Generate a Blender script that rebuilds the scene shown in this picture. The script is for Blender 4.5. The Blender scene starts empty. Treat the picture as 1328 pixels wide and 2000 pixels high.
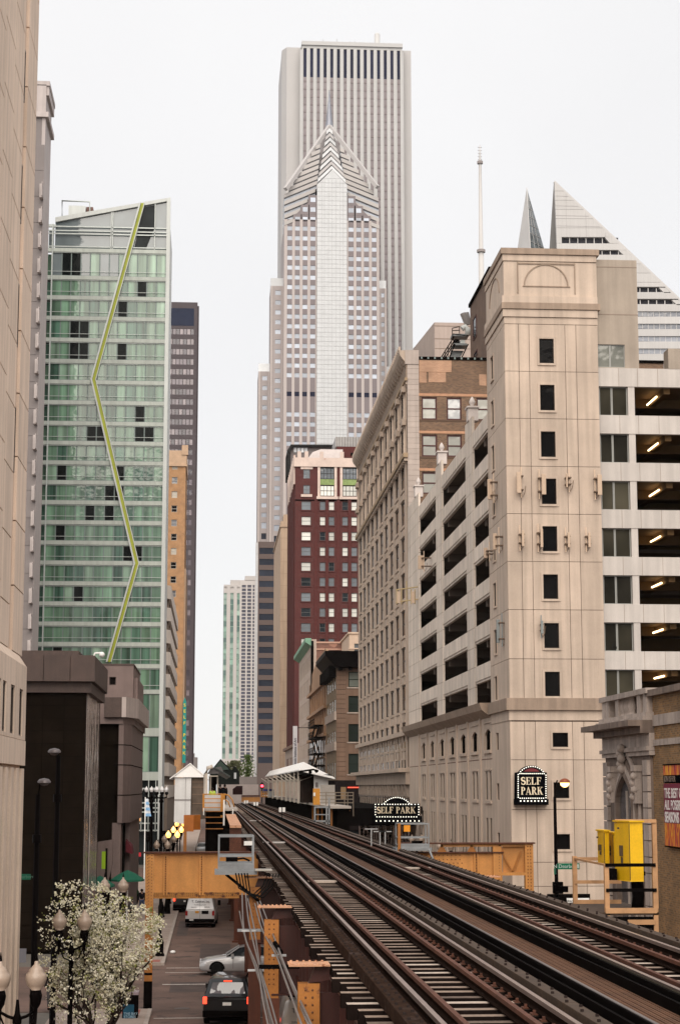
import bpy, bmesh, math, random
from mathutils import Vector, Matrix, Euler
rnd = random.Random(7)
scn = bpy.context.scene
COL = scn.collection
R = math.radians

# ------------------------------------------------------------------ camera
FPX = 3514.0
PITCH = math.atan(537 / FPX)
YAW = math.atan(249 * math.cos(PITCH) / FPX)
CZ = 9.4
cam = bpy.data.cameras.new("camera")
camo = bpy.data.objects.new("camera", cam)
COL.objects.link(camo)
camo.location = (0, 0, CZ)
camo.rotation_euler = (R(90) + PITCH, 0, -YAW)
cam.sensor_fit = 'VERTICAL'
cam.sensor_height = 36.0
cam.lens = 36.0 * FPX / 2000.0
cam.clip_start = 0.5
cam.clip_end = 6000
scn.camera = camo

# ------------------------------------------------------------------ world, sun, exposure
world = bpy.data.worlds.new("World")
scn.world = world
world.use_nodes = True
wn = world.node_tree.nodes; wl = world.node_tree.links
wn.clear()
wo = wn.new('ShaderNodeOutputWorld'); bg = wn.new('ShaderNodeBackground')
sky = wn.new('ShaderNodeTexSky'); sky.sky_type = 'NISHITA'; sky.sun_disc = False
SUN_EL, SUN_AZ = 42.0, 187.0        # azimuth clockwise from +Y: behind the camera
sky.sun_elevation = R(SUN_EL); sky.sun_rotation = R(SUN_AZ)
mixw = wn.new('ShaderNodeMixRGB'); mixw.inputs[0].default_value = 0.96
tcw = wn.new('ShaderNodeTexCoord'); nsw = wn.new('ShaderNodeTexNoise')
nsw.inputs['Scale'].default_value = 1.6; nsw.inputs['Detail'].default_value = 4
rmp = wn.new('ShaderNodeValToRGB')
rmp.color_ramp.elements[0].position = 0.3; rmp.color_ramp.elements[0].color = (3.30, 3.26, 3.27, 1)
rmp.color_ramp.elements[1].position = 0.7; rmp.color_ramp.elements[1].color = (3.9, 3.85, 3.83, 1)
wl.new(tcw.outputs['Generated'], nsw.inputs['Vector']); wl.new(nsw.outputs['Fac'], rmp.inputs[0])
wl.new(sky.outputs[0], mixw.inputs[1]); wl.new(rmp.outputs[0], mixw.inputs[2])
wl.new(mixw.outputs[0], bg.inputs[0]); wl.new(bg.outputs[0], wo.inputs[0])
bg.inputs[1].default_value = 0.1
sl = bpy.data.lights.new("sun", 'SUN'); sl.energy = 1.5; sl.angle = R(65); sl.color = (1.0, 0.91, 0.80)
so = bpy.data.objects.new("sun", sl); COL.objects.link(so)
az = R(SUN_AZ); el = R(SUN_EL)
sdir = Vector((math.sin(az) * math.cos(el), math.cos(az) * math.cos(el), math.sin(el)))
so.rotation_euler = sdir.to_track_quat('Z', 'Y').to_euler(); so.location = (40, -60, 120)
vs = scn.view_settings
scn.display_settings.display_device = 'sRGB'
vs.view_transform = 'Standard'; vs.look = 'None'; vs.gamma = 1.0; vs.use_curve_mapping = False
vs.exposure = 1.32
scn.cycles.max_bounces = 8
scn.cycles.diffuse_bounces = 3
scn.cycles.glossy_bounces = 3
scn.cycles.transmission_bounces = 4
scn.cycles.volume_bounces = 1

# ------------------------------------------------------------------ picking world points off measured sight lines
_F = Vector((math.sin(YAW) * math.cos(PITCH), math.cos(YAW) * math.cos(PITCH), math.sin(PITCH)))
_R = Vector((math.cos(YAW), -math.sin(YAW), 0))
_U = _R.cross(_F)
def _ray(px, py): return _F + _R * ((px - 664) / FPX) + _U * ((1000 - py) / FPX)
def aY(px, py, Y):
    d = _ray(px, py); t = Y / d.y; return Vector((d.x * t, Y, CZ + d.z * t))
def aX(px, py, X):
    d = _ray(px, py); t = X / d.x; return Vector((X, d.y * t, CZ + d.z * t))
def aZ(px, py, Z):
    d = _ray(px, py); t = (Z - CZ) / d.z; return Vector((d.x * t, d.y * t, Z))

# ------------------------------------------------------------------ materials
MATS = {}
def _new(name):
    m = bpy.data.materials.new(name); m.use_nodes = True
    nt = m.node_tree; b = nt.nodes['Principled BSDF']; MATS[name] = m
    return m, nt, b
def M(name, col, rough=.75, metal=0., var=.12, scale=1.2, bump=0., streak=0., spec=.4, coat=0., fine=.06, grime=None):
    """plain surface: two octaves of tone variation in world space, optional rain streaks and fine relief"""
    if name in MATS: return MATS[name]
    m, nt, b = _new(name); N = nt.nodes.new; L = nt.links.new
    b.inputs['Roughness'].default_value = rough; b.inputs['Metallic'].default_value = metal
    b.inputs['Specular IOR Level'].default_value = spec if max(col) > .04 or coat else .0; b.inputs['Coat Weight'].default_value = coat
    geo = N('ShaderNodeNewGeometry')
    n1 = N('ShaderNodeTexNoise'); n1.inputs['Scale'].default_value = scale; n1.inputs['Detail'].default_value = 5
    n1.inputs['Roughness'].default_value = .62
    L(geo.outputs['Position'], n1.inputs['Vector'])
    mr = N('ShaderNodeMapRange'); mr.inputs[1].default_value = .3; mr.inputs[2].default_value = .7
    mr.inputs[3].default_value = 1 - var; mr.inputs[4].default_value = 1 + var * .6
    L(n1.outputs['Fac'], mr.inputs[0])
    oi = N('ShaderNodeObjectInfo'); mo = N('ShaderNodeMapRange'); mo.inputs[3].default_value = .94; mo.inputs[4].default_value = 1.05; L(oi.outputs['Random'], mo.inputs[0])
    mq = N('ShaderNodeMath'); mq.operation = 'MULTIPLY'; L(mr.outputs[0], mq.inputs[0]); L(mo.outputs[0], mq.inputs[1]); val = mq.outputs[0]
    if streak:
        mp = N('ShaderNodeMapping'); mp.inputs['Scale'].default_value = (2.6, 2.6, .12)
        L(geo.outputs['Position'], mp.inputs['Vector'])
        n2 = N('ShaderNodeTexNoise'); n2.inputs['Scale'].default_value = 1.0; n2.inputs['Detail'].default_value = 4
        L(mp.outputs[0], n2.inputs['Vector'])
        m2 = N('ShaderNodeMapRange'); m2.inputs[1].default_value = .38; m2.inputs[2].default_value = .62
        m2.inputs[3].default_value = 1 - streak; m2.inputs[4].default_value = 1.03
        L(n2.outputs['Fac'], m2.inputs[0])
        mu = N('ShaderNodeMath'); mu.operation = 'MULTIPLY'; L(val, mu.inputs[0]); L(m2.outputs[0], mu.inputs[1]); val = mu.outputs[0]
    if fine:
        n3 = N('ShaderNodeTexNoise'); n3.inputs['Scale'].default_value = 22; n3.inputs['Detail'].default_value = 3
        L(geo.outputs['Position'], n3.inputs['Vector'])
        m3 = N('ShaderNodeMapRange'); m3.inputs[1].default_value = .3; m3.inputs[2].default_value = .7
        m3.inputs[3].default_value = 1 - fine; m3.inputs[4].default_value = 1 + fine
        L(n3.outputs['Fac'], m3.inputs[0])
        mu = N('ShaderNodeMath'); mu.operation = 'MULTIPLY'; L(val, mu.inputs[0]); L(m3.outputs[0], mu.inputs[1]); val = mu.outputs[0]
    vm = N('ShaderNodeVectorMath'); vm.operation = 'SCALE'; vm.inputs[0].default_value = col
    L(val, vm.inputs['Scale']); out = vm.outputs[0]
    if grime:
        gc, gs, gt = grime
        n4 = N('ShaderNodeTexNoise'); n4.inputs['Scale'].default_value = gs; n4.inputs['Detail'].default_value = 7
        n4.inputs['Roughness'].default_value = .7
        L(geo.outputs['Position'], n4.inputs['Vector'])
        m4 = N('ShaderNodeMapRange'); m4.inputs[1].default_value = gt; m4.inputs[2].default_value = gt + .08
        L(n4.outputs['Fac'], m4.inputs[0])
        mx = N('ShaderNodeMixRGB'); mx.inputs[2].default_value = (*gc, 1)
        L(m4.outputs[0], mx.inputs[0]); L(out, mx.inputs[1]); out = mx.outputs[0]
    L(out, b.inputs['Base Color'])
    if bump:
        bp = N('ShaderNodeBump'); bp.inputs['Strength'].default_value = bump; bp.inputs['Distance'].default_value = .02
        n5 = N('ShaderNodeTexNoise'); n5.inputs['Scale'].default_value = 30; n5.inputs['Detail'].default_value = 4
        L(geo.outputs['Position'], n5.inputs['Vector'])
        L(n5.outputs['Fac'], bp.inputs['Height']); L(bp.outputs[0], b.inputs['Normal'])
    return m
def BR(name, c1, c2, mortar, axis='front', scale=1., var=.2, patch=None, dirt=.25):
    """brickwork laid in world space; axis says which way the wall faces"""
    if name in MATS: return MATS[name]
    m, nt, b = _new(name); N = nt.nodes.new; L = nt.links.new
    b.inputs['Roughness'].default_value = .85
    geo = N('ShaderNodeNewGeometry'); sp = N('ShaderNodeSeparateXYZ'); cb = N('ShaderNodeCombineXYZ')
    L(geo.outputs['Position'], sp.inputs[0])
    L(sp.outputs['X' if axis == 'front' else 'Y'], cb.inputs[0]); L(sp.outputs['Z'], cb.inputs[1])
    br = N('ShaderNodeTexBrick'); br.inputs['Scale'].default_value = scale
    br.inputs['Color1'].default_value = (*c1, 1); br.inputs['Color2'].default_value = (*c2, 1); br.inputs['Mortar'].default_value = (*mortar, 1)
    br.inputs['Mortar Size'].default_value = .012; br.inputs['Brick Width'].default_value = .24; br.inputs['Row Height'].default_value = .085
    br.inputs['Bias'].default_value = 0
    L(cb.outputs[0], br.inputs['Vector'])
    n1 = N('ShaderNodeTexNoise'); n1.inputs['Scale'].default_value = .7; n1.inputs['Detail'].default_value = 6
    L(geo.outputs['Position'], n1.inputs['Vector'])
    mr = N('ShaderNodeMapRange'); mr.inputs[1].default_value = .3; mr.inputs[2].default_value = .7
    mr.inputs[3].default_value = 1 - dirt; mr.inputs[4].default_value = 1.1
    L(n1.outputs['Fac'], mr.inputs[0])
    vm = N('ShaderNodeVectorMath'); vm.operation = 'SCALE'; L(br.outputs['Color'], vm.inputs[0]); L(mr.outputs[0], vm.inputs['Scale'])
    out = vm.outputs[0]
    if patch:
        pc, ps, pt = patch
        vo = N('ShaderNodeTexNoise'); vo.inputs['Scale'].default_value = ps; vo.inputs['Detail'].default_value = 2
        L(cb.outputs[0], vo.inputs['Vector'])
        m4 = N('ShaderNodeMapRange'); m4.inputs[1].default_value = pt; m4.inputs[2].default_value = pt + .02
        L(vo.outputs['Fac'], m4.inputs[0])
        mm = N('ShaderNodeMath'); mm.operation = 'MULTIPLY'; mm.inputs[1].default_value = .85; L(m4.outputs[0], mm.inputs[0])
        mx = N('ShaderNodeMixRGB'); mx.inputs[2].default_value = (*pc, 1)
        L(mm.outputs[0], mx.inputs[0]); L(out, mx.inputs[1]); out = mx.outputs[0]
    L(out, b.inputs['Base Color'])
    bp = N('ShaderNodeBump'); bp.inputs['Strength'].default_value = .6; bp.inputs['Distance'].default_value = .01
    L(br.outputs['Fac'], bp.inputs['Height']); bp.invert = True; L(bp.outputs[0], b.inputs['Normal'])
    return m
def GL(name, col, rough=.04, spec=.8, var=.1, pleat=None, wob=.02):
    """window glass over whatever is behind it (blind, curtain, dark room), with slightly uneven reflections"""
    if name in MATS: return MATS[name]
    m, nt, b = _new(name); N = nt.nodes.new; L = nt.links.new
    b.inputs['Roughness'].default_value = rough; b.inputs['Specular IOR Level'].default_value = spec if max(col) > .05 else spec * .1
    geo = N('ShaderNodeNewGeometry')
    n1 = N('ShaderNodeTexNoise'); n1.inputs['Scale'].default_value = .35; n1.inputs['Detail'].default_value = 2
    L(geo.outputs['Position'], n1.inputs['Vector'])
    mr = N('ShaderNodeMapRange'); mr.inputs[1].default_value = .3; mr.inputs[2].default_value = .7
    mr.inputs[3].default_value = 1 - var; mr.inputs[4].default_value = 1 + var
    L(n1.outputs['Fac'], mr.inputs[0])
    oi = N('ShaderNodeObjectInfo'); mo = N('ShaderNodeMapRange'); mo.inputs[3].default_value = .72; mo.inputs[4].default_value = 1.2; L(oi.outputs['Random'], mo.inputs[0])  # per-pane tone shift standing in for varied reflections
    mq = N('ShaderNodeMath'); mq.operation = 'MULTIPLY'; L(mr.outputs[0], mq.inputs[0]); L(mo.outputs[0], mq.inputs[1]); val = mq.outputs[0]
    if pleat:
        mp = N('ShaderNodeMapping'); mp.inputs['Scale'].default_value = (pleat, pleat, .05)
        L(geo.outputs['Position'], mp.inputs['Vector'])
        n2 = N('ShaderNodeTexNoise'); n2.inputs['Scale'].default_value = 1.; n2.inputs['Detail'].default_value = 3
        L(mp.outputs[0], n2.inputs['Vector'])
        m2 = N('ShaderNodeMapRange'); m2.inputs[1].default_value = .35; m2.inputs[2].default_value = .65
        m2.inputs[3].default_value = .45; m2.inputs[4].default_value = 1.25
        L(n2.outputs['Fac'], m2.inputs[0])
        mu = N('ShaderNodeMath'); mu.operation = 'MULTIPLY'; L(val, mu.inputs[0]); L(m2.outputs[0], mu.inputs[1]); val = mu.outputs[0]
    vm = N('ShaderNodeVectorMath'); vm.operation = 'SCALE'; vm.inputs[0].default_value = col
    L(val, vm.inputs['Scale']); L(vm.outputs[0], b.inputs['Base Color'])
    if wob:
        bp = N('ShaderNodeBump'); bp.inputs['Strength'].default_value = wob; bp.inputs['Distance'].default_value = 1.
        n5 = N('ShaderNodeTexNoise'); n5.inputs['Scale'].default_value = .8; n5.inputs['Detail'].default_value = 2
        L(geo.outputs['Position'], n5.inputs['Vector']); L(n5.outputs['Fac'], bp.inputs['Height']); L(bp.outputs[0], b.inputs['Normal'])
    return m
def EM(name, col, strength, base=(.8, .8, .8)):
    if name in MATS: return MATS[name]
    m, nt, b = _new(name)
    b.inputs['Base Color'].default_value = (*base, 1)
    b.inputs['Emission Color'].default_value = (*col, 1); b.inputs['Emission Strength'].default_value = strength
    return m

# ------------------------------------------------------------------ mesh builder
class MB:
    def __init__(s): s.v = []; s.f = []; s.m = []; s.s = []
    def face(s, pts, m=0, sm=False):
        n = len(s.v); s.v += [tuple(p) for p in pts]; s.f.append(tuple(range(n, n + len(pts)))); s.m.append(m); s.s.append(sm); return s
    def box(s, x0, x1, y0, y1, z0, z1, m=0):
        if x0 > x1: x0, x1 = x1, x0
        if y0 > y1: y0, y1 = y1, y0
        if z0 > z1: z0, z1 = z1, z0
        n = len(s.v)
        s.v += [(x0, y0, z0), (x1, y0, z0), (x1, y1, z0), (x0, y1, z0), (x0, y0, z1), (x1, y0, z1), (x1, y1, z1), (x0, y1, z1)]
        for q in ((0, 3, 2, 1), (4, 5, 6, 7), (0, 1, 5, 4), (1, 2, 6, 5), (2, 3, 7, 6), (3, 0, 4, 7)):
            s.f.append(tuple(n + i for i in q)); s.m.append(m); s.s.append(False)
        return s
    def prism(s, poly, ax, a0, a1, m=0):
        """extrude a polygon; ax='y': poly in (x,z); 'x': poly in (y,z); 'z': poly in (x,y)"""
        def P(p, a): return {'y': (p[0], a, p[1]), 'x': (a, p[0], p[1]), 'z': (p[0], p[1], a)}[ax]
        n = len(s.v); k = len(poly)
        s.v += [P(p, a0) for p in poly] + [P(p, a1) for p in poly]
        s.f.append(tuple(n + i for i in range(k))); s.f.append(tuple(n + k + i for i in reversed(range(k))))
        for i in range(k): s.f.append((n + i, n + (i + 1) % k, n + k + (i + 1) % k, n + k + i))
        s.m += [m] * (k + 2); s.s += [False] * (k + 2); return s
    def tube(s, pts, r, n=8, m=0, cap=True, r1=None):
        pts = [Vector(p) for p in pts]; rings = []
        for i, p in enumerate(pts):
            a = pts[max(0, i - 1)]; b = pts[min(len(pts) - 1, i + 1)]
            d = (b - a).normalized(); up = Vector((0, 0, 1)) if abs(d.z) < .95 else Vector((1, 0, 0))
            e = d.cross(up).normalized(); g = d.cross(e)
            rr = r if r1 is None else r + (r1 - r) * i / max(1, len(pts) - 1)
            base = len(s.v)
            for k in range(n):
                t = 2 * math.pi * (k + .5) / n; s.v.append(tuple(p + e * (rr * math.cos(t)) + g * (rr * math.sin(t))))
            rings.append(base)
        for a, b in zip(rings, rings[1:]):
            for k in range(n):
                s.f.append((a + k, a + (k + 1) % n, b + (k + 1) % n, b + k)); s.m.append(m); s.s.append(n > 5)
        if cap:
            for a in (rings[0], rings[-1]): s.f.append(tuple(a + k for k in range(n))); s.m.append(m); s.s.append(False)
        return s
    def lathe(s, cx, cy, prof, n=12, m=0, smooth=True):
        base = len(s.v)
        for r, z in prof:
            for k in range(n):
                t = 2 * math.pi * k / n; s.v.append((cx + r * math.cos(t), cy + r * math.sin(t), z))
        for i in range(len(prof) - 1):
            for k in range(n):
                a = base + i * n; s.f.append((a + k, a + (k + 1) % n, a + n + (k + 1) % n, a + n + k)); s.m.append(m); s.s.append(smooth)
        for i in (0, len(prof) - 1):
            if prof[i][0] > 1e-4: s.f.append(tuple(base + i * n + k for k in range(n))); s.m.append(m); s.s.append(False)
        return s
    def ball(s, c, r, n=8, m=0, sq=1.):
        pr = [(max(1e-5, r * math.sin(math.pi * i / (n // 2 + 1))), c[2] - r * sq * math.cos(math.pi * i / (n // 2 + 1))) for i in range(n // 2 + 2)]
        return s.lathe(c[0], c[1], pr, n, m)
    def mesh(s, name, mats):
        me = bpy.data.meshes.new(name); me.from_pydata(s.v, [], s.f)
        for mt in (mats if isinstance(mats, (list, tuple)) else [mats]): me.materials.append(mt)
        me.polygons.foreach_set('material_index', s.m); me.polygons.foreach_set('use_smooth', s.s); me.update(); return me
WL = {}
def wloc(o): return WL.get(o.name, Vector((0, 0, 0))) if o is not None else Vector((0, 0, 0))
def place(name, me, parent=None, loc=(0, 0, 0), rz=0., local=False):
    o = bpy.data.objects.new(name, me); COL.objects.link(o); loc = Vector(loc)
    if parent is not None:
        o.parent = parent; o.location = loc if local else loc - wloc(parent)
    else: o.location = loc
    WL[o.name] = loc if not local else wloc(parent) + loc
    o.rotation_euler = (0, 0, rz); return o
def part(name, mb, mats, parent=None, local=False, bevel=0., label=None, kind=None):
    o = place(name, mb.mesh(name, mats), parent, (0, 0, 0), 0., local)
    if bevel:
        b = o.modifiers.new('bevel', 'BEVEL'); b.width = bevel; b.segments = 2; b.limit_method = 'ANGLE'
    if label: o['label'] = label
    if kind: o['kind'] = kind
    return o
def tag(o, label, cat, group=None):
    o['label'] = label; o['category'] = cat
    if group: o['group'] = group
    return o
def thing(name, label, cat, loc=(0, 0, 0), rz=0., group=None):
    o = place(name, None, None, loc, rz); o.empty_display_size = .5; return tag(o, label, cat, group)
def scatter(name, mb, mats, parent=None):
    """each separate solid in mb becomes a part of its own"""
    fs = sorted(zip(mb.f, mb.m, mb.s), key=lambda q: min(q[0])); groups = []; hi = -1
    for q in fs:
        if min(q[0]) > hi: groups.append([])
        groups[-1].append(q); hi = max(hi, max(q[0]))
    for g in groups:
        a = min(min(q[0]) for q in g); b = max(max(q[0]) for q in g); m2 = MB(); m2.v = mb.v[a:b + 1]
        m2.f = [tuple(i - a for i in q[0]) for q in g]; m2.m = [q[1] for q in g]; m2.s = [q[2] for q in g]; part(name, m2, mats, parent)
def struct(name, mb, mats): return part(name, mb, mats, None, kind='structure')
def copy_tree(o, loc=None, rz=None, label=None, parent=None):
    c = o.copy(); COL.objects.link(c)
    if parent is not None: c.parent = parent
    if loc is not None: c.location = loc
    if rz is not None: c.rotation_euler = (0, 0, rz)
    if label: c['label'] = label
    for ch in [x for x in KIDS(o)]: copy_tree(ch, parent=c)
    return c
def KIDS(o): return [x for x in o.children]
def text_mesh(body, size, mat, depth=.01, align='CENTER', bold=0., sx=1.):
    cu = bpy.data.curves.new('txt', 'FONT'); cu.body = body; cu.size = size; cu.extrude = depth; cu.align_x = align; cu.offset = bold
    o = bpy.data.objects.new('txt', cu); COL.objects.link(o); bpy.context.view_layer.update()
    me = bpy.data.meshes.new_from_object(o); bpy.data.objects.remove(o)
    me.transform(Matrix.Rotation(R(90), 4, 'X') @ Matrix.Diagonal((sx, 1, 1, 1))); me.materials.clear(); me.materials.append(mat); return me

# ------------------------------------------------------------------ facades: u runs along the wall, d sticks out of it
class Fa:
    def __init__(s, kind, c): s.k = kind; s.c = c
    def P(s, u, d, z):
        return (u, s.c - d, z) if s.k == 'front' else ((s.c - d, u, z) if s.k == 'right' else (s.c + d, u, z))
    def rz(s): return {'front': 0., 'right': -math.pi / 2, 'left': math.pi / 2}[s.k]
    def box(s, mb, u0, u1, z0, z1, d0=0., d1=.1, m=0):
        a = s.P(u0, d0, z0); b = s.P(u1, d1, z1); return mb.box(a[0], b[0], a[1], b[1], z0, z1, m)
    def wall(s, mb, u0, u1, z0, z1, us, zs, t=.3, m=0):
        """a wall sheet of thickness t with a grid of openings us x zs"""
        us = sorted([tuple(sorted(u)) for u in us]); zs = sorted(zs); z = z0
        if u0 > u1: u0, u1 = u1, u0
        for a, b in zs + [(z1, z1)]:
            if a > z + 1e-4: s.box(mb, u0, u1, z, a, -t, 0, m)
            if b > a:
                u = u0
                for c, d in us + [(u1, u1)]:
                    if c > u + 1e-4: s.box(mb, u, c, a, b, -t, 0, m)
                    u = d
            z = b
        return mb
    def poly(s, mb, pts, d0, d1, m=0):
        """extrude a polygon in (u,z) between depths"""
        n = len(mb.v); k = len(pts)
        mb.v += [s.P(p[0], d0, p[1]) for p in pts] + [s.P(p[0], d1, p[1]) for p in pts]
        mb.f.append(tuple(n + i for i in range(k))); mb.f.append(tuple(n + k + i for i in reversed(range(k))))
        for i in range(k): mb.f.append((n + i, n + (i + 1) % k, n + k + (i + 1) % k, n + k + i))
        mb.m += [m] * (k + 2); mb.s += [False] * (k + 2)
_wm = {}
def win_mesh(w, h, mats, fr=.06, vm=0, hm=0, style=''):
    """window centred on x, sill at z=0, glass facing -y; frame slot 0, glass slot 1"""
    key = (round(w, 2), round(h, 2), tuple(m.name for m in mats), fr, vm, hm, style)
    if key in _wm: return _wm[key]
    a = MB(); w = key[0]; h = key[1]
    if fr:
        a.box(-w / 2, -w / 2 + fr, -.05, .03, 0, h); a.box(w / 2 - fr, w / 2, -.05, .03, 0, h)
        a.box(-w / 2 + fr, w / 2 - fr, -.05, .03, 0, fr); a.box(-w / 2 + fr, w / 2 - fr, -.05, .03, h - fr, h)
        for i in range(vm):
            x = -w / 2 + w * (i + 1) / (vm + 1); a.box(x - fr * .4, x + fr * .4, -.045, .02, fr, h - fr)
        for i in range(hm):
            z = h * (i + 1) / (hm + 1); a.box(-w / 2 + fr, w / 2 - fr, -.04, .015, z - fr * .45, z + fr * .45)
    b = MB()
    f = fr * .8
    b.box(-w / 2 + f, w / 2 - f, .0, .012, f, h - f, 0)
    fm = a.mesh('window', mats[0]) if fr else None
    pm = b.mesh('pane', mats[1])
    if fr == 0: fm = b.mesh('window', mats[1]); pm = None
    _wm[key] = (fm, pm); return _wm[key]
def windows(par, fa, us, zs, frame, glasses, d=-.2, fr=.06, vm=0, hm=0, pane=True, pick=None, name='window', count=[0], cells=None, budget=300):
    """one object per window (frame) with its pane as sub-part; past the budget they are joined as stuff"""
    extra = MB(); n = 0
    cl = cells if cells is not None else [(u, z) for z in zs for u in us]
    for i, ((ua, ub), (za, zb)) in enumerate(cl):
        g = glasses[pick(i) if pick else rnd.randrange(len(glasses))]
        w = abs(ub - ua); h = zb - za; u = (ua + ub) / 2
        if n < budget:
            fm, pm = win_mesh(w, h, (frame, g), fr, vm, hm)
            o = place(name, fm, par, fa.P(u, d, za), fa.rz()); n += 1
            if pm:
                if pane:
                    q = bpy.data.objects.new('pane', pm); COL.objects.link(q); q.parent = o
                else:
                    q = place('pane', pm, par, fa.P(u, d, za), fa.rz())
        else: fa.box(extra, ua, ub, za, zb, d - .02, d)
    if extra.v: part('far_windows', extra, glasses[0], par, kind='stuff')
    return n
def evenly(a, b, n, frac=.5):
    """n openings spread over a..b, each taking frac of its bay"""
    s = (b - a) / n; return [(a + s * (i + .5 - frac / 2), a + s * (i + .5 + frac / 2)) for i in range(n)]
# ================================================================== SETTING: ground, street, pavements
asphalt = M('asphalt', (.145, .088, .068), .85, var=.45, scale=.3, bump=.4, fine=.2, grime=((.055, .037, .03), .45, .55))
pave = M('pavement_concrete', (.33, .26, .22), .85, var=.2, scale=.6, bump=.3, fine=.1, grime=((.2, .15, .13), .8, .6))
kerbm = M('kerb_stone', (.36, .30, .26), .8, var=.2, scale=1.5)
redpad = M('red_tactile_paving', (.30, .10, .075), .8, var=.2)
paint = M('road_paint', (.62, .56, .50), .7, var=.25, scale=3, grime=((.16, .12, .11), 5, .56))
iron = M('black_iron', (.004, .003, .003), .45, .3, var=.2)
dark = M('dark_interior', (.004, .003, .0025), .9, var=.3)
struct('ground', MB().box(-900, 1100, -60, 2600, -.6, -.02), M('far_ground', (.12, .105, .09), .9))
struct('road', MB().box(-2.62, 13.6, -40, 620, -.018, 0).box(-60, -2.62, 79, 98.5, -.018, 0).box(13.6, 80, 79, 98.5, -.018, 0).box(-60, -2.62, 187, 217, -.018, 0).box(13.6, 80, 219, 252, -.018, 0), asphalt)
def pavement(x0, x1, y0, y1, side):
    mb = MB(); k = 0
    if side == 'left': mb.box(x0, x1 - .18, y0, y1, -.01, .13)
    else: mb.box(x0 + .18, x1, y0, y1, -.01, .13)
    o = struct('pavement', mb, pave)
    kb = MB(); xs = x1 - .18 if side == 'left' else x0
    y = y0
    while y < y1:
        e = min(y + 2.4, y1); kb.box(xs, xs + .18, y + .01, e - .01, -.01, .14); y = e
    part('kerb', kb, kerbm, o, kind='structure')
    # paving joints: flags laid slightly proud on the bed
    fl = MB(); me = None
    xw = (x1 - .18 - x0) / 3 if side == 'left' else (x1 - x0 - .18) / 3
    xa = x0 if side == 'left' else x0 + .18
    me = MB().box(.012, xw - .012, .012, 1.488, 0, .012).mesh('paving_slab', pave)
    y = y0; n = 0
    while y < min(y1, 200) - 1.5:
        for i in range(3):
            s = place('paving_slab', me, o, (xa + i * xw, y, .13 + rnd.uniform(0, .004))); n += 1
        y += 1.5
pavement(-6.5, -2.44, 30, 78.8, 'left'); pavement(-7.4, -2.44, 98.8, 186.8, 'left'); pavement(-7, -2.44, 217.2, 420, 'left')
pavement(13.4, 17.5, 30, 78.8, 'right'); pavement(13.4, 17.5, 98.8, 218.8, 'right'); pavement(13.4, 17.5, 252.2, 460, 'right')
struct('tactile_pad', MB().box(-4.1, -2.9, 77.0, 78.4, .143, .150).box(-4.1, -2.7, 99.2, 100.5, .143, .150), redpad)
mk = MB()
for (a, b, c, d) in ((-2.3, 13, 76.5, 76.62), (-2.3, 13, 73.8, 73.95), (-2.3, 13, 71.9, 72.5), (-2.3, 13, 97.3, 97.45), (-2.3, 13, 94.9, 95.02), (-2.3, 1.0, 89.3, 89.5), (5.4, 5.52, 20, 70), (5.4, 5.52, 101, 215)):
    mk.box(a, b, c, d, .004, .006)
part('road_markings', mk, paint, None, kind='structure')
pt = MB().box(-1.9, .4, 86, 90.5, .003, .005).box(-.6, 1.2, 103, 112, .003, .005).box(-2.2, -1.5, 118, 131, .003, .005).box(2.2, 5, 84, 93, .003, .005)
struct('road_patch', pt, M('patched_asphalt', (.075, .05, .042), .8, var=.4, scale=.8))
# Dearborn cross street pavements at the far side, steel plate
struct('manhole_cover', MB().lathe(-1.2, 79.8, [(.34, .003), (.34, .012)], 16), M('cast_iron', (.10, .075, .065), .6, .5))

# ================================================================== LEFT: pale precast tower right beside the camera
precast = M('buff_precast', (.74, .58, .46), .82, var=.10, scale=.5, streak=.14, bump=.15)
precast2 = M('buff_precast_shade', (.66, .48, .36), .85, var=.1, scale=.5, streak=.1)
f = Fa('left', -6.5)
T = thing('precast_tower', 'tall buff precast concrete tower cut by the left edge, with slot windows in a channel', 'building', (-10, 55, 0))
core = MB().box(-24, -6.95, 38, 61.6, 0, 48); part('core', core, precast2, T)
yr = aX(38, 1500, -6.5).y
ch0, ch1 = aX(34, 680, -6.5).y, aX(41, 680, -6.5).y
zs_w = [(aX(40, b, -6.5).z, aX(40, a, -6.5).z) for a, b in ((805, 935), (550, 680), (295, 420), (42, 155))]
ledge = aX(45, 1290, -6.5).z
per = 4.26
me_cache = {}
def panel(par, f, u0, u1, z0, z1, mat, d0=-.02, d1=.0, g=.02, name='panel'):
    me = MB(); w = u1 - u0 - g; h = z1 - z0 - g
    key = (round(w, 3), round(h, 3), mat.name, round(d1 - d0, 3), name)
    if key not in me_cache: me_cache[key] = MB().box(-w / 2, w / 2, 0, d1 - d0, 0, h).mesh(name, mat)
    return place(name, me_cache[key], par, f.P((u0 + u1) / 2, d1, z0 + g / 2), f.rz())
zz = ledge + .2; k = 0
for k in range(22):
    z0 = ledge + .1 + k * per / 2; panel(T, f, ch1 + .02, yr, z0, z0 + per / 2, precast, -.42, 0, .045)
    for j, (a, b) in enumerate(((ch0 - 2.6, ch0 - .02), (ch0 - 5.2, ch0 - 2.6), (ch0 - 7.8, ch0 - 5.2))):
        zo = z0 - .75 + (j % 2) * .5
        panel(T, f, a, b, max(zo, ledge + .1), zo + per / 2, precast, -.42, 0, .045)
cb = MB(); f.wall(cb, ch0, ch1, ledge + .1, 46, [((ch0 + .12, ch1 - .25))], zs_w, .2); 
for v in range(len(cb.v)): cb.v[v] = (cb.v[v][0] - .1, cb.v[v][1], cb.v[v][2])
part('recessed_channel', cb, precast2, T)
wm_dark = GL('dark_glass', (.006, .005, .005), .05, .5)
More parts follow.
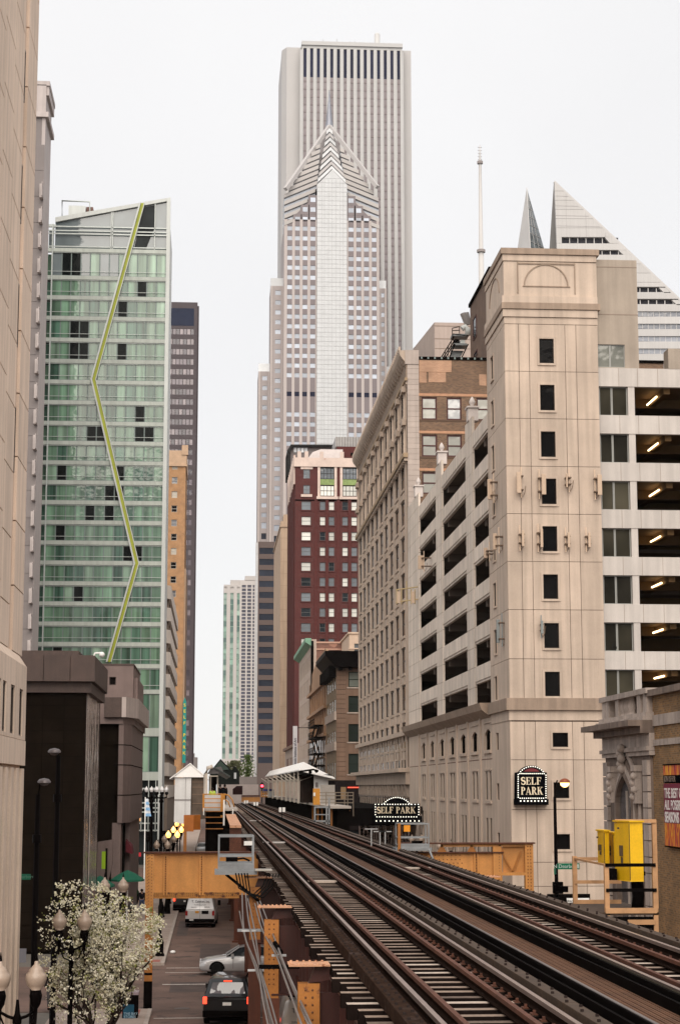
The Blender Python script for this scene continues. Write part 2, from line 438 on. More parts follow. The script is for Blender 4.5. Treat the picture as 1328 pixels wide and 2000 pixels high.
windows(T, f, [(ch0 + .12, ch1 - .25)], zs_w, M('bronze_frame', (.05, .035, .028), .5), [wm_dark], d=-.112)
lw = MB()
lus = [(aX(a, 1400, -6.3).y, aX(b, 1400, -6.3).y) for a, b in ((-12, -2), (2, 9), (18, 26), (35, 42))]
zl = aX(38, 1437, -6.3).z; zh = aX(38, 1345, -6.3).z
fl_ = Fa('left', -6.25); yr2 = aX(50, 1440, -6.25).y
fl_.wall(lw, 38, yr2, zl - .12, ledge - .45, lus, [(zl, zh)], .45)
lw.prism([(-6.95, ledge - .45), (-6.25, ledge - .45), (-6.25, ledge - .3), (-6.52, ledge + .1), (-6.95, ledge + .1)], 'y', 38, yr2)
part('lower_wall', lw, precast, T)
windows(T, fl_, lus, [(zl, zh)], M('bronze_frame', (0, 0, 0)), [wm_dark], d=-.10)
pl = MB()
pl.box(-6.95, -6.4, 38, yr2 - .06, 0.13, zl - .95); 
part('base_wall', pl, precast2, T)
me = MB().box(-.36, .36, 0, .5, 0, zl - 1.0 - .2).mesh('pier', precast)
y = 39.6
for i in range(13):
    yy = yr2 - .42 - i * 1.55
    o = place('pier', me, T, fl_.P(yy, 0, .15), fl_.rz())
me = MB().box(-.4, .4, 0, .05, 0, zl - 2.2).mesh('window', wm_dark)
for i in range(12): place('window', me, T, fl_.P(yr2 - 1.2 - i * 1.55, -.13, .9), fl_.rz())
part('band', MB().box(-6.95, -6.23, 38, yr2 + .02, zl - .95, zl - .14), precast, T)

# ================================================================== LEFT: grey tower behind it
gt = M('grey_precast', (.46, .405, .39), .8, var=.1, scale=.3, streak=.12)
gtd = M('grey_precast_dark', (.20, .175, .17), .8, var=.1, scale=.3)
gx = aY(70, 1000, 200).x
gy1 = aX(92, 600, gx).y; gtop = aY(76, 165, 200).z
g0 = aX(76, 1000, gx)
G = thing('grey_tower', 'slim grey stone tower with a toothed crown rising just behind the buff precast tower', 'building', (gx - 8, 205, 0))
gw = Fa('left', gx)
gy = 200.
rows = []
for k in range(19):
    yc = 365 + 50.2 * k; p = aX(82 - .0175 * (yc - 400), yc, gx); rows.append((p.z - .8, p.z + .8))
um = aX(84, 380, gx).y
mb = MB(); gw.wall(mb, gy, gy1, 0, gtop - 4, [(um - .55, um + .2)], rows, .4); part('side_wall', mb, gt, G)
part('core', MB().box(gx - 22, gx - .42, gy + .01, gy1, 0, gtop), gtd, G)
windows(G, gw, [(um - .55, um + .2)], rows, gt, [wm_dark, GL('grey_blind', (.3, .29, .27), .1, .5)], d=-.05, pane=True)
fr = Fa('front', gy)
for k in range(24):
    z0 = 8 + k * 3.1
    for j in range(4): panel(G, fr, gx - (j + 1) * 2.2, gx - j * 2.2, z0, z0 + 3.1, gtd, -.02, .06, .05)
mb = MB().box(gx - 22, gx + .35, gy - .35, gy1 + .35, gtop - 4, gtop - 3.4)
part('string_course', mb, gt, G)
part('crown_wall', MB().box(gx - 22, gx, gy, gy1, gtop - 3.4, gtop), gt, G)
me = MB().box(-.5, .5, -.3, 0, 0, 1.1).mesh('crown_bracket', gt)
for k in range(7):
    y = gy + .7 + k * (gy1 - gy - 1) / 6; place('crown_bracket', me, G, gw.P(y, 0, gtop - 1.2 - (k % 2) * .0), gw.rz())
part('crown_cap', MB().box(gx - 22, gx + .38, gy, gy1 + .3, gtop - .1, gtop + .45), gt, G)

# ================================================================== LEFT: dark granite corner block across Dearborn
gran = M('dark_granite', (.010, .007, .005), .4, var=.3, scale=1.4, spec=.5, fine=.25)
granm = M('brown_granite', (.072, .046, .038), .6, var=.18, scale=1.2, fine=.25, streak=.15)
pol = M('polished_granite', (.03, .02, .017), .12, var=.2, scale=.8, spec=.9, fine=.1)
gl_s = GL('painted_reflection_strip', (.42, .36, .32), .10, 1., var=.3, wob=.25)  # pale base puts the bright reflections on the polished side into the colour
B = thing('granite_bank', 'low dark granite corner building with a heavy brown parapet across the junction', 'building', (-13, 112, 0))
xw = aY(168, 1400, 106).x; xp = aY(187, 1300, 106).x; zt = aY(120, 1281, 106).z; zb = aY(120, 1332, 106).z; zc = aY(120, 1353, 106).z
yb = 119.5
part('core', MB().box(-40, xw - .05, 106.06, yb, 0, zc + .02), dark, B)
fr = Fa('front', 106); fs = Fa('left', xw)
nrow = 20; hh = (zc - .13) / nrow
cols = [aY(px, 1500, 106).x for px in (40, 82, 124)] + [xw]
cols = [cols[0] - 8.4, cols[0] - 5.6, cols[0] - 2.8, cols[0] - 1.3] + cols[1:]
for r in range(nrow):
    for a, b in zip(cols, cols[1:]): panel(B, fr, a, b, .13 + r * hh, .13 + (r + 1) * hh, gran, -.05, rnd.choice((0, 0, .006)), .025, 'granite_panel')
nr2 = 10; h2 = (zc - .13) / nr2
for r in range(nr2):
    for a, b in ((106.02, 109.3), (112.6, 116), (116, yb)):
        panel(B, fs, a, b, .13 + r * h2, .13 + (r + 1) * h2, pol, -.05, 0, .02, 'granite_panel')
mb = MB(); 
part('bright_reflection_strip', mb.box(xw - .05, xw + .02, 106.7, 118.6, 9.2, zc - .01), gl_s, B)
part('entrance_slot', MB().box(xw - .6, xw - .045, 110.1, 111.5, .13, 9.2), dark, B)
part('slot_side_reflection', MB().box(xw - .05, xw + .02, 106.7, 110.0, 1.2, 9.19).box(xw - .05, xw + .02, 111.6, 118.6, 1.2, 9.19), gl_s, B)
part('parapet_soffit', MB().box(-40, xw + .28, 105.7, yb, zc, zb - .02), granm, B)
part('parapet_core', MB().box(-40, xp - .08, 105.35, yb + .2, zb, zt), granm, B)
for a, b in ((75, 86), (86, 138), (138, 187)) + ((20, 75), (-40, 20)):
    fp = Fa('front', 105.27)
    ua = aY(a, 1300, 105.27).x; ub = aY(b, 1300, 105.27).x
    if b == 86: continue
    if a == 20: ua, ub = aY(30, 1300, 105.27).x, aY(86, 1300, 105.27).x
    panel(B, fp, ua, ub, zb - .02, zt, granm, -.1, 0, .05, 'parapet_panel')
fp = Fa('left', xp)
for a, b in ((105.27, 109.6), (109.6, 114), (114, 118.6)): panel(B, fp, a, b, zb - .02, zt, granm, -.1, 0, .04, 'parapet_panel')
part('coping', MB().box(-40, xp - 1.0, 106.2, yb - .5, zt, zt + .32), granm, B)

# second block, recessed then stepping back out
K = thing('pink_granite_block', 'stepped pinkish granite block with a small square vent window, behind the dark granite building', 'building', (-9, 135, 0))
pkg = M('pink_granite', (.17, .12, .108), .65, var=.15, scale=.8, fine=.15, streak=.12)
pkl = M('lit_parapet_side', (.42, .35, .32), .7, var=.1, streak=.15)  # paler tone puts the light falling on the parapet's side into the colour
Yk = 127.
def xk(px, Y=Yk): return aY(px, 1500, Y).x
x1, x2 = xk(232), xk(246)
zk0, zk1, zk2 = aY(240, 1400, Yk).z, aY(240, 1363, Yk).z, aY(240, 1607, Yk).z
yk2 = aX(272, 1500, xk(246)).y
part('lower_body', MB().box(-30, x1, Yk, yk2, 0, zk0 - .5), gran, K)
fk = Fa('front', Yk - .02)
hh = (zk0 - .9 - .13) / 12
for r in range(12): panel(K, fk, xk(190), x1, .13 + r * hh, .13 + (r + 1) * hh, gran, -.02, .02, .03, 'granite_panel')
part('corner_shaft', MB().prism([(x1, Yk - .4), (x2 - .15, Yk - .4), (x2 + .3, Yk + 1.5), (x2 + .3, yk2), (x1, yk2)], 'z', zk2, zk0 - .45), pkg, K)
for z in (aY(240, 1455, Yk).z, aY(240, 1494, Yk).z, aY(240, 1553, Yk).z):
    part('joint_strip', MB().prism([(x1 - .32, Yk - .415), (x2 - .14, Yk - .415), (x2 + .315, Yk + 1.5), (x2 + .315, yk2), (x1 - .32, yk2)], 'z', z - .03, z + .03), dark, K)
part('parapet', MB().box(xk(203), x2 - .3, Yk - .8, yk2, zk0 - .05, zk1), granm, K)
part('parapet_side', MB().prism([(x2 - .3, Yk - .8), (x2, Yk - .8), (x2 + .75, Yk + 2), (x2 + .75, yk2), (x2 - .3, yk2)], 'z', zk0 - .05, zk1 + .02), pkl, K)
part('soffit_band', MB().prism([(-20, Yk - .5), (x2 - .2, Yk - .5), (x2 + .45, Yk + 1.8), (x2 + .45, yk2), (-20, yk2)], 'z', zk0 - .5, zk0 - .06), pkg, K)
part('pillar', MB().box(x1 - .35, x1 + .25, Yk - .3, Yk + 2.2, .13, zk2), pkg, K)
part('doorway', MB().box(x1 - .2, x2 - .1, Yk + 3.0, Yk + 3.1, .13, zk2), dark, K)
part('side_wall', MB().box(x1 - .25, x2 + .1, Yk + 6, yk2, .13, zk2), pkg, K)
Yp = 133.
zp0, zp1 = aY(240, 1420, Yp).z, aY(240, 1299, Yp).z
xa, xb, xc = aY(200, 1330, Yp).x, aY(261, 1330, Yp).x, aY(269, 1330, Yp).x
fq = Fa('front', Yp); mb = MB()
wq = (aY(214, 1330, Yp).x, aY(227, 1330, Yp).x); zq = (aY(214, 1338, Yp).z, aY(214, 1322, Yp).z)
fq.wall(mb, xa - 12, xb, zp0, zp1, [wq], [zq], .35); part('penthouse_wall', mb, pkg, K)
part('penthouse_core', MB().box(xa - 12, xb - .01, Yp + .4, Yp + 12, zp0, zp1 - .01), pkg, K)
windows(K, fq, [wq], [zq], granm, [wm_dark], d=-.3)
part('penthouse_step', MB().box(xb, xc, Yp + .5, Yp + 12, zp0, zp1 - .9), pkg, K)
part('coping', MB().box(xa - 12, xb + .05, Yp - .06, Yp + 12, zp1, zp1 + .1), granm, K)
part('ramp_wall', MB().prism([(aY(150, 1640, 124).x, .13), (aY(196, 1640, 124).x, .13), (aY(222, 1640, 124).x, 4.4), (aY(222, 1625, 124).x, 5.9), (aY(188, 1650, 124).x, aY(188, 1645, 124).z)], 'y', 123.6, 124.2), pkg, K)
part('awning', MB().prism([(aY(247, 1600, 131).x, aY(247, 1640, 131).z), (aY(247, 1600, 131).x, aY(247, 1664, 131).z), (aY(260, 1600, 131).x, aY(260, 1668, 131).z), (aY(257, 1600, 131).x, aY(257, 1652, 131).z)], 'y', 131, 134), M('maroon_canvas', (.12, .012, .02), .8), K)
# dome camera on the parapet corner
C = thing('security_camera', 'white dome security camera on a short arm at the granite parapet corner', 'camera', (aY(192, 1276, 107).x, 107, zt))
z = aY(190, 1276, 106.5).z; xx = aY(183, 1276, 106.5).x; wht = M('white_plastic', (.75, .73, .7), .4)
part('arm', MB().tube([(xx, 106.5, z - .25), (xx + .1, 106.5, z), (xx + .5, 106.5, z + .03)], .06), wht, C)
part('dome', MB().ball((xx + .5, 106.5, z - .08), .17, 10), wht, C)

# ================================================================== LEFT: green glass hotel tower with the zigzag fin
YG = 225.
H = thing('green_glass_tower', 'green glass hotel tower with white floor bands and a lime zigzag fin', 'building', (-14, 235, 0))
wpan = M('white_metal_panel', (.52, .54, .52), .45, var=.06, scale=.4, streak=.06)
wmul = M('white_mullion', (.46, .49, .47), .4, .2)
gmul = M('grey_green_mullion', (.15, .19, .18), .45)
cur1 = GL('green_curtain', (.145, .25, .172), .06, .6, pleat=1.5)
cur2 = GL('deep_green_curtain', (.07, .145, .105), .06, .6, pleat=2.2)
cur3 = GL('pale_curtain', (.235, .35, .26), .06, .6, pleat=1.1)
gblk = GL('open_black_window', (.008, .010, .010), .05, .4)
gtop_ = GL('crown_glass', (.16, .19, .20), .05, .9, var=.15)
gdk = GL('crown_glass_dark', (.025, .03, .032), .05, .6, var=.4)
XR = aY(311, 1537, YG).x + .25; XL = aY(91, 1000, YG).x; XLL = aY(77, 1000, YG).x
def zG(y, px=200): return aY(px, y, YG).z
bands = [490, 543.5, 582.6, 622.6, 665, 706.5, 747, 787, 827.5, 866, 904.5, 943, 982, 1021, 1060.5, 1099.7, 1140, 1179.5, 1218.7, 1258.5, 1301, 1351, 1430, 1516]
zbnd = [zG(y) for y in bands]
part('core', MB().box(XL, XR - .4, YG + .6, YG + 16, 0, zG(500)).box(XLL - 6, XL - .01, YG + 1.8, YG + 16, 0, zG(500)), dark, H)
fg = Fa('front', YG)
for i, z in enumerate(zbnd):
    h = .25 if i < 22 else .5
    part('floor_band', MB().box(XLL, XR + .05, YG - .12, YG + .5, z - h, z + h), M('pale_green_band', (.41, .44, .40), .5, var=.1, scale=.4, streak=.1), H)
    # panel joints on the band
    me = MB().box(-.02, .02, -.01, .0, -h, h).mesh('joint', gmul)
nc = 12; wcol = (XR - .35 - XL) / nc
us = [(XL + i * wcol, XL + (i + 1) * wcol) for i in range(nc)]
fins = [(278, 398), (183, 742), (267, 1101), (213, 1293)]
opens = {(1, 2): 4, (1, 3): 4, (2, 9): 4, (4, 2): 0, (5, 3): 4, (6, 2): 4, (7, 9): 4, (7, 8): 4}
gls = [cur1, cur2, cur3, gblk, gtop_, gdk]
black = {(0, 2), (1, 9), (3, 2), (3, 3), (4, 2), (4, 3), (4, 7), (2, 7), (7, 9), (8, 4), (8, 5), (8, 9), (8, 10), (10, 1), (10, 7), (11, 6), (11, 7), (12, 4), (12, 6), (13, 1), (14, 8), (14, 9), (16, 3), (0, 1), (19, 1), (20, 8)}
extra = {}
for i in range(len(zbnd) - 1):
    z1 = zbnd[i] - (.25 if i < 22 else .5); z0 = zbnd[i + 1] + (.25 if i + 1 < 22 else .5)
    cells = [(u, (z0, z1)) for u in us]
    def pk(j, i=i):
        if (i, j) in black: return 3
        if i == 0: return 4 if rnd.random() < .4 else 2
        r_ = rnd.random(); return 0 if r_ < .55 else (1 if r_ < .82 else 2)
    for j, (u, zr) in enumerate(cells):
        windows(H, fg, [], [], gmul, gls, d=-.05, fr=.07, cells=[(u, zr)], pick=lambda _, j=j: pk(j), pane=(i < 23))
    windows(H, Fa('front', YG + 1.2), [], [], gmul, gls, d=0, fr=.07, cells=[((XLL + .1, XL - .15), (z0, z1))], pick=lambda _: rnd.choice((0, 1)))
    if i < 21:
        part('handrail', MB().box(XLL, XR, YG - .16, YG - .10, z0 + .52, z0 + .57).box(XLL, XR, YG - .1, YG - .05, z1 - .12, z1 - .08), wmul, H)
part('edge_mullion', MB().box(XL - .12, XL + .05, YG - .2, YG + 1.2, zG(1516), zG(440)), wmul, H)
part('corner_strip', MB().box(XR - .35, XR + .12, YG - .22, YG + .6, zG(1640, 300), zG(389, 327)), wpan, H)
part('side_wall', MB().box(XR - .3, XR - .02, YG + .6, YG + 16, 0, zG(420, 327)), wpan, H)
part('lobby_glass', MB().box(XLL, XR - .4, YG + .5, YG + .6, 0, zbnd[-1] - .5), gdk, H)
mb = MB()
for y in (1540, 1568, 1578, 1586, 1608, 1622): mb.box(XLL, XR, YG - .1, YG, zG(y) - .08, zG(y) + .08)
for px in (262, 276, 290, 304): x = aY(px, 1600, YG).x; mb.box(x - .05, x + .05, YG - .1, YG + .02, 4, zbnd[-1] - .5)
scatter('lobby_mullion', mb, wmul, H)
part('lit_shop_window', MB().box(aY(262, 1590, YG).x, aY(276, 1590, YG).x, YG + .4, YG + .5, zG(1604), zG(1590)), EM('warm_shop', (1, .5, .18), .35, (.2, .1, .05)), H)
# sloping glass crown
def xt(px, y): return aY(px, y, YG).x
cr = [(xt(109, 436), zbnd[0] + .3), (XR, zbnd[0] + .3), (XR, zG(392, 327)), (xt(109, 432), zG(432, 110))]
mb = MB(); fg.poly(mb, cr, -.35, -.2); part('crown_glass', mb, gtop_, H)
mb = MB(); fg.poly(mb, [(xt(262, 480), zbnd[0] + .3), (xt(285, 480), zbnd[0] + .3), (xt(303, 440), zG(440)), (xt(303, 394), zG(400, 303)), (xt(281, 398), zG(404, 281))], -.19, -.16); part('painted_dark_reflection', mb, gdk, H)  # darker polygon imitating a reflection in the crown glass
mb = MB(); fg.poly(mb, [(xt(109, 432), zG(434, 110)), (XR + .1, zG(392, 327)), (XR + .1, zG(386, 327)), (xt(109, 424), zG(425, 110))], -.5, .15); part('roof_edge', mb, wpan, H)
mb = MB()
for y in (444, 452, 458, 483): mb.box(xt(93, y), XR, YG - .1, YG - .02, zG(y) - .07, zG(y) + .07)
for px, yt in ((218, 415), (221, 415), (303, 398)): x = xt(px, 450); mb.box(x - .05, x + .05, YG - .1, YG + .1, zbnd[0], zG(yt, px))
mb.box(xt(93, 440), xt(110, 440), YG - .05, YG + .1, zG(438, 100), zG(444, 100))
scatter('crown_mullion', mb, wmul, H)
part('crown_wing', MB().box(XLL + .3, XL, YG + .8, YG + 1, zbnd[0] + .3, zG(446, 100)), gtop_, H)
# the fin: lime sheet with a white edge, standing 0.9 m proud
lime = M('lime_fin', (.30, .33, .015), .45, var=.15, scale=.6)
mbw = MB(); mbl = MB()
P3 = [(aY(px, y, YG).x, aY(px, y, YG).z) for px, y in fins]
for (a, b) in zip(P3, P3[1:]):
    for mbx, o0, o1, d0, d1 in ((mbw, -.32, -.12, -.1, .6), (mbl, -.12, .27, -.1, .3), (mbw, .27, .37, -.1, .4)):
        fg.poly(mbx, [(a[0] + o0, a[1]), (a[0] + o1, a[1]), (b[0] + o1, b[1]), (b[0] + o0, b[1])], d0, d1)
part('fin_edge', mbw, wpan, H); part('fin_panel', mbl, lime, H)
for k, (px, y) in enumerate(fins): pass
E1 = thing('rooftop_pipe_frame', 'white pipe frame and plant boxes on the roof of the green glass tower', 'rooftop plant', (xt(148, 410), YG + 5, zG(425)))
YR = YG + 6
def Q(px, y): return aY(px, y, YR)
part('pipe', MB().tube([Q(122, 440), Q(122, 392), Q(176, 394), Q(176, 430)], .12), wmul, E1)
a, b = Q(134, 440), Q(168, 402); part('plant_box', MB().box(a.x, b.x, YR, YR + 3, a.z, b.z), wpan, E1)
a, b = Q(168, 440), Q(182, 402); part('vent_box', MB().box(a.x, b.x, YR + .5, YR + 3, a.z, b.z), M('rust_box', (.18, .10, .08), .7), E1)
a, b = Q(182, 440), Q(200, 408); part('duct', MB().box(a.x, b.x, YR + 1, YR + 3, a.z, b.z - .4).tube([(a.x + .6, YR + 1, b.z - .6), (a.x + .6, YR + 1, b.z + .3)], .05), wmul, E1)

# ================================================================== LEFT: banded parking deck block, brick tower, dark tower
YB = 243.
xb0, xb1 = aY(314, 1400, YB).x, aY(331, 1400, YB).x
yb1 = aX(346, 1400, xb1).y
N_ = thing('banded_parking_block', 'cream concrete block with stacked horizontal bands beside the green glass tower', 'building', (xb1 - 4, 255, 0))
crm = M('cream_concrete', (.60, .52, .45), .8, var=.08, scale=.4, streak=.12)
crd = M('tan_concrete', (.26, .20, .16), .85, var=.1)
part('core', MB().box(xb0 - 8, xb1 - .9, YB + .9, yb1 - .8, 0, aY(325, 1150, YB).z), crd, N_)
for k in range(10):
    ya = 1143 + k * 43.3; z1 = aY(325, ya, YB).z; z0 = aY(325, ya + 26, YB).z
    part('floor_band', MB().prism([(xb0 - 8, YB), (xb1 - .5, YB), (xb1, YB + .9), (xb1, yb1), (xb0 - 8, yb1)], 'z', z0, z1), crm, N_)
    if k < 9:
        zlo = aY(325, ya + 43.3, YB).z
        for j in range(8): 
            y = YB + 1.6 + j * (yb1 - YB - 3) / 7
            part('pier', MB().box(xb1 - .8, xb1 - .3, y, y + .9, zlo, z0), crd, N_)
        part('pier', MB().box(xb1 - 1.3, xb1 - .55, YB + .15, YB + .9, zlo, z0), crd, N_)
        part('opening', MB().box(xb0 - 8, xb1 - .86, YB + .7, yb1 - .3, zlo, z0), dark, N_)
part('base_wall', MB().box(xb0 - 8, xb1 - .1, YB + .3, yb1, 0, aY(325, 1545, YB).z), crd, N_)

YO = 400.
xo1 = aY(358, 1300, YO).x; xo0 = aY(322, 1300, YO).x
O_ = thing('orange_brick_tower', 'narrow orange brick tower with one column of windows and a teal vertical sign', 'building', (xo1 - 4, 410, 0))
obr = BR('orange_brick', (.43, .22, .095), (.38, .19, .08), (.30, .2, .12), 'front')
ztop = aY(340, 880, YO).z; fo = Fa('front', YO)
rows = [(aY(342, 917 + 27.7 * k, YO).z, aY(342, 904 + 27.7 * k, YO).z) for k in range(21)]
uw = (aY(337, 1000, YO).x - .2, aY(348, 1000, YO).x - .2)
mb = MB(); fo.wall(mb, xo0 - 14, xo1, 0, ztop - 3.4, [uw], rows, .35); part('brick_wall', mb, obr, O_)
obc = M('tan_terracotta', (.44, .30, .20), .8, var=.15)
part('crown', MB().box(xo0 - 14, xo1 + .2, YO - .2, YO + 20, ztop - 3.4, ztop).box(xo1 - .9, xo1 + .5, YO - .4, YO + 1.5, ztop - 1, ztop + 1.2).box(xo0 - 14, xo1 + .3, YO - .35, YO, ztop - 3.6, ztop - 3.2), obc, O_)
part('core', MB().box(xo0 - 14, xo1 - .01, YO + .36, YO + 24, 0, ztop - 3.4), obr, O_)
windows(O_, fo, [uw], rows, M('pale_frame', (.4, .38, .34), .6), [wm_dark, GL('grey_glass', (.14, .14, .15), .05, .7), GL('buff_blind', (.4, .36, .3), .2, .4)], d=-.2, hm=1, vm=0, fr=.09)
part('quoin_strip', MB().box(xo1, xo1 + .35, YO + .5, YO + 24, 0, aY(358, 1110, YO).z), obc, O_)
SG = thing('teal_vertical_sign', 'tall teal blade sign with yellow letters SELF PARK hung on the orange brick tower', 'sign', (xo1 + .7, YO - 1, 10))
a = aY(356.5, 1490, YO - 1); b = aY(364.5, 1372, YO - 1)
teal = M('teal_sign', (.0, .20, .18), .6, var=.05); yel_t = M('yellow_letters', (.65, .5, .02), .6, var=.05)
part('sign_board', MB().box(a.x, b.x, YO - 1.1, YO - .8, a.z, b.z).prism([(a.x, b.z), (b.x, b.z), ((a.x + b.x) / 2, b.z + 1.2)], 'y', YO - 1.1, YO - .8), teal, SG)
for i, ch in enumerate('SELF PARK'):
    if ch == ' ': continue
    me = text_mesh(ch, .95, yel_t, .02, bold=.02); place('letter', me, SG, ((a.x + b.x) / 2, YO - 1.13, b.z - .9 - i * (b.z - a.z - .6) / 9.6))

YD = 600.
xd0, xd1 = aY(325, 1300, YD).x, aY(376, 1300, YD).x + .3
D_ = thing('black_steel_tower', 'dark black-brown high-rise with a solid dark top, behind the green glass tower', 'building', (xd1 - 5, 615, 0))
blk = M('bronze_black_metal', (.050, .036, .042), .6, var=.08, scale=.05)
ztop = aY(350, 590, YD).z
rows = [(aY(352, 653 + 19.6 * k, YD).z, aY(352, 642 + 19.6 * k, YD).z) for k in range(44)]
us = evenly(aY(330, 700, YD).x, aY(379, 700, YD).x, 7, .82)
fd = Fa('front', YD); mb = MB(); fd.wall(mb, xd0, xd1, 0, ztop, us, rows, .5); part('steel_frame', mb, blk, D_)
part('core', MB().box(xd0, xd1, YD + .52, YD + 30, 0, ztop), blk, D_)
part('louvre_band', MB().box(us[0][0], us[-1][1], YD - .06, YD, aY(350, 636, YD).z, aY(350, 602, YD).z), GL('navy_louvre', (.02, .025, .045), .4, .3), D_)
windows(D_, fd, us, rows, blk, [GL('mauve_glass', (.13, .105, .125), .08, .6), GL('mauve_glass_light', (.20, .165, .18), .08, .6), GL('mauve_glass_dark', (.07, .06, .075), .08, .6)], d=-.15, fr=0, budget=296)
part('side_rib', MB().box(xd1, xd1 + .5, YD + 1, YD + 2.2, 0, ztop - 1), blk, D_)
S_ = thing('far_grey_midrise', 'small grey midrise far down the street beside the white station gable', 'building', (-8, 700, 0))
a, b = aY(374, 1537, 700), aY(386, 1479, 700); part('wall', MB().box(a.x, b.x, 700, 712, 0, b.z), gtd, S_); part('roof_box', MB().box(a.x, (a.x + b.x) / 2, 701, 708, b.z, b.z + 1.5), gtd, S_)
# ================================================================== FAR: white and green residential tower
YF = 1100.
W_ = thing('white_green_highrise', 'distant white apartment tower with green glass strips at the end of the street', 'building', (14, 1110, 0))
whc = M('white_concrete', (.52, .485, .465), .8, var=.06, scale=.05)
x0, x1, x2 = aY(436, 1300, YF).x, aY(468, 1300, YF).x, aY(503, 1300, YF).x
za = aY(450, 1142, YF).z; zb_ = aY(485, 1134, YF).z
ff = Fa('front', YF)
grg = GL('mint_glass', (.22, .34, .28), .08, .7, var=.3)
part('core', MB().box(x0, x1, YF + .6, YF + 30, 0, za).box(x1, x2, YF + .6, YF + 30, 0, zb_), whc, W_)
sus = [(aY(a, 1300, YF).x, aY(b, 1300, YF).x) for a, b in ((436, 442), (449, 455.5), (462, 467.5))]
zs = [(aY(450, 1482, YF).z, aY(450, 1158, YF).z), (aY(450, 1151, YF).z, aY(450, 1146, YF).z)]
mb = MB(); ff.wall(mb, x0, x1, 0, za, sus, zs, .5); part('pier_wall', mb, whc, W_)
part('crown', MB().box(x0 + 4, x2, YF + 1, YF + 20, za, za + 3).box(x1 + 3, x2, YF + 1, YF + 20, za, zb_ + 3), whc, W_)
gcells = [(u, (zs[0][0] + k * 3.35, zs[0][0] + k * 3.35 + 2.9)) for k in range(30) for u in sus]
windows(W_, ff, [], [], whc, [grg, GL('mint_glass_dark', (.10, .17, .15), .08, .7), GL('mint_glass_pale', (.35, .46, .4), .08, .7)], d=-.3, fr=0, cells=gcells)
mb = MB()
for k in range(31): mb.box(x0, x1 - .5, YF + .1, YF + .3, zs[0][0] + k * 3.35 - .45, zs[0][0] + k * 3.35)
part('slab_edges', mb, grg, W_)
rus = [(aY(a, 1300, YF).x, aY(b, 1300, YF).x) for a, b in ((471.5, 479.5), (482.5, 490), (493, 496.5))]
rzs = [(aY(485, 1147 + 6.95 * k, YF).z - .2, aY(485, 1142.5 + 6.95 * k, YF).z) for k in range(50)]
mb = MB(); ff.wall(mb, x1, x2, 0, zb_, rus, rzs, .5); part('grid_wall', mb, whc, W_)
windows(W_, ff, rus, rzs, whc, [GL('slate_glass', (.10, .10, .13), .08, .6)], d=-.35, fr=0, budget=150)

# ================================================================== FAR: tall white marble-piered tower
YA = 810.
A_ = thing('white_ribbed_skyscraper', 'tallest tower, pale grey with full-height white ribs between dark window strips', 'building', (64, 840, 0))
wg = M('white_granite', (.48, .475, .47), .7, var=.05, scale=.03, streak=.04)
wg2 = M('white_granite_side', (.46, .445, .44), .7, var=.05, scale=.03)
xl, xr = aY(587, 1000, YA).x, aY(790, 1000, YA).x
zt = aY(690, 86, YA).z; Yb = YA + 5
xol, xor = aY(551, 1000, Yb).x, aY(808, 1000, Yb).x
part('outer_body', MB().prism([(xol - 1, Yb + 4), (xol + 1.2, Yb), (xor, Yb), (xor, Yb + 48), (xol - 1, Yb + 48)], 'z', 0, aY(800, 99, Yb).z), wg2, A_)
pitch = (aY(780, 500, YA).x - aY(592, 500, YA).x + 2.6) / 15
sx = aY(591.5, 500, YA).x; zc = aY(690, 94, YA).z
us = [(sx + i * pitch, sx + i * pitch + pitch * .47) for i in range(15)]
fa_ = Fa('front', YA); mb = MB(); fa_.wall(mb, xl, xr, 0, zt, us, [(60, zc - .6)], 1.2)
for i in range(16):
    xa = sx + i * pitch - pitch * .53; xb = sx + i * pitch
    if i == 0: xa = xb - pitch * .5
    if i == 15: xb = xa + pitch * .5
    mb.prism([(xa, YA), ((xa + xb) / 2, YA - .35), (xb, YA)], 'z', 60, zc - 1.5)
part('ribbed_wall', mb, wg, A_)
part('cap', MB().box(xl - .2, xr + .2, YA - .8, YA + 50, zt - 1.3, zt + .6), wg, A_)
st = M('strip_glass', (.17, .14, .15), .35, var=.25, scale=.12, spec=.5)
nav = GL('navy_glass', (.015, .018, .045), .2, .4)
zn = aY(690, 152, YA).z
for u in us:
    part('window_strip', MB().box(u[0], u[1], YA + .5, YA + .7, 60, zn), st, A_)
    part('dark_louvre', MB().box(u[0], u[1], YA + .5, YA + .7, zn, zc), nav, A_)
mb = MB()
for k in range(86):
    z = 62 + k * 3.8
    if z < zn: mb.box(xl, xr, YA + .35, YA + .5, z, z + .75)
part('spandrels', mb, M('strip_spandrel', (.20, .165, .17), .6), A_)
mb = MB()
for px in (628, 633, 641, 655, 660, 672, 686, 690, 695, 700): 
    x = aY(px, 70, YA).x; mb.tube([(x, YA + 8, zt), (x, YA + 8, zt + rnd.uniform(2, 6))], .10)
mb.box(aY(622, 70, YA).x, aY(735, 70, YA).x, YA + 5, YA + 5.1, zt + 1.6, zt + 1.7)
scatter('roof_antenna', mb, gtd, A_)
part('roof_stack', MB().lathe(aY(739.5, 70, YA).x, YA + 8, [(1.35, zt), (1.35, zt + 8.6), (.8, zt + 9.2)], 14), wg, A_)

